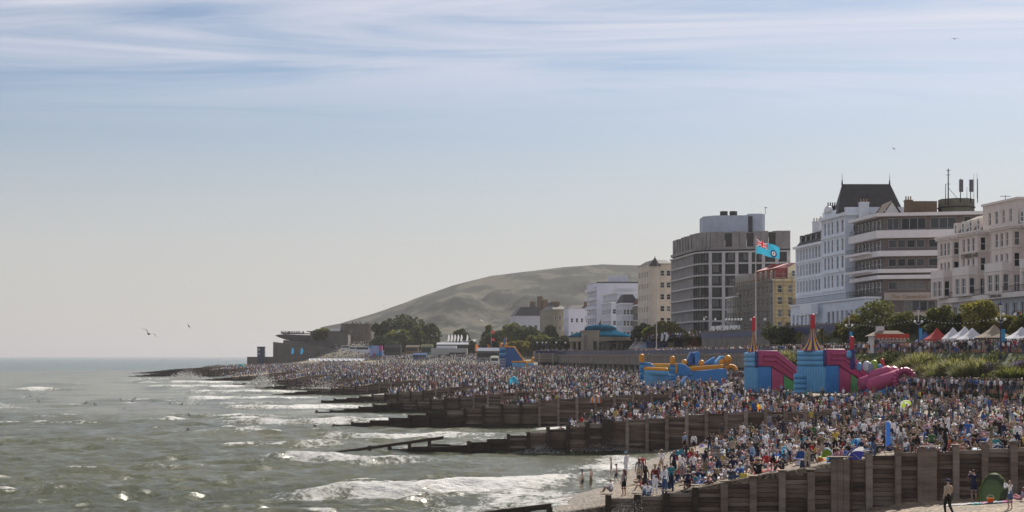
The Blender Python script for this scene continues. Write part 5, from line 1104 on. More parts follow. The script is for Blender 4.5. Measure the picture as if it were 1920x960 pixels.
def gazebo(px, py_top, Y, w_, m, label, z0=PROM, mv=None):
    x = xat(px, Y); r = empty('gazebo', (x, Y, z0)); tag(r, label, 'gazebo', 'pop-up gazebos on the promenade'); H = zat(py_top, Y)-z0; e = min(H*0.55, 2.3); a = w_/2
    prev = None; b = MB(); prof = [(a, e), (a*0.62, e+(H-e)*0.28), (a*0.28, e+(H-e)*0.62), (0.06, H)]
    for i in range(3):
        (r0, z_0), (r1, z_1) = prof[i], prof[i+1]; q = [(-1,-1), (1,-1), (1,1), (-1,1)]
        for k in range(4):
            p, s_ = q[k], q[(k+1) % 4]; b.face([(p[0]*r0, p[1]*r0, z_0), (s_[0]*r0, s_[1]*r0, z_0), (s_[0]*r1, s_[1]*r1, z_1), (p[0]*r1, p[1]*r1, z_1)], m)
    b.build('canopy', r)
    b = MB(); mm = mv or m
    for k in range(4):
        p, s_ = q[k], q[(k+1) % 4]; b.face([(p[0]*a, p[1]*a, e-0.45), (s_[0]*a, s_[1]*a, e-0.45), (s_[0]*a, s_[1]*a, e), (p[0]*a, p[1]*a, e)], mm)
    b.build('valance', r)
    for k in range(4): b = MB(); b.tube((q[k][0]*a*0.97, q[k][1]*a*0.97, 0), (q[k][0]*a*0.97, q[k][1]*a*0.97, e), 0.035, None, M_wpost, 5); b.build('leg', r)
cw = mat('canvas_white', (0.66, 0.66, 0.70), 0.8, 0.05, trans=0.3); cr_ = mat('canvas_red', (0.42, 0.05, 0.05), 0.8, 0.1, trans=0.3); ck = mat('canvas_black', (0.018, 0.018, 0.02), 0.8, 0.1); cb = mat('canvas_blue', (0.10, 0.16, 0.38), 0.8, 0.1, trans=0.3); ctn = mat('canvas_tan', (0.34, 0.27, 0.2), 0.8, 0.1, trans=0.3); cpu = mat('canvas_purple', (0.10, 0.07, 0.22), 0.8, 0.1, trans=0.3)
for (px, yt, Y, w_, m, mv, lb) in [(1757, 615, 256, 3.6, cr_, cr_, 'red pop-up gazebo right of the lantern post'), (1787, 614, 254, 3.6, cw, cw, 'first white gazebo right of the red one'), (1809, 612, 250, 4.0, cw, cw, 'second white gazebo, tallest of the white row'), (1823, 615, 246, 4.0, cw, cw, 'third white gazebo, next to the black one'), (1864, 609, 242, 4.8, ctn, ck, 'gazebo with tan roof and black valance behind the lantern post'), (1916, 613, 236, 4.4, cw, cw, 'white gazebo cut by the right edge of the photo'), (1735, 622, 268, 3.0, cb, cb, 'blue gazebo low beside the kiosk'),
        (1192, 634, 540, 4.2, cw, cw, 'white gazebo right of the bandstand'), (1203, 633, 530, 4.2, cw, cw, 'white gazebo beside the blue one near the bandstand'), (1216, 633, 520, 5.2, mat('canvas_pale_blue', (0.32, 0.42, 0.62), 0.8, 0.1, trans=0.3), cw, 'pale blue gazebo right of the bandstand')]:
    gazebo(px, yt, Y, w_, m, lb, mv=mv)
gazebo(897, 668, 790, 7.0, cpu, 'purple gazebo at the back of the far beach', z0=5.4); gazebo(1303, 630, 480, 4, mat('canvas_orange', (0.5, 0.16, 0.05), 0.8, 0.1, trans=0.3), 'orange topped stall behind the sand coloured hoarding')
# feather banners and slanting flags
def feather(px, y0, y1, Y, m, label, w_=0.9, lean=0.1):
    r = empty('feather_flag', (xat(px, Y), Y, zat(y0, Y))); tag(r, label, 'flag', 'feather flags'); H = (y0-y1)*Y/F; b = MB(); b.tube((0, 0, 0), (lean*H, 0, H), 0.05, 0.02, M_iron, 4); b.build('pole', r)
    b = MB(); n = 8; L_ = [(lean*H*t, 0, H*t) for t in np.linspace(0.25, 1, n)]; R2 = [(lean*H*t+w_*math.sin(math.pi*min(1, 0.12+0.95*s))**0.5, 0.05*math.sin(5*t), H*t) for s, t in zip(np.linspace(0, 0.92, n), np.linspace(0.25, 1, n))]
    for i in range(n-1): b.face([L_[i], R2[i], R2[i+1], L_[i+1]], m)
    b.build('sail', r)
fo = mat('flag_orange', (0.7, 0.2, 0.04), 0.8, 0.05, trans=0.3); fb = mat('flag_cyan', (0.04, 0.30, 0.6), 0.8, 0.05, trans=0.3); fw = mat('flag_plain_white', (0.7, 0.7, 0.72), 0.8, 0.05, trans=0.3)
feather(1238, 645, 624, 480, fw, 'white feather banner right of the slender mast', 0.8); feather(1246, 645, 623, 480, fw, 'second white feather banner right of the slender mast', 0.9); feather(1330, 664, 648, 465, fo, 'orange flag leaning beside the hoarding', 1.4, 0.6)
for i, px in enumerate((838, 844, 850, 856, 862, 873)): feather(px, 645, 627, 900, fw, '%s of the white feather flags in the show park' % ('first', 'second', 'third', 'fourth', 'fifth', 'sixth')[i], 1.1, 0.15)
for i, (px, m) in enumerate(((545, fb), (562, fb))): feather(px, 668, 652, 960, m, ('left', 'right')[i]+' cyan and orange banner in front of the mound wall', 1.6, 0.15)
feather(890, 664, 645, 850, fo, 'left orange banner beside the dark bush', 1.8); feather(912, 664, 645, 850, fo, 'right orange banner beside the tall blue slide', 1.8)
r = empty('signal_mast', (xat(921, 800), 800, zat(676, 800))); tag(r, 'thin mast with two small red flags left of the tall blue slide', 'mast'); b = MB(); b.tube((0, 0, 0), (0, 0, (676-618)*800/F), 0.12, 0.06, M_wpost, 5); b.build('mast', r)
for zz in ((676-620)*800/F, (676-634)*800/F): b = MB(); b.face([(0.1, 0, zz), (1.7, 0.3, zz-0.3), (1.6, 0.2, zz-1.5), (0.1, 0, zz-1.3)], cr_); b.build('flag', r)
# ------------------------------------------------------------------ headland: curved cafe, wall, old tower, stalls
def headland():
    ds = mat('headland_stone', (0.13, 0.115, 0.10), 0.9, 0.25, 0.2, 0.2, 1); Y = 1000
    r = empty('cafe', (xat(512, Y), Y+8, 17)); tag(r, 'long low cafe with a curved flat roof and railings on the headland', 'building'); z = lambda y: zat(y, Y)-17
    b = MB(); pts = [(0, z(629)), (3, z(633)), (7, z(637)), (22, z(637.5)), (22, z(628)), (6, z(626.5)), (2, z(627))]
    b.raw([(x, 0, zz) for x, zz in pts]+[(x, 20, zz) for x, zz in pts], [tuple(range(7)), tuple(range(13, 6, -1))]+[(i, i+7, (i+1) % 7+7, (i+1) % 7) for i in range(7)], mat('cafe_roof', (0.07, 0.06, 0.055), 0.8, 0.2)); b.build('roof', r)
    b = MB(); b.box(5, 23, 1, 18, z(650), z(637.6), ds); b.build('wall', r)
    for k in range(3): b = MB(); b.box(7+k*3, 9.5+k*3, 0.9, 0.98, z(643), z(639), G2); b.build('window', r)
    b = MB(); b.box(22.1, 46, 0, 16, z(650), z(622), ds); b.box(20, 47, -0.5, 17, z(622)+0.01, z(620.5), M_slate); b.build('rear_block', r)
    b = MB(); b.box(5, 22, 0.2, 0.3, z(626.4), z(624.5), M_iron); b.build('roof_railing', r)
    # retaining wall of the mound
    r = empty('retaining_wall', (xat(512, Y-5), Y-5, 6)); tag(r, 'grey retaining wall of the headland mound sloping down to the right', 'wall'); z = lambda y: zat(y, Y-5)-6
    b = MB(); X2 = (xat(600, Y)-xat(512, Y)); X3 = xat(690, Y)-xat(512, Y); pts = [(0, -3), (X3, -3), (X3, z(667)), (X2, z(651)), (0, z(641))]
    b.raw([(x, 0, zz) for x, zz in pts]+[(x, 4, zz) for x, zz in pts], [tuple(range(5)), tuple(range(9, 4, -1))]+[(i, i+5, (i+1) % 5+5, (i+1) % 5) for i in range(5)], ds); b.build('wall_face', r)
    for k in range(9):
        b = MB(); xx = 2+k*6.3; b.box(xx-0.5, xx+0.5, -0.5, -0.003, -3, float(np.interp(xx, [0, X2, X3], [z(641), z(651), z(667)]))-0.3, ds); b.build('buttress', r)
    Y = 1040; r = empty('old_fort', (xat(635, Y), Y, 18)); tag(r, 'squat dark round fort tower with a flat top above the crowd', 'tower'); z = lambda y: zat(y, Y)-18; b = MB()
    b.lathe([(10.9, z(650)), (10.4, z(608)), (10.5, z(607)), (10.0, z(607)), (9.9, z(610))], mat('fort_stone', (0.13, 0.105, 0.085), 0.9, 0.25, 0.3), 24, (10.6, 10, 0)); b.build('drum', r)
    b = MB(); b.tube((8.5, 2, z(607)), (8.5, 2, z(587)), 0.12, 0.05, M_wpost, 5); b.build('mast', r)
    b = MB(); b.box(-13, 0.5, 4, 14, z(650), z(616), wt); b.build('annex', r)
    # small lookout hut
    Y = 1030; b = MB(); b.box(-9, 10, 1, 8, -9, 0.0, ds); b.box(-2.3, 2.3, 0, 4, -6, zat(651, Y)-zat(669, Y), mat('hut_blue', (0.04, 0.055, 0.10), 0.6, 0.2)); b.box(-2.6, 2.6, -0.3, 4.3, zat(651, Y)-zat(669, Y), zat(650, Y)-zat(669, Y), M_iron); b.box(-1.7, -0.6, -0.1, -0.003, 4, 5.5, fw); b.box(-1.7, -0.6, -0.1, -0.003, 1.6, 2.4, fw); tag(b.build('lookout_hut', None, (xat(489, Y), Y, zat(669, Y))), 'dark blue lookout hut at the tip of the headland', 'hut')
    # scalloped white canopy row
    Y = 900; n = 11; w_ = (xat(684, Y)-xat(580, Y))/n; r = empty('canopy_row', (xat(580, Y), Y, 4)); tag(r, 'long row of white scalloped canopies at the back of the far beach', 'canopy')
    for k in range(n):
        b = MB(); x0, x1 = k*w_, (k+1)*w_; zt, zb = zat(672, Y)-4, zat(677.5, Y)-4; xm = (x0+x1)/2
        b.raw([(x0, 0, zt), (x1, 0, zt), (xm, -3, zb), (x0, 4, zt), (x1, 4, zt), (x0, -3, zb+0.8), (x1, -3, zb+0.8)], [(0, 1, 4, 3), (0, 5, 2), (1, 2, 6), (0, 2, 1)], cw); b.build('canopy', r); b = MB(); b.tube((x0, 0, 0), (x0, 0, zt), 0.1, None, M_wpost, 4); b.build('pole', r)
    # coloured show hoarding, stalls, vans
    Y = 930; r = empty('show_hoarding', (xat(693, Y), Y, 8)); tag(r, 'big blue and pink checked box hoarding on the far promenade', 'hoarding'); z = lambda y: zat(y, Y)-8; W_ = xat(716, Y)-xat(693, Y)
    cc = [mat('hoard_lilac', (0.30, 0.36, 0.62), 0.7, 0.1), mat('hoard_blue', (0.03, 0.16, 0.42), 0.7, 0.1), mat('hoard_magenta', (0.4, 0.06, 0.22), 0.7, 0.1), mat('hoard_cyan', (0.06, 0.30, 0.52), 0.7, 0.1)]
    pat = [[0, 2, 1], [0, 0, 1], [0, 0, 3], [0, 0, 1], [0, 2, 1]]; pat = [[0, 2, 3, 1], [0, 0, 0, 1], [0, 0, 0, 2], [3, 0, 0, 2]]
    for i in range(4):
        for j in range(4): b = MB(); b.box(W_*j/4+0.02, W_*(j+1)/4-0.02, 0, 5, z(667)+(z(648)-z(667))*i/4+0.02, z(667)+(z(648)-z(667))*(i+1)/4-0.02, cc[pat[i][j]]); b.build('panel', r)
    b = MB(); b.box(0.5, W_-0.5, 0.5, 4.5, -4, z(667), M_conc); b.build('base', r)
    # white showground front
    Y = 880; r = empty('show_building', (xat(808, Y), Y, 6)); tag(r, 'low white showground front with dark openings below the feather flags', 'building'); z = lambda y: zat(y, Y)-6; W_ = xat(876, Y)-xat(808, Y)
    b = MB(); b.box(0, W_, 0, 8, -1, z(653), mat('show_white', (0.42, 0.41, 0.40), 0.8, 0.1)); b.build('wall', r); b = MB(); b.box(10, W_-1, -1.2, -0.05, z(664), z(661), M_slate); b.build('canopy', r)
    for k in range(4): b = MB(); b.box(4+k*4, 6.6+k*4, -0.1, -0.003, -0.5, z(664)-0.2, M_df); b.build('opening', r)
    b = MB(); b.box(3, 14, 1, 6, z(653), z(648), wt); b.build('upper_unit', r)
headland()
def stall(px0, px1, y0, y1, Y, m, mr, label):
    r = empty('market_stall', (xat(px0, Y), Y, zat(y0, Y))); tag(r, label, 'stall', 'stalls on the far promenade'); W_ = (px1-px0)*Y/F; H = (y0-y1)*Y/F
    b = MB(); b.box(0.1, W_-0.1, 0.3, 4, -1, H*0.7, m); b.build('body', r); b = MB(); b.prism([(0, -0.6), (W_, -0.6), (W_, 4.2), (0, 4.2)], H*0.7, H, mr, top=[(0.5, 1.2), (W_-0.5, 1.2), (W_-0.5, 2.6), (0.5, 2.6)]); b.build('roof', r)
    b = MB(); b.box(0.5, W_-0.5, 0.2, 0.29, 0.6, H*0.55, M_df); b.build('hatch', r)
dk = mat('stall_dark', (0.07, 0.06, 0.06), 0.8, 0.2)
stall(720, 752, 663, 646, 920, dk, M_slate, 'dark green flat roofed stall right of the checked hoarding'); stall(760, 784, 660, 647, 930, mat('stall_wood', (0.2, 0.13, 0.08), 0.85, 0.2), ctn, 'brown carousel-like stall with a tan roof'); stall(789, 812, 662, 645, 940, mat('stall_teal', (0.10, 0.22, 0.2), 0.8, 0.15), mat('stall_roof_olive', (0.3, 0.28, 0.13), 0.8, 0.1), 'teal stall with an olive roof')
stall(773, 800, 673, 662, 860, fb, cb, 'long bright blue stall counter in front of the teal stall'); stall(818, 880, 655, 642, 930, dk, wt, 'long dark stall with white roof behind the showground front'); stall(893, 938, 672, 652, 760, mat('stall_grey', (0.22, 0.21, 0.2), 0.8, 0.15), wt, 'grey beach hut with pale roof left of the tall blue slide'); stall(919, 936, 679, 667, 700, wt, mat('stall_roof_green', (0.27, 0.29, 0.24), 0.8, 0.1), 'small white hut with pale green roof against the tall blue slide')
def vehicle(px, py, Y, m, label, L=5.2, H=2.2, ang=0.3, bus=False):
    r = empty('parked_bus' if bus else 'parked_van', (xat(px, Y), Y, zat(py, Y)), ang); tag(r, label, 'bus' if bus else 'van', 'parked vehicles'); b = MB()
    prof = [(-L/2, 0.4), (-L/2, H*0.95), (-L/2+0.2, H), (L/2-1.3 if not bus else L/2-0.2, H), (L/2-0.7 if not bus else L/2-0.05, H*0.62), (L/2, H*0.55), (L/2, 0.4)]
    b.raw([(x, -1, z) for x, z in prof]+[(x, 1, z) for x, z in prof], [tuple(range(7)), tuple(range(13, 6, -1))]+[(i, i+7, (i+1) % 7+7, (i+1) % 7) for i in range(7)], m); b.build('body', r)
    b = MB(); b.box(-L/2+0.4, L/2-1.5, -1.03, -1.003, H*0.58, H*0.88, G1); b.build('window', r)
    for sx in (-1, 1):
        for sy in (-1, 1):
            w_ = MB(); w_.tube((sx*L*0.32, sy*0.8, 0.36), (sx*L*0.32, sy*1.03, 0.36), 0.36, None, M_df, 10); w_.build('wheel', r)
vw = mat('vehicle_white', (0.6, 0.6, 0.62), 0.35, 0.05); vg = mat('vehicle_grey', (0.25, 0.26, 0.28), 0.35, 0.05); vb = mat('vehicle_blue', (0.05, 0.1, 0.25), 0.35, 0.05)
q = onc(1348, 119); vehicle(1348, 668-(ROAD-10)*F/q.y, q.y, vw, 'white coach on the upper road below the grey tower', 11, 3.2, R(97), True); q = onc(1370, 118.5); vehicle(1372, 668-(ROAD-10)*F/q.y, q.y, vw, 'second white coach on the upper road behind the lamps', 10, 3.0, R(97), True)
for i, (px, py, m, lb) in enumerate([(650, 658, vw, 'small white van left on the mound ramp'), (664, 660, vw, 'white van middle on the mound ramp'), (681, 663, vw, 'larger white van nearest the checked hoarding'), (732, 671, vw, 'long white van in front of the dark stall'), (884, 652, vg, 'grey car left in the show park'), (893, 655, vw, 'white car in the show park'), (902, 656, vb, 'blue car in the show park'), (876, 649, vw, 'white van at the back of the show park')]):
    vehicle(px, py, 940, m, lb, 9 if i in (2, 3) else 6, 4.2 if i in (2, 3) else 3.2, 0.1)
# ------------------------------------------------------------------ inflatables
def vinyl(name, c): return mat(name, c, 0.45, 0.12, 0.8, 0.15, 3, spec=0.4)
V_blue = vinyl('vinyl_blue', (0.03, 0.21, 0.52)); V_sky = vinyl('vinyl_sky', (0.10, 0.33, 0.56)); V_pink = vinyl('vinyl_pink', (0.40, 0.055, 0.15)); V_green = vinyl('vinyl_green', (0.06, 0.33, 0.10)); V_red = vinyl('vinyl_red', (0.48, 0.02, 0.035)); V_navy = vinyl('vinyl_navy', (0.03, 0.025, 0.15)); V_or = vinyl('vinyl_orange', (0.66, 0.27, 0.015)); V_yel = vinyl('vinyl_yellow', (0.68, 0.38, 0.05)); V_wh = vinyl('vinyl_white', (0.6, 0.58, 0.6)); V_gr = vinyl('vinyl_grey', (0.24, 0.26, 0.38)); V_lime = vinyl('vinyl_lime', (0.28, 0.42, 0.05)); V_dbl = vinyl('vinyl_deep_blue', (0.02, 0.10, 0.30))
def puff(parent, name, a, b_, r, m, n=10):
    """an air-filled tube with rounded ends"""
    a = Vector(a); b_ = Vector(b_); d = (b_-a); L = d.length; q = d.to_track_quat('Z', 'Y'); mb = MB(); prof = [(0.05, -r*0.75), (r*0.6, -r*0.6), (r*0.93, -r*0.25), (r, 0)]+[(r, L)]+[(r*0.93, L+r*0.25), (r*0.6, L+r*0.6), (0.05, L+r*0.75)]
    mb.lathe(prof, m, n); mb.v = [tuple(a+q @ Vector(v)) for v in mb.v]; return mb.build(name, parent, smooth=True)
def slab_xz(parent, name, poly, y0, y1, m, bev=0.18):
    bm = bmesh.new(); vs = [bm.verts.new((x, y0, z)) for x, z in poly]; f = bm.faces.new(vs); e = bmesh.ops.extrude_face_region(bm, geom=[f]); bmesh.ops.translate(bm, verts=[v for v in e['geom'] if isinstance(v, bmesh.types.BMVert)], vec=(0, y1-y0, 0)); bmesh.ops.recalc_face_normals(bm, faces=bm.faces)
    bmesh.ops.bevel(bm, geom=list(bm.edges), offset=bev, segments=2, affect='EDGES', profile=0.6, clamp_overlap=True); me = bpy.data.meshes.new(name); bm.to_mesh(me); bm.free(); me.materials.append(m); me.polygons.foreach_set('use_smooth', [True]*len(me.polygons)); return link(name, me, parent)
def castle_slide(px, Y, ang, wf, ln, label, k=1.0, spire=1.0, sx=0.35):
    x = xat(px, Y); z0 = zat(738, Y); r = empty('inflatable_slide', (x, Y, z0), R(ang)); tag(r, label, 'inflatable', 'inflatable castle slides'); r.scale = (k, k, k)
    H = 6.7; f1 = ln*0.33
    slab_xz(r, 'side_wall', [(0.25, H), (f1, H), (ln, 1.3), (ln-1.2, 0.1), (f1*0.72, 4.25), (0.25, 4.25)], 0, 0.8, V_pink); slab_xz(r, 'side_wall', [(0.25, H), (f1, H), (ln, 1.3), (ln-1.2, 0.1), (f1*0.72, 4.25), (0.25, 4.25)], wf-0.8, wf, V_pink)
    for o_ in (0.75, 1.5): puff(r, 'side_tube', (1.2, -0.06, H-o_), (f1*0.92, -0.06, H-o_), 0.22, V_pink); puff(r, 'side_tube', (f1*0.98, -0.06, H-o_-0.1), (ln-1.9, -0.06, 2.3-o_*0.55), 0.22, V_pink)
    slab_xz(r, 'base_panel', [(0.05, 0), (f1*0.72, 0), (f1*0.72, 4.2), (0.05, 4.2)], 0.1, 0.9, V_blue); slab_xz(r, 'base_panel', [(f1*0.73, 0), (f1*1.32, 0), (f1*1.32, 3.0), (f1*0.73, 4.1)], 0.15, 0.9, V_pink); slab_xz(r, 'base_panel', [(f1*1.33, 0), (ln-1.7, 0), (f1*1.33, 2.95)], 0.15, 0.9, V_green)
    slab_xz(r, 'slide_bed', [(0.5, 5), (f1, 5), (ln-0.5, 0.5), (ln-0.5, 0), (0.5, 0)], 0.9, wf-0.9, V_wh)
    n = max(3, int(wf/0.62)); pw_ = wf/n
    for i in range(n): puff(r, 'front_rib', (0.0, pw_*(i+0.5), 0.3), (0.0, pw_*(i+0.5), 3.9), pw_*0.56, V_sky, 8)
    for i in range(3): puff(r, 'front_band', (0.0, 0.3, 4.55+0.75*i), (0.0, wf-0.3, 4.55+0.75*i), 0.42, V_sky)
    puff(r, 'corner_tube', (-0.1, -0.05, 4.2), (-0.1, -0.05, H-0.2), 0.24, V_navy)
    # striped spire: alternating gores, navy behind
    b = MB(); nG = 16; cxy = (0.5, wf*0.55); prof = [(2.0*spire, 0), (1.25*spire, 0.75), (0.75*spire, 1.6), (0.45*spire, 2.6), (0.34*spire, 3.4)]
    for g_ in range(nG):
        a0, a1 = 2*math.pi*g_/nG, 2*math.pi*(g_+1)/nG; am = (a0+a1)/2; m = (V_yel if g_ % 2 else V_navy) if math.cos(am-R(215)) > -0.15 else V_navy
        for j in range(4):
            (r0, h0), (r1, h1) = prof[j], prof[j+1]; P = lambda rr, aa, hh, s=1.0: (cxy[0]+rr*s*math.cos(aa), cxy[1]+rr*s*math.sin(aa), H-0.15+hh)
            b.face([P(r0, a0, h0), P(r0, am, h0, 1.12), P(r1, am, h1, 1.12), P(r1, a0, h1)], m); b.face([P(r0, am, h0, 1.12), P(r0, a1, h0), P(r1, a1, h1), P(r1, am, h1, 1.12)], m)
    b.build('spire', r, smooth=True); puff(r, 'spire_top', (*cxy, H+3.2), (*cxy, H+5.1), sx, V_red); return r
castle_slide(1547, 228, 25, 7.0, 11.2, 'large inflatable castle slide with pink sides, blue front and striped spire', 0.95, 0.78)
r = castle_slide(1419, 249, 12, 5.0, 10.4, 'smaller inflatable castle slide on the left with pink sides and red spire top', 1.0, 0.45, 0.3)
r = empty('inflatable_course', (xat(1600, 224), 224, zat(742, 224))); tag(r, 'pink inflatable obstacle course with a tunnel ring right of the castle slides', 'inflatable'); ox = xat(1600, 224); oz = zat(742, 224)
def I(px, py, dy=0.0): return (xat(px, 224)-ox, dy, zat(py, 224)-oz)
puff(r, 'side_tube', I(1635, 722), I(1700, 702), 1.1, V_pink); puff(r, 'side_tube', I(1630, 722, 4), I(1690, 700, 4), 1.1, V_pink); puff(r, 'side_tube', I(1640, 706, 1), I(1668, 697, 1), 0.9, V_pink)
slab_xz(r, 'base', [I(1625, 742)[::2], I(1700, 742)[::2], I(1706, 722)[::2], I(1640, 722)[::2]], -0.5, 6, V_blue)
b = MB(); cxz = I(1692, 712, -1.2)
for k in range(18):
    a0, a1 = math.pi*2*k/18, math.pi*2*(k+1)/18; b.tube((cxz[0]+1.35*math.cos(a0), cxz[1], cxz[2]+1.35*math.sin(a0)), (cxz[0]+1.35*math.cos(a1), cxz[1], cxz[2]+1.35*math.sin(a1)), 0.42, None, V_pink, 8)
b.build('tunnel_ring', r, smooth=True)
for px, y0, y1, m, rr, nm in ((1603, 655, 633, V_red, 0.32, 'post'), (1604, 690, 656, V_navy, 0.36, 'post'), (1598, 668, 661, V_sky, 0.4, 'knob'), (1617, 692, 684, V_sky, 0.4, 'knob'), (1631, 692, 682, V_wh, 0.5, 'knob'), (1645, 696, 680, V_lime, 0.5, 'knob'), (1656, 694, 687, V_sky, 0.45, 'knob'), (1664, 694, 675, V_red, 0.25, 'post'), (1640, 712, 702, V_sky, 0.42, 'knob'), (1637, 696, 686, V_gr, 0.6, 'knob')):
    p0, p1 = I(px, y0, 2.0), I(px+(-4 if px == 1664 else 0), y1, 2.0); puff(r, nm, p0, p1, rr, m)
r = empty('inflatable_wall', (xat(1488, 232), 232, zat(740, 232))); tag(r, 'pale blue ribbed inflatable block between the two castle slides', 'inflatable')
for k in range(4): puff(r, 'rib', (0.3, 0, 0.4+0.76*k), (xat(1510, 232)-xat(1488, 232), 0, 0.4+0.76*k), 0.44, V_sky)
# obstacle course in blue and orange
Y = 312; r = empty('inflatable_course', (xat(1198, Y), Y, zat(724, Y))); tag(r, 'long blue and orange inflatable obstacle course in front of the bandstand wall', 'inflatable'); ox = xat(1198, Y); oz = zat(724, Y)
def I(px, py, dy=0.0): return (xat(px, Y)-ox, dy, zat(py, Y)-oz)
def tower(px0, px1, ytop, y_or, dy):
    a = I(px0, 724, dy); c_ = I(px1, 724, dy); n = 7; zt = I(0, ytop)[2]
    for k in range(n): puff(r, 'tower_band', (a[0]+0.3, dy, zt*(k+0.5)/n), (c_[0]-0.3, dy, zt*(k+0.5)/n), zt/n*0.56, V_sky if k % 2 else V_blue)
    puff(r, 'pillar', ((a[0]+c_[0])/2, dy, zt), ((a[0]+c_[0])/2, dy, I(0, y_or+4)[2]), 0.5, V_or)
slab_xz(r, 'base', [I(1209, 724)[::2], I(1268, 724)[::2], I(1268, 702)[::2], I(1209, 700)[::2]], -1.4, 3, V_sky); tower(1198, 1208, 678, 663, 0); tower(1251, 1263, 682, 667, -4)
slab_xz(r, 'side_wall', [I(1208, 700)[::2], I(1230, 700)[::2], I(1228, 687)[::2], I(1219, 680)[::2], I(1208, 679)[::2]], 0, 0.9, V_blue); slab_xz(r, 'side_wall', [I(1263, 704)[::2], I(1296, 704)[::2], I(1292, 693)[::2], I(1279, 682)[::2], I(1264, 681)[::2]], -4, -3, V_blue); slab_xz(r, 'trim', [I(1262, 700)[::2], I(1266, 700)[::2], I(1266, 681)[::2], I(1262, 681)[::2]], -4.2, -3.9, V_or)
puff(r, 'front_roll', I(1210, 692, -0.5), I(1248, 694, -2), 0.5, V_or); puff(r, 'front_roll', I(1210, 698, -0.7), I(1248, 700, -2.2), 0.55, V_sky); puff(r, 'front_roll', I(1212, 685, 3), I(1300, 686, 3), 0.4, V_or); puff(r, 'front_roll', I(1280, 686, 4), I(1310, 684, 4), 0.4, V_or)
slab_xz(r, 'side_wall', [I(1292, 696)[::2], I(1352, 690)[::2], I(1352, 683)[::2], I(1288, 688)[::2]], -3.9, -3, V_or); slab_xz(r, 'side_wall', [I(1270, 724)[::2], I(1358, 724)[::2], I(1358, 691)[::2], I(1294, 696.5)[::2]], -3.7, 3, V_blue)
slab_xz(r, 'slide', [I(1284, 684)[::2], I(1296, 660)[::2], I(1299, 660)[::2], I(1299, 684)[::2]], 0, 3, V_dbl); slab_xz(r, 'slide', [I(1303, 684)[::2], I(1303, 660)[::2], I(1309, 659)[::2], I(1313, 664)[::2], I(1313, 684)[::2]], 0, 3, V_blue); slab_xz(r, 'slide_back', [I(1296, 684)[::2], I(1296, 661)[::2], I(1306, 660)[::2], I(1306, 684)[::2]], 3, 3.5, V_gr)
slab_xz(r, 'ramp', [I(1316, 684)[::2], I(1340, 669)[::2], I(1340, 682)[::2]], 0, 2, V_blue); slab_xz(r, 'ramp', [I(1338, 683)[::2], I(1352, 667)[::2], I(1358, 668)[::2], I(1354, 684)[::2]], -1, 3, V_sky)
for px, py, rr in ((1363, 674, 0.8), (1352, 680, 0.65), (1314, 681, 0.6), (1282, 680, 0.6)): b = MB(); b.ball(I(px, py, -1), rr, V_or, 10, 8, (1, 1, 1.1)); b.build('ball', r, smooth=True)
b = MB(); cxz = I(1369, 695, -1)
for k in range(12):
    a0, a1 = math.pi*k/12, math.pi*(k+1)/12; b.tube((cxz[0]+1.0*math.cos(a0), cxz[1], cxz[2]+0.9*math.sin(a0)), (cxz[0]+1.0*math.cos(a1), cxz[1], cxz[2]+0.9*math.sin(a1)), 0.4, None, V_or, 8)
b.build('arch', r, smooth=True)
# tall blue slide left of the bandstand
Y = 545; r = empty('inflatable_slide', (xat(935, Y), Y, zat(692, Y))); tag(r, 'tall deep blue inflatable slide with orange knobs left of the bandstand', 'inflatable'); ox = xat(935, Y); oz = zat(692, Y)
def I(px, py, dy=0.0): return (xat(px, Y)-ox, dy, zat(py, Y)-oz)
for k in range(8): puff(r, 'front_band', I(938, 690-k*5.2), I(946.5, 690-k*5.2), 0.55, V_gr if k < 4 else (V_sky if k % 2 else V_dbl))
slab_xz(r, 'side_wall', [I(948, 692)[::2], I(986, 692)[::2], I(986, 684)[::2], I(964, 652)[::2], I(949, 651)[::2]], 0, 0.9, V_dbl); slab_xz(r, 'side_wall', [I(948, 692)[::2], I(986, 692)[::2], I(986, 684)[::2], I(964, 652)[::2], I(949, 651)[::2]], 5, 5.9, V_blue); puff(r, 'trim_tube', I(950, 650.5, 0.4), I(964, 651, 0.4), 0.3, V_or); puff(r, 'trim_tube', I(965, 652, 0.4), I(987, 683, 0.4), 0.3, V_or)
slab_xz(r, 'slide_bed', [I(950, 690)[::2], I(986, 690)[::2], I(964, 657)[::2], I(950, 656)[::2]], 0.9, 5, V_or)
slab_xz(r, 'run_out', [I(960, 694)[::2], I(1001, 694)[::2], I(1001, 681)[::2], I(960, 680)[::2]], -1.5, -0.6, V_sky); puff(r, 'trim_tube', I(960, 678.5, -1), I(1000, 678.5, -1), 0.35, V_or); puff(r, 'trim_tube', I(988, 690, -1.6), I(988, 680, -1.6), 0.35, V_or); puff(r, 'knob', I(998, 678, -1), I(999, 671, -1), 0.5, V_or)
puff(r, 'knob', I(940, 650), I(940, 645), 0.6, V_or); puff(r, 'knob', I(947, 650), I(947, 644), 0.75, V_or); puff(r, 'pillar', I(944, 649, -0.5), I(948, 635, -0.5), 0.35, V_blue); puff(r, 'pillar', I(946, 645), I(948, 636), 0.55, V_or)
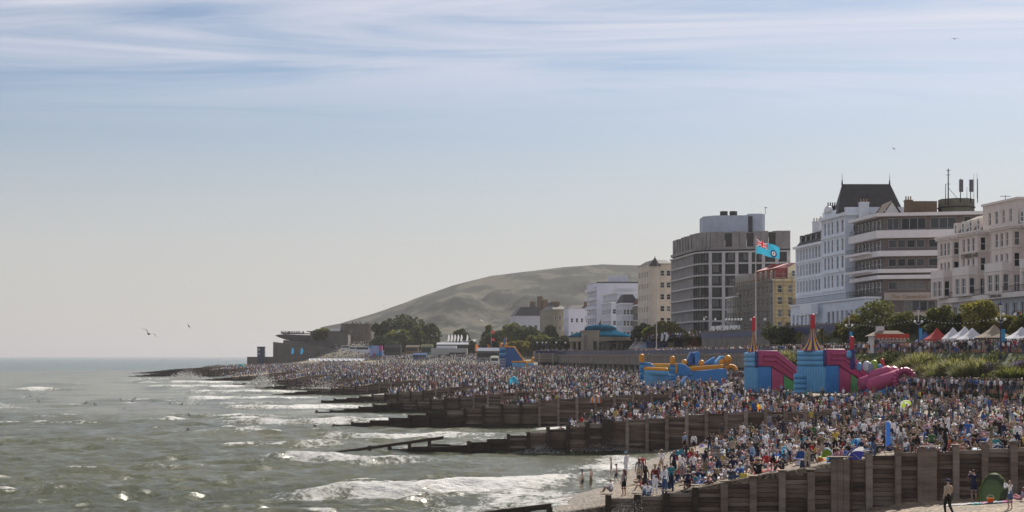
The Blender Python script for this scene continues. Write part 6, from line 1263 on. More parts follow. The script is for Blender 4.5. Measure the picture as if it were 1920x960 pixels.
# ------------------------------------------------------------------ people
def V3(*a): return np.array(a, dtype=float)
def skeleton(kind, fem=False):
    w_ = 0.92 if fem else 1.0; sh = 0.155 if fem else 0.185
    J = {}; 
    def torso(p, c, nk, h, tilt=0.0):
        p, c, nk, h = map(np.array, (p, c, nk, h)); J.update(pelvis=(p, 0.135), spine=((p+c)/2, 0.108*w_), chest=(c, 0.135*w_), neck=(nk, 0.055), chin=(nk+(h-nk)*0.45, 0.07), head=(h, 0.098), top=(h+(h-nk)/np.linalg.norm(h-nk)*0.085, 0.055), nose=(h+V3(0, 0.105, -0.03), 0.012))
    def arm(s, S_, E, W_): S_, E, W_ = map(np.array, (S_, E, W_)); d = (W_-E)/np.linalg.norm(W_-E); J.update({'sho'+s: (S_, 0.058*w_), 'elb'+s: (E, 0.042*w_), 'wri'+s: (W_, 0.028), 'han'+s: (W_+d*0.085, 0.034)})
    def leg(s, H, K, A, T): J.update({'hip'+s: (np.array(H), 0.092), 'kne'+s: (np.array(K), 0.058), 'ank'+s: (np.array(A), 0.038), 'toe'+s: (np.array(T), 0.036)})
    stand = kind in ('stand', 'lookup', 'walk', 'hips', 'phone')
    if stand:
        torso((0, 0, .95), (0, .0, 1.33), (0, -.01, 1.47), (0, .02 if kind != 'lookup' else -.02, 1.645))
        if kind == 'walk': leg('L', (-.09, 0, .9), (-.1, .16, .52), (-.1, .1, .12), (-.1, .25, .06)); leg('R', (.09, 0, .9), (.1, .04, .5), (.1, -.26, .14), (.1, -.14, .05))
        else: leg('L', (-.09, 0, .9), (-.115, .03, .5), (-.12, -.02, .09), (-.15, .13, .04)); leg('R', (.09, 0, .9), (.11, .02, .5), (.13, -.02, .09), (.16, .13, .04))
        if kind == 'lookup': arm('L', (-sh, 0, 1.42), (-.27, .16, 1.30), (-.1, .24, 1.60)); arm('R', (sh, 0, 1.42), (.24, 0, 1.15), (.2, .14, .95))
        elif kind == 'phone': arm('L', (-sh, 0, 1.42), (-.24, .2, 1.27), (-.06, .38, 1.50)); arm('R', (sh, 0, 1.42), (.24, .2, 1.27), (.06, .38, 1.50))
        elif kind == 'hips': arm('L', (-sh, 0, 1.42), (-.38, -.05, 1.18), (-.19, .03, 1.02)); arm('R', (sh, 0, 1.42), (.38, -.05, 1.18), (.19, .03, 1.02))
        elif kind == 'walk': arm('L', (-sh, 0, 1.42), (-.24, -.1, 1.16), (-.25, 0.0, .94)); arm('R', (sh, 0, 1.42), (.24, .06, 1.15), (.22, .26, 1.02))
        else: arm('L', (-sh, 0, 1.42), (-.235, -.03, 1.14), (-.24, .05, .90)); arm('R', (sh, 0, 1.42), (.235, -.03, 1.14), (.24, .05, .90))
    elif kind == 'knees':
        torso((0, 0, .14), (0, .06, .50), (0, .10, .64), (0, .13, .82)); leg('L', (-.09, .05, .13), (-.12, .42, .46), (-.12, .62, .07), (-.13, .77, .04)); leg('R', (.09, .05, .13), (.12, .40, .47), (.12, .60, .07), (.13, .75, .04)); arm('L', (-sh, .08, .59), (-.25, .26, .42), (-.10, .48, .40)); arm('R', (sh, .08, .59), (.25, .26, .42), (.08, .48, .40))
    elif kind == 'lean':
        torso((0, 0, .14), (0, -.12, .48), (0, -.15, .61), (0, -.15, .79)); leg('L', (-.09, .05, .13), (-.12, .46, .22), (-.13, .86, .07), (-.15, .95, .14)); leg('R', (.09, .05, .13), (.11, .44, .38), (.12, .72, .07), (.13, .87, .04)); arm('L', (-sh, -.12, .57), (-.25, -.3, .34), (-.24, -.36, .08)); arm('R', (sh, -.12, .57), (.25, -.3, .34), (.24, -.36, .08))
    elif kind == 'cross':
        torso((0, 0, .13), (0, .02, .49), (0, .05, .62), (0, .07, .80)); leg('L', (-.10, .06, .13), (-.38, .3, .18), (.04, .38, .07), (.14, .42, .06)); leg('R', (.10, .06, .13), (.38, .3, .18), (-.02, .28, .09), (-.12, .3, .07)); arm('L', (-sh, .03, .57), (-.26, .12, .34), (-.12, .32, .30)); arm('R', (sh, .03, .57), (.26, .12, .34), (.14, .34, .30))
    elif kind == 'chair':
        torso((0, 0, .46), (0, -.06, .82), (0, -.06, .95), (0, -.04, 1.13)); leg('L', (-.1, .05, .45), (-.12, .45, .47), (-.12, .52, .09), (-.13, .66, .04)); leg('R', (.1, .05, .45), (.12, .45, .47), (.12, .56, .09), (.13, .70, .04)); arm('L', (-sh, -.05, .90), (-.28, .08, .64), (-.2, .32, .62)); arm('R', (sh, -.05, .90), (.28, .08, .64), (.2, .32, .62))
    elif kind == 'lie':
        torso((0, 0, .12), (0, -.38, .16), (0, -.52, .20), (0, -.68, .26)); leg('L', (-.09, .06, .12), (-.12, .48, .12), (-.12, .88, .09), (-.14, .98, .16)); leg('R', (.09, .06, .12), (.12, .42, .32), (.12, .72, .07), (.13, .86, .04)); arm('L', (-sh, -.42, .15), (-.34, -.2, .08), (-.3, .04, .06)); arm('R', (sh, -.42, .15), (.36, -.5, .1), (.2, -.68, .12))
    E = [('pelvis', 'spine'), ('spine', 'chest'), ('chest', 'neck'), ('neck', 'chin'), ('chin', 'head'), ('head', 'top'), ('head', 'nose')]
    for s in 'LR': E += [('chest', 'sho'+s), ('sho'+s, 'elb'+s), ('elb'+s, 'wri'+s), ('wri'+s, 'han'+s), ('pelvis', 'hip'+s), ('hip'+s, 'kne'+s), ('kne'+s, 'ank'+s), ('ank'+s, 'toe'+s)]
    return J, E
def skin_mesh(J, E, sub):
    names = list(J); me = bpy.data.meshes.new('tmp'); me.from_pydata([tuple(J[n][0]) for n in names], [(names.index(a), names.index(b)) for a, b in E], []); o = bpy.data.objects.new('tmp', me); C.objects.link(o)
    md = o.modifiers.new('s', 'SKIN'); md.use_smooth_shade = True; md.branch_smoothing = 0.6
    if not me.skin_vertices: 
        bm = bmesh.new(); bm.from_mesh(me); bm.verts.layers.skin.verify(); bm.to_mesh(me); bm.free()
    for i, n in enumerate(names):
        sv = me.skin_vertices[0].data[i]; r = J[n][1]; flat = 0.72 if n in ('pelvis', 'spine', 'chest') else 1.0; sv.radius = (r, r*flat) if flat < 1 else (r, r); sv.use_root = n == 'pelvis'
    if sub: sd = o.modifiers.new('d', 'SUBSURF'); sd.levels = sub; sd.render_levels = sub
    dg = bpy.context.evaluated_depsgraph_get(); ev = o.evaluated_get(dg); m2 = bpy.data.meshes.new_from_object(ev); v = np.array([x.co[:] for x in m2.vertices]); f = [tuple(p.vertices) for p in m2.polygons]
    bpy.data.objects.remove(o); bpy.data.meshes.remove(m2); return v, f
def regions(v, J, E):
    D = []; TT = []
    for a, b in E:
        p, q = J[a][0], J[b][0]; d = q-p; t = np.clip(((v-p) @ d)/(d @ d), 0, 1); D.append(np.linalg.norm(v-(p+t[:, None]*d), axis=1)-0.5*(J[a][1]*(1-t)+J[b][1]*t)); TT.append(t)
    D = np.array(D); k = D.argmin(0); return k, np.array(TT)[k, np.arange(len(v))]
HEADB = {3, 4, 5, 6}
def fingers(J):
    V = []; F_ = []
    for s in 'LR':
        w_, h = J['wri'+s][0], J['han'+s][0]; d = (h-w_)/np.linalg.norm(h-w_); side = np.cross(d, V3(0.2, 0.3, 1)); side /= np.linalg.norm(side); nrm = np.cross(d, side)
        for k, (off, ln, sp) in enumerate(((-.026, .06, -.15), (-.009, .075, -.04), (.009, .07, .04), (.026, .055, .15), (.04, .05, .9))):
            b0 = h+side*off-d*(0.02 if k < 4 else 0.06); dr = d+side*sp+nrm*0.1; dr /= np.linalg.norm(dr); b1 = b0+dr*(ln*0.55+0.02); b2 = b1+(dr+nrm*0.5)*ln*0.45
            i = len(V)
            for p, r in ((b0, .010), (b1, .009), (b2, .006)):
                for a in range(4): t = a*math.pi/2; V.append(p+side*r*math.cos(t)+nrm*r*math.sin(t))
            for j in range(2):
                for a in range(4): F_.append((i+j*4+a, i+j*4+(a+1) % 4, i+(j+1)*4+(a+1) % 4, i+(j+1)*4+a))
            F_.append((i+8, i+9, i+10, i+11))
    return np.array(V), F_
SKINS = [mat('skin_fair', (0.50, 0.32, 0.235), 0.55, 0.06), mat('skin_tan', (0.36, 0.21, 0.14), 0.55, 0.06), mat('skin_brown', (0.17, 0.095, 0.06), 0.55, 0.06), mat('skin_pink', (0.52, 0.30, 0.24), 0.55, 0.06)]
HAIRS = {'dark': (0.018, 0.013, 0.010), 'brown': (0.07, 0.04, 0.022), 'fair': (0.34, 0.23, 0.11), 'grey': (0.30, 0.29, 0.28), 'auburn': (0.13, 0.045, 0.02)}
HM = {k: mat('hair_'+k, c, 0.6, 0.15, 20) for k, c in HAIRS.items()}
CLO = {'white': (0.80, 0.79, 0.81), 'black': (0.015, 0.015, 0.017), 'navy': (0.018, 0.025, 0.07), 'grey': (0.20, 0.20, 0.21), 'pale blue': (0.26, 0.38, 0.55), 'blue': (0.03, 0.12, 0.40), 'red': (0.42, 0.03, 0.035), 'pink': (0.55, 0.25, 0.28), 'teal': (0.03, 0.24, 0.27), 'green': (0.06, 0.17, 0.06), 'yellow': (0.60, 0.45, 0.06), 'orange': (0.60, 0.18, 0.03), 'beige': (0.42, 0.34, 0.25), 'lilac': (0.38, 0.32, 0.48), 'charcoal': (0.05, 0.05, 0.055), 'denim': (0.07, 0.12, 0.22), 'striped grey': (0.32, 0.32, 0.34), 'maroon': (0.15, 0.02, 0.03), 'khaki': (0.19, 0.16, 0.09)}
CM = {k: mat('cloth_'+k.replace(' ', '_'), c, 0.85, 0.12, 6) for k, c in CLO.items()}
POSES = [('stand', 0), ('lookup', 0), ('walk', 0), ('hips', 0), ('phone', 0), ('stand', 1), ('lookup', 1), ('phone', 1), ('knees', 0), ('lean', 0), ('cross', 0), ('knees', 1), ('lean', 1), ('cross', 1), ('chair', 0), ('lie', 1)]
TPL = {}; LOD1 = []
EYE = mat('eye_dark', (0.01, 0.01, 0.01), 0.3, 0)
def sub_mesh(name, v, f, sel, off, nrm):
    use = sorted({i for k, ff in enumerate(f) if sel[k] for i in ff}); mp_ = {i: j for j, i in enumerate(use)}
    me = bpy.data.meshes.new(name); me.from_pydata([tuple(v[i]+nrm[i]*off) for i in use], [], [tuple(mp_[i] for i in ff) for k, ff in enumerate(f) if sel[k]])
    me.polygons.foreach_set('use_smooth', [True]*len(me.polygons)); me.materials.append(CM['white']); me.update(); return me
def vnormals(v, f):
    n = np.zeros_like(v)
    for ff in f:
        p = v[list(ff)]; q = np.cross(p[2]-p[0], (p[3] if len(ff) > 3 else p[1])-p[1]) if len(ff) > 3 else np.cross(p[1]-p[0], p[2]-p[0])
        for i in ff: n[i] += q
    return n/np.maximum(np.linalg.norm(n, axis=1), 1e-9)[:, None]
for (kd, fem) in POSES:
    J, E = skeleton(kd, bool(fem)); v, f = skin_mesh(J, E, 1); k, t = regions(v, J, E); n = vnormals(v, f)
    if ((v-v.mean(0))*n).sum() < 0: n = -n; f = [tuple(reversed(ff)) for ff in f]
    fk = np.array([np.bincount([k[i] for i in ff]).argmax() for ff in f]); ft = np.array([np.mean([t[i] for i in ff if True]) for ff in f])
    fc = np.array([v[list(ff)].mean(0) for ff in f])
    torso = (fk <= 1) | ((fk == 2) & (ft < 0.55)) | np.isin(fk, (7, 15)); uparm = np.isin(fk, (8, 16)); fore = np.isin(fk, (9, 17)); hips = (fk == 0) & (ft < 0.55) | np.isin(fk, (11, 19)); thigh = np.isin(fk, (12, 20)); calf = np.isin(fk, (13, 21)); foot = np.isin(fk, (14, 22)); head = np.isin(fk, (4, 5))
    hd = J['head'][0]; up = (J['head'][0]-J['neck'][0]); up = up/np.linalg.norm(up); rel = fc-hd; hairm = head & (((rel @ up) > 0.035) | ((rel[:, 1] < -0.02) & ((rel @ up) > -0.07)))
    fv, ff_ = fingers(J); nb = len(v)
    me = bpy.data.meshes.new('body'); me.from_pydata([tuple(x) for x in v]+[tuple(x) for x in fv], [], f+[tuple(i+nb for i in q) for q in ff_]); me.polygons.foreach_set('use_smooth', [True]*len(me.polygons)); me.materials.append(SKINS[0]); me.update()
    T = {'body': me, 'top': sub_mesh('top', v, f, torso | (uparm & (ft < 0.75)), 0.014, n), 'long_top': sub_mesh('top', v, f, torso | uparm | fore, 0.016, n), 'vest': sub_mesh('top', v, f, torso, 0.012, n),
         'shorts': sub_mesh('shorts', v, f, hips | (thigh & (ft < 0.7)), 0.022, n), 'trousers': sub_mesh('trousers', v, f, hips | thigh | calf, 0.018, n), 'trunks': sub_mesh('shorts', v, f, hips | (thigh & (ft < 0.35)), 0.016, n), 'hair': sub_mesh('hair', v, f, hairm, 0.016, n), 'shoes': sub_mesh('shoes', v, f, foot & (ft > 0.1), 0.014, n)}
    b = MB(); h0 = hd-up*0.02+V3(0, -0.07, 0); b.path([tuple(h0+V3(0, 0.02, 0.06)), tuple(h0-up*0.12-V3(0, 0.03, 0)), tuple(h0-up*0.30-V3(0, 0.04, 0))], [0.095, 0.10, 0.06], HM['brown'], 8); T['long_hair'] = b.mesh('long_hair', True)
    b = MB(); c_ = hd+up*0.045; b.lathe([(0.125, 0), (0.12, 0.05), (0.08, 0.095), (0.01, 0.11)], CM['white'], 10, tuple(c_)); b.box(c_[0]-0.08, c_[0]+0.08, c_[1]+0.08, c_[1]+0.2, c_[2], c_[2]+0.018, CM['white']); T['cap'] = b.mesh('cap', True)
    b = MB(); b.lathe([(0.24, 0.0), (0.23, 0.015), (0.13, 0.02), (0.115, 0.10), (0.02, 0.12)], CM['white'], 12, tuple(c_)); T['sun_hat'] = b.mesh('sun_hat', True)
    if kd in ('stand', 'lookup', 'walk', 'phone', 'hips'): b = MB(); b.lathe([(0.15, 0.99), (0.2, 0.8), (0.27, 0.52)], CM['white'], 12); T['skirt'] = b.mesh('skirt', True)
    TPL[(kd, fem)] = T
    # coarse copy of the same figure for the distant crowd
    v0, f0 = skin_mesh({q: ((p, r*0.9) if q != 'nose' else (p, r)) for q, (p, r) in J.items() if q != 'nose'}, [e for e in E if 'nose' not in e], 0); J0 = {q: J[q] for q in J if q != 'nose'}; E0 = [e for e in E if 'nose' not in e]
    k0, t0 = regions(v0, J0, E0); tri = []; reg = []
    for ff in f0:
        kk = np.bincount([k0[i] for i in ff]).argmax(); tt = np.mean([t0[i] for i in ff]); c = v0[list(ff)].mean(0)
        if kk in (0, 1, 2, 6, 14): rgn = 1
        elif kk in (7, 15): rgn = 1 if tt < 0.75 else 0
        elif kk in (10, 18): rgn = 2
        elif kk in (11, 19): rgn = 2 if tt < 0.8 else 4
        elif kk in (12, 20): rgn = 4
        elif kk in (4, 5): rgn = 3 if ((c-hd) @ up > 0.03 or c[1]-hd[1] < -0.02) else 0
        else: rgn = 0
        for a in range(1, len(ff)-1): tri.append((ff[0], ff[a], ff[a+1])); reg.append(rgn)
    LOD1.append((kd, v0, np.array(tri), np.array(reg)))
def low(kind, lv):
    """very small figures: tapered prisms for legs, trunk, arms and head"""
    V = []; T = []; Rg = []
    def tube(pts, n, rg, cap=True):
        i = len(V)
        for (p, rx, ry) in pts:
            for a in range(n): t = 2*math.pi*a/n+0.5; V.append((p[0]+rx*math.cos(t), p[1]+ry*math.sin(t), p[2]))
        for j in range(len(pts)-1):
            for a in range(n): b = (a+1) % n; T.extend([(i+j*n+a, i+j*n+b, i+(j+1)*n+b), (i+j*n+a, i+(j+1)*n+b, i+(j+1)*n+a)]); Rg.extend([rg, rg])
        if cap:
            k = i+(len(pts)-1)*n
            for a in range(1, n-1): T.append((k, k+a, k+a+1)); Rg.append(rg)
    sit = kind == 'sit'; z0 = 0.0 if not sit else -0.80; n = 5 if lv else 4
    if not sit:
        if lv:
            for s in (-1, 1): tube([((s*.12, 0, 0), .05, .06), ((s*.11, 0.02, .5), .065, .07)], 4, 4, False); tube([((s*.11, 0.02, .5), .07, .08), ((s*.09, 0, .95), .1, .11)], 4, 2, False)
        else: tube([((0, 0, 0), .13, .08), ((0, 0, .95), .17, .11)], 4, 2, False)
    else:
        if lv:
            for s in (-1, 1): tube([((s*.1, .05, .05), .09, .1), ((s*.12, .42, .42), .07, .09), ((s*.12, .6, .05), .05, .06)], 4, 2 if s > 0 else 4, False)
        else: tube([((0, .3, 0), .22, .35), ((0, .25, .25), .2, .2)], 4, 2)
    zz = lambda z: z+z0
    tube([((0, 0, zz(.92)), .16, .11), ((0, 0, zz(1.3)), .20, .12), ((0, 0, zz(1.46)), .13, .08)] if lv else [((0, 0, zz(.92)), .17, .12), ((0, 0, zz(1.44)), .2, .11)], n, 1)
    if lv:
        for s in (-1, 1): tube([((s*.2, 0, zz(1.42)), .055, .055), ((s*.26, .02, zz(1.15)), .05, .05)], 4, 1, False); tube([((s*.26, .02, zz(1.15)), .045, .045), ((s*.2, .18, zz(1.0 if not sit else 1.1)), .03, .03)], 4, 0)
    tube([((0, .02, zz(1.48)), .06, .06), ((0, .03, zz(1.6)), .095, .11)], n, 0, False); tube([((0, .0, zz(1.58)), .105, .12), ((0, .0, zz(1.70)), .095, .1), ((0, 0, zz(1.76)), .03, .03)], n, 3)
    return np.array(V), np.array(T), np.array(Rg)
PAL_T = ['white']*26+['black']*22+['navy']*18+['charcoal']*10+['grey']*7+['pale blue']*5+['blue']*5+['red']*4+['pink']*5+['teal']*3+['green']*3+['yellow']*2+['orange']*2+['beige']*7+['lilac']*5+['maroon']*2+['khaki']*3+['striped grey']*4+['skin']*8
PAL_B = ['black']*20+['navy']*18+['denim']*22+['beige']*10+['grey']*8+['khaki']*7+['white']*6+['charcoal']*6+['blue']*3+['pale blue']*4+['pink']*2+['red']*1
SK_W = [5, 4, 1, 2]
people = []         # (x, y, z, sit)
NOGO = [(xat(1488, 230)-1, xat(1547, 228)+10.5, 226.5, 240), (xat(1600, 224), xat(1714, 224), 222, 231), (xat(1408, 249)-1, xat(1408, 249)+12, 246, 258), (xat(1198, 312)-0.5, xat(1380, 312)+0.5, 306, 318), (xat(935, 545)-1, xat(1002, 545)+1, 542, 554), (xat(1595, 250), xat(1712, 250), 247, 260)]
def scatter():
    rg = np.random.default_rng(23); out = []
    Y = 96.2
    while Y < 1000:
        sp = 1.22 if Y < 170 else (1.45 if Y < 260 else (1.75 if Y < 420 else (2.05 if Y < 650 else 2.5)))
        xa = max(float(Xs(Y))+1, -0.33*Y); xb = min(float(Xb(Y))-0.3, 0.325*Y)
        for x in np.arange(xa, xb, sp):
            px = x+rg.uniform(-.45, .45)*sp; py = Y+rg.uniform(-.45, .45)*sp; out.append((px, py))
        Y += sp
    A = np.array(out); z = beach_z(A[:, 0], A[:, 1]); s = A[:, 0]-Xs(A[:, 1])
    clump = fbm(A[:, 0]*0.22, A[:, 1]*0.16, 3, 77)
    p = np.clip((z-np.where(A[:, 1] > 164, 0.5, 1.1))/0.8, 0, 1)*np.where(A[:, 1] < 240, np.clip(0.66+2.4*(clump-0.44), 0.10, 0.95), np.clip(0.75+1.2*(clump-0.45), 0.3, 0.95)); p = np.where((z > 0.45), p, 0); p = np.where(A[:, 1] > 600, np.clip((s-2)/8, 0, 1)*0.9, p)
    keep = rg.random(len(A)) < p
    for k in range(len(GY)): keep &= np.abs(A[:, 1]-GY[k]) > 0.75
    for (x0, x1, y0, y1) in NOGO: keep &= ~((A[:, 0] > x0) & (A[:, 0] < x1) & (A[:, 1] > y0) & (A[:, 1] < y1))
    A = A[keep]; z = z[keep]; return np.column_stack([A, z-0.02]), rg.random(len(A)) < np.where(A[:, 1] < 200, 0.78, np.where(A[:, 1] < 330, 0.62, 0.4))
def extra_crowd():
    rg = np.random.default_rng(31); out = []
    for _ in range(1500):                                   # lower promenade
        Y = rg.uniform(200, 345); c_ = rg.uniform(93.9, 105.5) if rg.random() < 0.6 else rg.uniform(94.0, 96); out.append((c_-SL*Y, Y, PROM))
    for _ in range(900): Y = rg.uniform(345, 470); c_ = rg.uniform(94.2, 106); out.append((c_-SL*Y, Y, PROM))
    for _ in range(350): out.append((rg.uniform(xat(1012, 590), xat(1330, 590)), rg.uniform(588, 610), PROM+0.5))
    for _ in range(260): Y = rg.uniform(230, 520); c_ = rg.uniform(111, 115.5); out.append((c_-SL*Y, Y, ROAD+0.13))
    # foot of the planted bank
    for _ in range(420): Y = rg.uniform(190, 222) if rg.random() < 0.6 else rg.uniform(264, 330); c_ = rg.uniform(82.5, 86.2); x = c_-SL*Y; out.append((x, Y, 5.5))
    m = len(HXg.ravel()); 
    for _ in range(5200):                                   # headland slope and park
        px = rg.uniform(515, 930); Y = rg.uniform(660, 1035) if px > 700 else (rg.uniform(905, 1036) if px > 600 else rg.uniform(1004, 1036)); x = xat(px, Y)
        if x < Xb(Y)+2: continue
        out.append((x, Y, head_z(x, Y)))
    for _ in range(120): x = rg.uniform(xat(525, 1010), xat(570, 1010)); out.append((x, 1012, zat(626, 1010)))
    for _ in range(40): x = rg.uniform(xat(650, 1040), xat(690, 1040)); out.append((x, 1045, zat(607, 1040)))
    return np.array(out)
def colours(n, rg):
    T = rg.choice(PAL_T, n); B = rg.choice(PAL_B, n); S_ = rg.choice(4, n, p=np.array(SK_W)/12); H = rg.choice(['dark', 'brown', 'fair', 'grey', 'auburn'], n, p=[.46, .30, .11, .08, .05]); SKC = np.array([(0.50, 0.32, 0.235), (0.36, 0.21, 0.14), (0.17, 0.095, 0.06), (0.52, 0.30, 0.24)])
    sk = SKC[S_]; t = np.array([CLO.get(x, (0, 0, 0)) for x in T]); t[T == 'skin'] = sk[T == 'skin']; b = np.array([CLO[x] for x in B]); h = np.array([HAIRS[x] for x in H]); hat = rg.random(n) < 0.22; h[hat] = np.array([CLO[x] for x in rg.choice(['white', 'black', 'navy', 'beige', 'white', 'red', 'grey'], n)])[hat]
    shorts = rg.random(n) < 0.6; c = np.where(shorts[:, None], sk, b); return np.stack([sk*0.85, t*np.where(t.mean(1) > 0.6, 1, 0.8)[:, None], b*0.8, h*0.8, c*0.85], 1)       # region -> colour
def bake(P, kinds, lods, name, label):
    rg = np.random.default_rng(len(P)); Vs = []; Fs = []; Cs = []; base = 0; n = len(P); col = colours(n, rg); ang = rg.normal(0.5, 1.1, n); sc = rg.normal(1.0, 0.06, n)*np.where(rg.random(n) < 0.12, 0.72, 1.0); ki = kinds
    for q in range(len(lods)):
        idx = np.where(ki == q)[0]
        if not len(idx): continue
        v, f, r = lods[q]; ca, sa = np.cos(ang[idx]), np.sin(ang[idx]); s = sc[idx][:, None]
        X = (v[None, :, 0]*ca[:, None]-v[None, :, 1]*sa[:, None])*s+P[idx, 0][:, None]; Yv = (v[None, :, 0]*sa[:, None]+v[None, :, 1]*ca[:, None])*s+P[idx, 1][:, None]; Z = v[None, :, 2]*s+P[idx, 2][:, None]
        Vs.append(np.stack([X, Yv, Z], -1).reshape(-1, 3)); Fs.append((f[None]+(np.arange(len(idx))*len(v))[:, None, None]+base).reshape(-1, 3)); base += len(idx)*len(v)
        Cs.append(col[idx][:, r].reshape(-1, 3))
    V = np.concatenate(Vs); Fa = np.concatenate(Fs); Cc = np.concatenate(Cs); Cc = np.column_stack([Cc, np.ones(len(Cc))])
    if 'crowd_mat' not in MATS:
        m = bpy.data.materials.new('crowd_cloth'); m.use_nodes = True; b = m.node_tree.nodes['Principled BSDF']; b.inputs['Roughness'].default_value = 0.75; a = m.node_tree.nodes.new('ShaderNodeAttribute'); a.attribute_name = 'col'; m.node_tree.links.new(a.outputs['Color'], b.inputs['Base Color']); MATS['crowd_mat'] = m
    o = link(name, np_mesh(name, V, Fa, [MATS['crowd_mat']], smooth=True, attrs={'col': ('FACE', 'FLOAT_COLOR', Cc)})); tag(o, label, 'crowd', kind='stuff'); return len(Fa)
def ground_hit(px, py):
    Ys = np.arange(70, 400, 0.25); d = zat(py, Ys)-beach_z(xat(px, Ys), Ys); i = np.where(d < 0)[0]; return float(Ys[i[0]]) if len(i) else 120.
LABELS = set(); PRND = random.Random(5)
PH = {'stand': 'standing', 'lookup': 'standing and shading the eyes', 'walk': 'walking', 'hips': 'standing with hands on hips', 'phone': 'standing with raised phone arms', 'knees': 'sitting with knees up', 'lean': 'sitting leaning back', 'cross': 'sitting cross-legged', 'chair': 'seated upright', 'lie': 'lying'}
def zone(x, y):
    s = x-float(Xs(y))
    if y < 95: return 'below the nearest groyne'
    if s < 11: return 'near the water'
    if y < 103: return 'tight behind the nearest groyne'
    if x > 27: return 'in the right of the crowd'
    if x > 19: return 'in the middle of the crowd'
    return 'at the seaward edge of the crowd'
def person(x, y, z, kd, fem, top=None, bot=None, hair=None, head=None, rz=None, where=None, sc=None, style=None, lower=None):
    T = TPL[(kd, fem)] if (kd, fem) in TPL else TPL[(kd, 0)]
    for tr in range(60):
        t = top or PRND.choice(PAL_T); b = bot or PRND.choice(PAL_B); h = hair or PRND.choice(['dark', 'dark', 'brown', 'brown', 'fair', 'grey', 'auburn']); hd = head or PRND.choices(['', 'long', 'cap', 'hat'], [4, 4 if fem else 0.6, 1.2, 1])[0]
        hs = {'': h+' short hair', 'long': 'long '+h+' hair', 'cap': 'cap', 'hat': 'sun hat'}[hd]
        lw = lower or PRND.choice(['shorts', 'shorts', 'trousers'])
        ts = 'bare torso' if t == 'skin' else t+' top'
        lab = 'person %s in %s and %s %s, %s, %s' % (PH[kd], ts, b, lw, hs, where or zone(x, y))
        if len(lab.split()) > 16: lab = 'person %s, %s, %s %s, %s, %s' % (PH[kd], ts, b, lw, hs, where or zone(x, y))
        if len(lab.split()) > 16: lab = 'person %s, %s, %s %s, %s' % (PH[kd], ts, b, lw, hs)
        if lab not in LABELS: break
        hair_f = None
    LABELS.add(lab)
    sk = SKINS[PRND.choices(range(4), SK_W)[0]]; o = link('person', T['body'], None, (x, y, z), (0, 0, rz if rz is not None else PRND.gauss(0.5, 1.0))); s = sc or PRND.gauss(1.0, 0.05); o.scale = (s, s, s); tag(o, lab, 'person', 'people on the near shingle')
    def setm(c, m): c.material_slots[0].link = 'OBJECT'; c.material_slots[0].material = m
    setm(o, sk)
    if t != 'skin': c = link('top', T[style or PRND.choice(['top', 'top', 'long_top', 'vest' if fem else 'top'])], o); setm(c, CM[t])
    c = link(lw, T['trousers' if lw == 'trousers' else PRND.choice(['shorts', 'shorts', 'trunks' if t == 'skin' or fem else 'shorts'])], o); setm(c, CM[b])
    c = link('hair', T['hair'], o); setm(c, HM[h])
    if hd == 'long': c = link('long_hair', T['long_hair'], o); setm(c, HM[h])
    if hd in ('cap', 'hat'): c = link('cap' if hd == 'cap' else 'sun_hat', T['cap' if hd == 'cap' else 'sun_hat'], o); setm(c, CM[PRND.choice(['white', 'navy', 'black', 'beige', 'white', 'pale blue', 'pink'])])
    if lw == 'trousers' or PRND.random() < 0.4: c = link('shoes', T['shoes'], o); setm(c, CM[PRND.choice(['white', 'black', 'grey'])])
    return o
def at_ground(px, py, **k):
    Y = ground_hit(px, py); x = xat(px, Y); return x, Y, gz(x, Y)-0.02
named = 0
def put(px, py, kd, fem, **k):
    global named
    x, y, z = at_ground(px, py); person(x, y, z, kd, fem, **k); named += 1; NEAR.append((x, y))
NEAR = []
put(1688, 868, 'stand', 0, top='white', bot='grey', lower='shorts', hair='brown', head='', rz=0.2, where='on the edge above the nearest groyne'); put(1637, 866, 'phone', 1, top='navy', bot='denim', lower='trousers', hair='dark', head='long', rz=0.1, where='beside the navy umbrella'); put(1720, 866, 'phone', 1, top='beige', bot='black', lower='shorts', hair='fair', head='', rz=0.1, where='above the nearest groyne')
put(1778, 966, 'walk', 1, top='beige', bot='black', lower='trousers', head='cap', hair='grey', rz=0.3, where='below the nearest groyne', style='long_top'); put(1772, 930, 'walk', 0, top='black', bot='black', lower='trousers', hair='dark', head='', rz=-1.2, where='below the nearest groyne'); put(1826, 938, 'phone', 0, top='navy', bot='navy', lower='shorts', hair='dark', head='', rz=0.2, where='beside the green pop-up tent')
put(1894, 956, 'phone', 1, top='white', bot='denim', lower='shorts', hair='fair', head='', rz=0.5, where='at the bottom right', sc=0.9); put(1882, 930, 'knees', 0, top='navy', bot='navy', hair='dark', head='hat', rz=0.4, where='below the nearest groyne'); put(1903, 925, 'cross', 0, top='white', bot='black', hair='dark', head='', rz=0.6, where='below the nearest groyne'); put(1915, 940, 'lean', 1, top='lilac', bot='pink', hair='auburn', head='long', rz=0.8, where='below the nearest groyne'); put(1908, 905, 'stand', 0, top='white', bot='navy', lower='shorts', hair='brown', head='', rz=-0.3, where='below the nearest groyne')
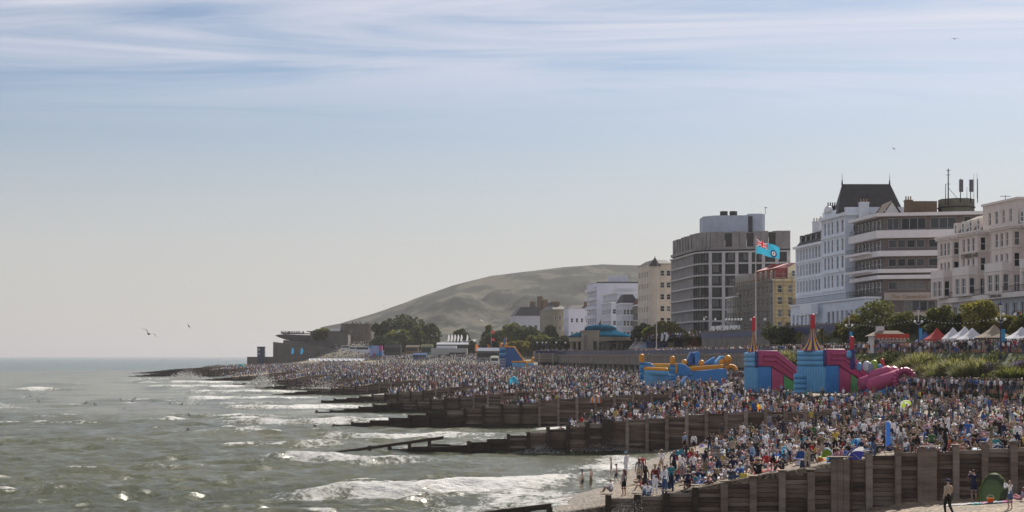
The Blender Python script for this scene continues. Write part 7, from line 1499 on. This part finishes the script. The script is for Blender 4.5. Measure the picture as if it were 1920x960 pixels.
put(1174, 889, 'stand', 0, top='white', bot='white', lower='trousers', hair='dark', head='', rz=0.9, where='alone at the water edge', style='long_top'); put(1240, 886, 'lookup', 0, top='white', bot='beige', lower='shorts', hair='dark', head='', rz=0.2, where='with a black rucksack'); put(1284, 846, 'stand', 0, top='pale blue', bot='black', lower='shorts', hair='dark', head='cap', rz=0.4, where='near the second groyne'); put(1301, 848, 'stand', 0, top='white', bot='black', lower='shorts', hair='dark', head='', rz=0.1, where='near the second groyne'); put(1279, 900, 'stand', 0, top='white', bot='grey', lower='trousers', hair='dark', head='', rz=0.1, where='near the water'); put(1258, 922, 'stand', 0, top='teal', bot='navy', lower='trousers', hair='dark', head='', rz=0.5, where='near the water'); put(1246, 930, 'stand', 1, top='white', bot='denim', lower='trousers', hair='brown', head='', rz=-0.9, where='near the water'); put(1228, 926, 'stand', 1, top='maroon', bot='white', lower='trousers', hair='fair', head='', rz=-0.6, where='near the water'); put(1210, 926, 'stand', 1, top='black', bot='black', lower='trousers', hair='brown', head='long', rz=0.4, where='near the water'); put(1198, 905, 'stand', 1, top='striped grey', bot='beige', lower='shorts', hair='auburn', head='long', rz=0.2, where='near the water'); put(1170, 930, 'stand', 1, top='striped grey', bot='black', lower='shorts', hair='auburn', head='', rz=0.8, where='near the water'); put(1205, 895, 'stand', 0, top='red', bot='navy', lower='shorts', hair='dark', head='', rz=0.3, where='near the water'); put(1148, 924, 'knees', 0, top='white', bot='grey', hair='dark', head='', rz=1.2, where='in the foam'); put(1146, 893, 'hips', 0, top='skin', bot='khaki', lower='shorts', hair='dark', head='', rz=1.5, where='in the foam', sc=0.85); put(1156, 905, 'walk', 0, top='skin', bot='navy', lower='shorts', hair='brown', head='', rz=1.3, where='in the foam', sc=0.8)
for px, py, kd in ((1092, 922, 'walk'), (1108, 918, 'hips')):
    Y = 9.9*F/(py-668); x = xat(px, Y); person(x, Y, 0.05, kd, 0, top='skin', bot=('navy' if px < 1100 else 'khaki'), lower='shorts', hair='dark', head='', rz=1.2, where='wading in the white surf', sc=0.95); named += 1
for px, py in ((947, 812), (983, 810), (990, 811)): 
    Y = 176.; person(xat(px, Y), Y, -0.7, 'hips', 0, top='skin', bot='navy', lower='shorts', hair='dark', head='', rz=px*0.1, where=('alone in the sea behind the second groyne' if px < 960 else ('left of the pair in the sea' if px < 987 else 'right of the pair in the sea'))); named += 1
P, sit = scatter(); NP = np.array(NEAR)
ok = np.array([np.min((NP[:, 0]-p[0])**2+(NP[:, 1]-p[1])**2) > 0.6 for p in P]); P = P[ok]; sit = sit[ok]
order = np.argsort(P[:, 1]+np.where(np.abs(P[:, 0]/P[:, 1]) > 0.325, 1000, 0)); P = P[order]; sit = sit[order]
nn = 300-named
for i in range(nn):
    fem = int(PRND.random() < 0.5); kd = PRND.choice(['knees', 'lean', 'cross', 'knees', 'cross', 'lean', 'lie' if PRND.random() < 0.4 else 'knees', 'chair']) if sit[i] else PRND.choice(['stand', 'lookup', 'phone', 'stand', 'hips', 'walk'])
    if (kd, fem) not in TPL: fem = 1-fem
    z = P[i, 2]
    person(P[i, 0], P[i, 1], z, kd, fem, sc=PRND.gauss(1, 0.05)*(0.75 if PRND.random() < 0.1 else 1))
P = P[nn:]; sit = sit[nn:]
rg = np.random.default_rng(3)
a = P[:, 1] < 190
kn = np.where(sit[a], rg.choice([8, 9, 10, 11, 12, 13, 15], a.sum()), rg.choice([0, 1, 2, 3, 4, 5, 6, 7], a.sum()))
t1 = bake(P[a], kn, [(v, f, r) for _, v, f, r in LOD1], 'beach_crowd', 'packed crowd filling the shingle between the nearest groynes')
b_ = (P[:, 1] >= 190) & (P[:, 1] < 330); t2 = bake(P[b_], sit[b_].astype(int), [low('stand', 1), low('sit', 1)], 'beach_crowd', 'crowd on the middle beach around the inflatables')
EX = extra_crowd(); Q = np.concatenate([P[P[:, 1] >= 330], EX]); sq = np.concatenate([sit[P[:, 1] >= 330], rg.random(len(EX)) < 0.12])
nearx = Q[:, 1] < 330; t4 = bake(Q[nearx], sq[nearx].astype(int), [low('stand', 1), low('sit', 1)], 'promenade_crowd', 'crowd walking along the lower promenade by the kiosk')
t3 = bake(Q[~nearx], sq[~nearx].astype(int), [low('stand', 0), low('sit', 0)], 'distant_crowd', 'far crowd of tiny figures along the beach and headland')
print('CROWD', len(P)+nn, a.sum(), b_.sum(), len(Q), 'tris', t1, t2, t4, t3)
# ------------------------------------------------------------------ things on the shingle
def cl(name, c): return mat('canvas_'+name, c, 0.7, 0.08, 3, trans=0.35)
K = {'cyan': cl('cyan', (0.05, 0.42, 0.62)), 'blue': cl('royal_blue', (0.03, 0.13, 0.48)), 'navy': cl('navy', (0.025, 0.03, 0.16)), 'white': cl('plain_white', (0.65, 0.64, 0.66)), 'red': cl('signal_red', (0.5, 0.03, 0.05)), 'yellow': cl('yellow', (0.65, 0.5, 0.03)), 'lime': cl('lime', (0.36, 0.55, 0.04)), 'green': cl('dark_green', (0.05, 0.075, 0.035)), 'pink': cl('pink', (0.62, 0.10, 0.30)), 'orange': cl('orange_b', (0.66, 0.2, 0.03)), 'teal': cl('teal', (0.02, 0.36, 0.38)), 'cream': cl('cream', (0.5, 0.46, 0.36))}
def spot(px, py, Y=None):
    Y = Y or ground_hit(px, py); x = xat(px, Y); return x, Y, gz(x, Y)
def popup_tent(px, py, w_px, cols_, label, Y=None, rz=0.3, hh=0.62, group='pop-up beach tents'):
    x, Y, z = spot(px, py, Y); R0 = w_px*Y/F/2; r = empty('beach_tent', (x, Y, z-0.05), rz); tag(r, label, 'tent', group); n = 8
    for g_ in range(n):                     # a half dome, one panel per gore, open to the far side
        b = MB(); a0, a1 = math.pi*g_/n, math.pi*(g_+1)/n
        for j in range(5):
            e0, e1 = math.pi/2*j/5, math.pi/2*(j+1)/5; P = lambda a, e: (R0*math.cos(a)*math.cos(e*0.98), -R0*0.8*math.sin(a)*math.cos(e*0.98)+0.1, R0*2*hh*math.sin(e))
            b.face([P(a0, e0), P(a1, e0), P(a1, e1), P(a0, e1)], K[cols_[g_ % len(cols_)]])
        b.build('panel', r, smooth=True)
    b = MB(); pts = [(R0*math.cos(t), 0.1, R0*2*hh*math.sin(t)) for t in np.linspace(0, math.pi, 13)]; b.path(pts, 0.02, K['lime' if 'green' in cols_ else 'white'], 4); b.build('hoop', r)
def umbrella(px, py, w_px, cols_, label, Y=None, tilt=(0.6, 0.0), z_up=0.9):
    x, Y, z = spot(px, py, Y); R0 = w_px*Y/F/2; r = empty('beach_umbrella', (x, Y, z), 0); tag(r, label, 'umbrella', 'beach umbrellas'); r.rotation_euler = (tilt[0], tilt[1], 0.4); n = 8
    b = MB(); b.tube((0, 0, -0.1), (0, 0, z_up+R0*0.55), 0.02, None, M_wpost, 5); b.build('pole', r)
    for g_ in range(n):
        b = MB(); a0, a1 = 2*math.pi*g_/n, 2*math.pi*(g_+1)/n; pr = [(R0, z_up), (R0*0.75, z_up+R0*0.28), (R0*0.4, z_up+R0*0.47), (0.01, z_up+R0*0.55)]
        for j in range(3): b.face([(pr[j][0]*math.cos(a0), pr[j][0]*math.sin(a0), pr[j][1]), (pr[j][0]*math.cos(a1), pr[j][0]*math.sin(a1), pr[j][1]), (pr[j+1][0]*math.cos(a1), pr[j+1][0]*math.sin(a1), pr[j+1][1]), (pr[j+1][0]*math.cos(a0), pr[j+1][0]*math.sin(a0), pr[j+1][1])], K[cols_[g_ % len(cols_)]])
        b.build('gore', r, smooth=True)
def chair(px, py, m, label, rz=0.2, Y=None):
    c0 = m.node_tree.nodes['Translucent BSDF'].inputs[0].default_value; m = mat('chair_'+m.name, tuple(v*0.7 for v in c0[:3]), 0.8, 0.1, 4)
    x, Y, z = spot(px, py, Y); r = empty('folding_chair', (x, Y, z), rz); tag(r, label, 'chair', 'folding beach chairs')
    b = MB(); n = 6
    for i in range(n):
        t0, t1 = i/n, (i+1)/n; f_ = lambda t: (0.30*math.cos((t-0.5)*1.6), )
        y0 = -0.32-0.16*t0; y1 = -0.32-0.16*t1; w0 = 0.29*max(0.0, 1-t0**3)**0.5+0.02; w1 = 0.29*max(0.0, 1-t1**3)**0.5+0.02; b.face([(-w0, y0, 0.42+0.5*t0), (w0, y0, 0.42+0.5*t0), (w1, y1, 0.42+0.5*t1), (-w1, y1, 0.42+0.5*t1)], m)
    b.build('backrest', r); b = MB(); b.face([(-0.28, -0.3, 0.40), (0.28, -0.3, 0.40), (0.28, 0.25, 0.44), (-0.28, 0.25, 0.44)], m); b.build('seat', r)
    for sx in (-1, 1):
        for sy in (-1, 1): b = MB(); b.tube((sx*0.3, sy*0.3, 0), (sx*0.27, -sy*0.28, 0.44), 0.014, None, M_iron, 5); b.build('leg', r)
        b = MB(); b.tube((sx*0.31, -0.38, 0.6), (sx*0.31, 0.22, 0.62), 0.02, None, M_iron, 5); b.build('armrest', r)
popup_tent(1608, 848, 44, ['cyan', 'blue'], 'cyan and royal blue dome tent behind the standing couple'); popup_tent(1864, 932, 56, ['green'], 'dark green pop-up shelter with a lime hoop below the nearest groyne', rz=-0.3, hh=0.95, Y=91.5)
popup_tent(1475, 862, 34, ['cyan'], 'bright cyan sail tent left of the blue folding chair', hh=0.8); popup_tent(1551, 862, 30, ['cyan', 'white'], 'cyan and white tent beside the yellow chair', hh=0.8); popup_tent(1559, 763, 22, ['cyan', 'blue'], 'small upright blue tent in front of the castle slides', hh=0.9); popup_tent(1810, 742, 34, ['red', 'blue'], 'red and blue dome tent near the planted bank'); popup_tent(1903, 806, 46, ['cream'], 'cream windbreak shelter at the right edge of the crowd', hh=0.7)
popup_tent(1118, 757, 24, ['orange', 'white'], 'orange topped tent on the crest behind the second groyne'); popup_tent(1350, 742, 24, ['blue'], 'blue dome tent left of the castle slides'); popup_tent(1382, 750, 22, ['navy', 'blue'], 'navy dome tent in front of the smaller castle slide'); popup_tent(963, 727, 22, ['cyan'], 'cyan kite-like tent in the far crowd', hh=0.9); popup_tent(930, 712, 16, ['yellow', 'lime'], 'yellow ball-shaped tent in the far crowd', hh=1.0); popup_tent(1052, 718, 12, ['teal', 'lime'], 'teal and lime striped tent in the far crowd', hh=1.2); popup_tent(452, 690, 16, ['teal'], 'teal tent at the far left end of the beach', Y=860); popup_tent(1872, 742, 40, ['cyan', 'pink'], 'cyan and pink shelter near the right edge, below the bank'); popup_tent(1895, 738, 30, ['teal'], 'teal shelter at the right edge below the lilac shrub')
umbrella(1453, 872, 40, ['red', 'white', 'blue', 'white'], 'red, white and blue beach umbrella lying on its side', tilt=(-1.0, 0.3), z_up=0.5); umbrella(1614, 872, 44, ['navy', 'navy', 'navy', 'white'], 'navy umbrella with one white panel above the nearest groyne', tilt=(-1.0, -0.3), z_up=0.5); umbrella(1213, 770, 26, ['pink', 'blue'], 'pink and blue umbrella on the crest behind the second groyne', tilt=(-0.8, 0.2), z_up=0.7); umbrella(1236, 766, 22, ['blue', 'cyan'], 'small blue umbrella right of the pink one', tilt=(-0.8, -0.2), z_up=0.7); umbrella(1850, 752, 30, ['blue', 'white'], 'blue and white umbrella in the right of the crowd', tilt=(-0.6, 0.2)); umbrella(1700, 770, 24, ['white', 'lime'], 'white and lime umbrella in the middle of the crowd', tilt=(-0.6, 0.2)); umbrella(1420, 800, 24, ['orange', 'yellow'], 'orange and yellow umbrella in the crowd beyond the second groyne', tilt=(-0.7, 0.2), Y=186)
chair(1497, 872, K['blue'], 'royal blue round-backed folding chair above the nearest groyne'); chair(1545, 870, K['lime'], 'lime yellow folding chair beside the white bag'); chair(1264, 822, K['cyan'], 'left pale blue folding chair near the second groyne', Y=137); chair(1275, 822, K['cyan'], 'right pale blue folding chair near the second groyne', Y=137); chair(1475, 836, K['red'], 'red folding chair in the seaward crowd'); chair(1855, 822, K['teal'], 'teal folding chair in the right of the crowd')
x, Y, z = spot(1661, 862); b = MB(); b.tube((0, 0, 0), (0, 0, 2.1), 0.02, None, M_wpost, 5); r = empty('beach_flag', (x, Y, z)); tag(r, 'tall narrow royal blue flag beside the standing couple', 'flag'); b.build('pole', r); b = MB(); b.face([(0, 0, 0.6), (0.28, 0.05, 0.7), (0.26, 0.03, 2.0), (0, 0, 2.1)], K['blue']); b.build('sail', r)
x, Y, z = spot(1857, 940, 89.0); b = MB(); b.lathe([(0.14, 0), (0.2, 0.28), (0.22, 0.3), (0.19, 0.29), (0.13, 0.03)], K['orange'], 14); r = empty('bucket', (x, Y, z)); tag(r, 'orange bucket on the shingle below the nearest groyne', 'bucket'); b.build('pail', r, smooth=True); b = MB(); b.path([(0.2*math.cos(t), 0, 0.28+0.2*math.sin(t)) for t in np.linspace(0, math.pi, 9)], 0.012, K['white'], 4); b.build('handle', r)
for i, (px, py, k, lb) in enumerate([(1850, 932, 'teal', 'teal patterned towel by the orange bucket'), (1842, 944, 'white', 'white towel left of the orange bucket'), (1868, 945, 'pink', 'pink towel right of the orange bucket'), (1800, 944, 'white', 'white towel left of the man in navy')]):
    x, Y, z = spot(px, py, 89.0+0.4*(i % 2)); b = MB(); n = 6; vs = [(0.3*(a-n/2), 0.16*(c-3), gz(x+0.3*(a-n/2), Y+0.16*(c-3))-z+0.05+0.04*math.sin(a*1.7+c*2.1)) for a in range(n+1) for c in range(7)]; b.raw(vs, [(a*7+c, (a+1)*7+c, (a+1)*7+c+1, a*7+c+1) for a in range(n) for c in range(6)], K[k]); tag(b.build('towel', None, (x, Y, z)), lb, 'towel', 'towels below the nearest groyne')
def clutter():
    rg = np.random.default_rng(77); n = 1500; Y = rg.uniform(96.5, 235, n); X = Xs(Y)+rg.uniform(4, 60, n); ok = (np.abs(X/Y) < 0.33) & (X < Xb(Y)) & (beach_z(X, Y) > 1.1)
    for g_ in GY: ok &= np.abs(Y-g_) > 1.2
    X, Y = X[ok], Y[ok]; n = len(X); a = rg.uniform(0, 3.14, n); bag = rg.random(n) < 0.45; L = np.where(bag, rg.uniform(.15, .3, n), rg.uniform(.6, .95, n)); W_ = np.where(bag, rg.uniform(.12, .2, n), rg.uniform(.35, .5, n)); H = np.where(bag, rg.uniform(.2, .42, n), 0.04)
    V = []; base = beach_z(X, Y)
    for sx, sy, sz, k in ((-1,-1,0,1), (1,-1,0,1), (1,1,0,1), (-1,1,0,1), (-1,-1,1,.8), (1,-1,1,.8), (1,1,1,.8), (-1,1,1,.8)):
        x = X+np.cos(a)*sx*L*k-np.sin(a)*sy*W_*k; y = Y+np.sin(a)*sx*L*k+np.cos(a)*sy*W_*k; V.append(np.stack([x, y, np.where(bag, base, beach_z(x, y))-0.05+sz*(H+0.06)], 1))
    V = np.stack(V, 1).reshape(-1, 3); q = np.array([(4,5,6,7), (0,1,5,4), (1,2,6,5), (2,3,7,6), (3,0,4,7)]); f = (q[None]+(np.arange(n)*8)[:, None, None]).reshape(-1, 4)
    pal = np.array([CLO[c] for c in rg.choice(['blue', 'pale blue', 'navy', 'red', 'white', 'teal', 'pink', 'black', 'green', 'yellow', 'beige', 'lilac', 'grey', 'orange'], n)]); c_ = np.repeat(np.column_stack([pal, np.ones(n)]), 5, 0)
    tag(link('beach_clutter', np_mesh('beach_clutter', V, f, [MATS['crowd_mat']], attrs={'col': ('FACE', 'FLOAT_COLOR', c_)})), 'towels and bags strewn among the sitting crowd', 'clutter', kind='stuff')
clutter()
# ------------------------------------------------------------------ gulls
GB = mat('gull_white', (0.6, 0.6, 0.6), 0.8, 0.1); GD = mat('gull_dark', (0.05, 0.045, 0.045), 0.8, 0.15)
def gull(px, py, Y, span, bank, up, dark, label, rz=0.0):
    r = empty('gull', tuple(at(px, py, Y)), rz); r.rotation_euler = (0, bank, rz); tag(r, label, 'gull', 'gulls in flight'); m = GD if dark else GB; s = span/1.3
    b = MB(); b.lathe([(0.01, -0.28), (0.05, -0.2), (0.075, -0.02), (0.05, 0.16), (0.045, 0.22), (0.012, 0.29)], m, 8); b.v = [(x*s, z*s, -y*s) for x, y, z in b.v]; b.build('body', r, smooth=True)
    b = MB(); b.face([(-0.03*s, -0.26*s, 0), (0.03*s, -0.26*s, 0), (0.09*s, -0.42*s, 0), (-0.09*s, -0.42*s, 0)], m); b.build('tail', r)
    for sx in (-1, 1):
        b = MB(); P = [(0.04, 0.10, 0.02), (0.30, 0.16, 0.14*up), (0.66, -0.04, 0.02+0.05*up), (0.30, 0.02, 0.13*up), (0.04, -0.08, 0.02)]; b.raw([(sx*x*s, y*s, z*s) for x, y, z in P]+[(sx*x*s, y*s, z*s-0.012) for x, y, z in P], [(0, 1, 3, 4), (1, 2, 3), (9, 8, 6, 5), (8, 7, 6)], m); b.build('wing', r)
for (px, py, Y, sp, bk, up, dk_, lb) in [(279, 626, 110, 1.35, 0.5, 1.2, True, 'large dark gull gliding low above the left horizon'), (354, 612, 190, 0.8, 0.9, 1.0, True, 'small gull right of the large dark one'), (590, 326, 220, 0.6, 0.2, 1.0, True, 'tiny dark bird high in the middle of the sky'), (1790, 73, 150, 0.9, 0.1, 1.0, True, 'dark gull near the top right of the sky'), (1676, 279, 200, 0.8, 0.4, 1.0, False, 'pale gull above the slate pavilion roof'), (1407, 378, 250, 0.7, 0.2, 1, True, 'tiny bird above the grey tower block'), (1575, 508, 200, 1.2, 0.3, 1, False, 'white gull in front of the white Victorian hotel'), (1323, 595, 280, 1.3, -0.2, 1, False, 'white gull low in front of the grey tower foot'), (1244, 546, 260, 1.1, -0.6, 1, False, 'white gull in front of the turret hotel'), (1294, 527, 260, 1.2, 0.2, 1, False, 'white gull in front of the concrete balcony grid'), (1383, 551, 260, 1.2, 0.3, 1, False, 'white gull in front of the bay-fronted house'), (903, 602, 300, 1.3, 0.5, 1, False, 'white gull in front of the chalk scar'), (748, 622, 320, 1.3, -0.8, 1, False, 'white gull in front of the dark headland trees'), (1064, 511, 300, 1.1, 0.7, 1, False, 'white gull in front of the hill crest'), (720, 573, 300, 0.6, 0.3, 1, True, 'tiny bird above the hill slope'), (491, 619, 300, 0.8, 0.6, 1, True, 'small dark bird left of the curved cafe'), (700, 546, 320, 0.4, 0.6, 1, True, 'speck of a bird above the hill shoulder'), (1008, 368, 320, 0.5, 0.3, 1, True, 'speck of a bird right of centre in the sky'), (645, 660, 400, 1.2, 0.3, 1, False, 'white gull above the white vans on the mound')]:
    gull(px, py, Y, sp, bk, up, dk_, lb, random.uniform(-1, 1))
low_g = [(72, 755), (143, 763), (161, 758), (178, 761), (226, 752), (232, 767), (248, 755), (252, 750), (271, 762), (288, 755), (318, 758), (341, 760), (355, 781), (352, 808), (421, 762), (57, 746)]
for i, (px, py) in enumerate(low_g):
    Y = 9.2*F/(py-668+3); 
    gull(px, py-2, Y, 1.4, random.uniform(-0.7, 0.7), random.uniform(0.6, 1.6), True, 'dark gull skimming the waves, %s from the left of the low flock' % ('first second third fourth fifth sixth seventh eighth ninth tenth eleventh twelfth thirteenth fourteenth fifteenth sixteenth'.split()[sorted(range(16), key=lambda q: low_g[q][0]).index(i)]), random.uniform(-2, 2))
# tiny sail boat
Y = 4000; r = empty('sailing_boat', (xat(306, Y), Y, 0)); r.scale = (0.5, 0.5, 0.5); tag(r, 'tiny sailing boat on the horizon left of the headland', 'boat'); b = MB(); b.prism([(-5, -1.5), (5, -1.5), (7, 0), (5, 1.5), (-5, 1.5)], -0.5, 1.4, M_df); b.build('hull', r); b = MB(); b.tube((0, 0, 1), (0, 0, 14), 0.2, 0.1, M_wpost, 5); b.build('mast', r); b = MB(); b.face([(0.2, 0, 2.4), (4, 0.3, 2.4), (0.2, 0, 13)], GB); b.build('sail', r)
# ------------------------------------------------------------------ spray thrown up where waves hit the timbers
M_spray = mat('spray', (0.7, 0.7, 0.69), 0.6, 0.0, trans=0.5)
def spray(cx, cy, z0, wx, hz_, n, s0, label, lean=0.0, wy=1.0):
    rg = np.random.default_rng(int(abs(cx)*7+cy)); h = rg.random(n)**1.8; x = cx+rg.normal(0, 1, n)*wx*(0.35+0.65*(1-h)); P = np.stack([x+lean*h*hz_, cy+rg.normal(0, wy, n), z0+h*hz_*np.clip(1.15-np.abs(x-cx)/(2.2*wx), 0.1, 1)*rg.uniform(0.6, 1.1, n)], 1); s = s0*rg.lognormal(0, 0.5, n)*(1.15-0.7*h)
    T = np.array([(1, 1, 1), (-1, -1, 1), (-1, 1, -1), (1, -1, -1)])/1.7; V = (P[:, None, :]+T[None]*s[:, None, None]).reshape(-1, 3); i = np.arange(n)*4; f = np.concatenate([np.stack([i, i+1, i+2], 1), np.stack([i, i+3, i+1], 1), np.stack([i, i+2, i+3], 1), np.stack([i+1, i+3, i+2], 1)])
    tag(link('spray', np_mesh('spray', V, f, [M_spray])), label, 'spray', kind='stuff')
spray(xat(1150, 94), 93.6, 0.2, 1.3, 1.5, 2600, 0.018, 'fine spray over the seaward end of the nearest groyne', 0.8, 0.5); spray(xat(1060, 94), 94, 0.0, 1.0, 1.1, 1500, 0.03, 'white splash between the nearest groyne and its tail', 0.1, 0.6)
spray(xat(1130, 163), 163, 0.4, 2.2, 1.4, 1100, 0.018, 'spray against the face of the second groyne', 0.8, 0.5); spray(xat(1010, 163), 163.5, 0.1, 1.3, 1.0, 1000, 0.025, 'small white splash on the second groyne', 0.2, 0.4)
spray(xat(345, 700), 700, 0, 6, 4.0, 2600, 0.13, 'white splash on the far groynes near the headland', 0.4, 3); spray(xat(487, 520), 520, 0, 3.5, 5.5, 2600, 0.10, 'tall plume of spray on a far groyne', 0.25, 2); spray(xat(600, 470), 470, 0.5, 5, 3.5, 900, 0.08, 'thin drifting spray before the far crowd', 0.8, 2)
spray(xat(268, 420), 300, 0.3, 3, 1.2, 900, 0.05, 'breaking whitecap spray out at sea', 0.3, 1)
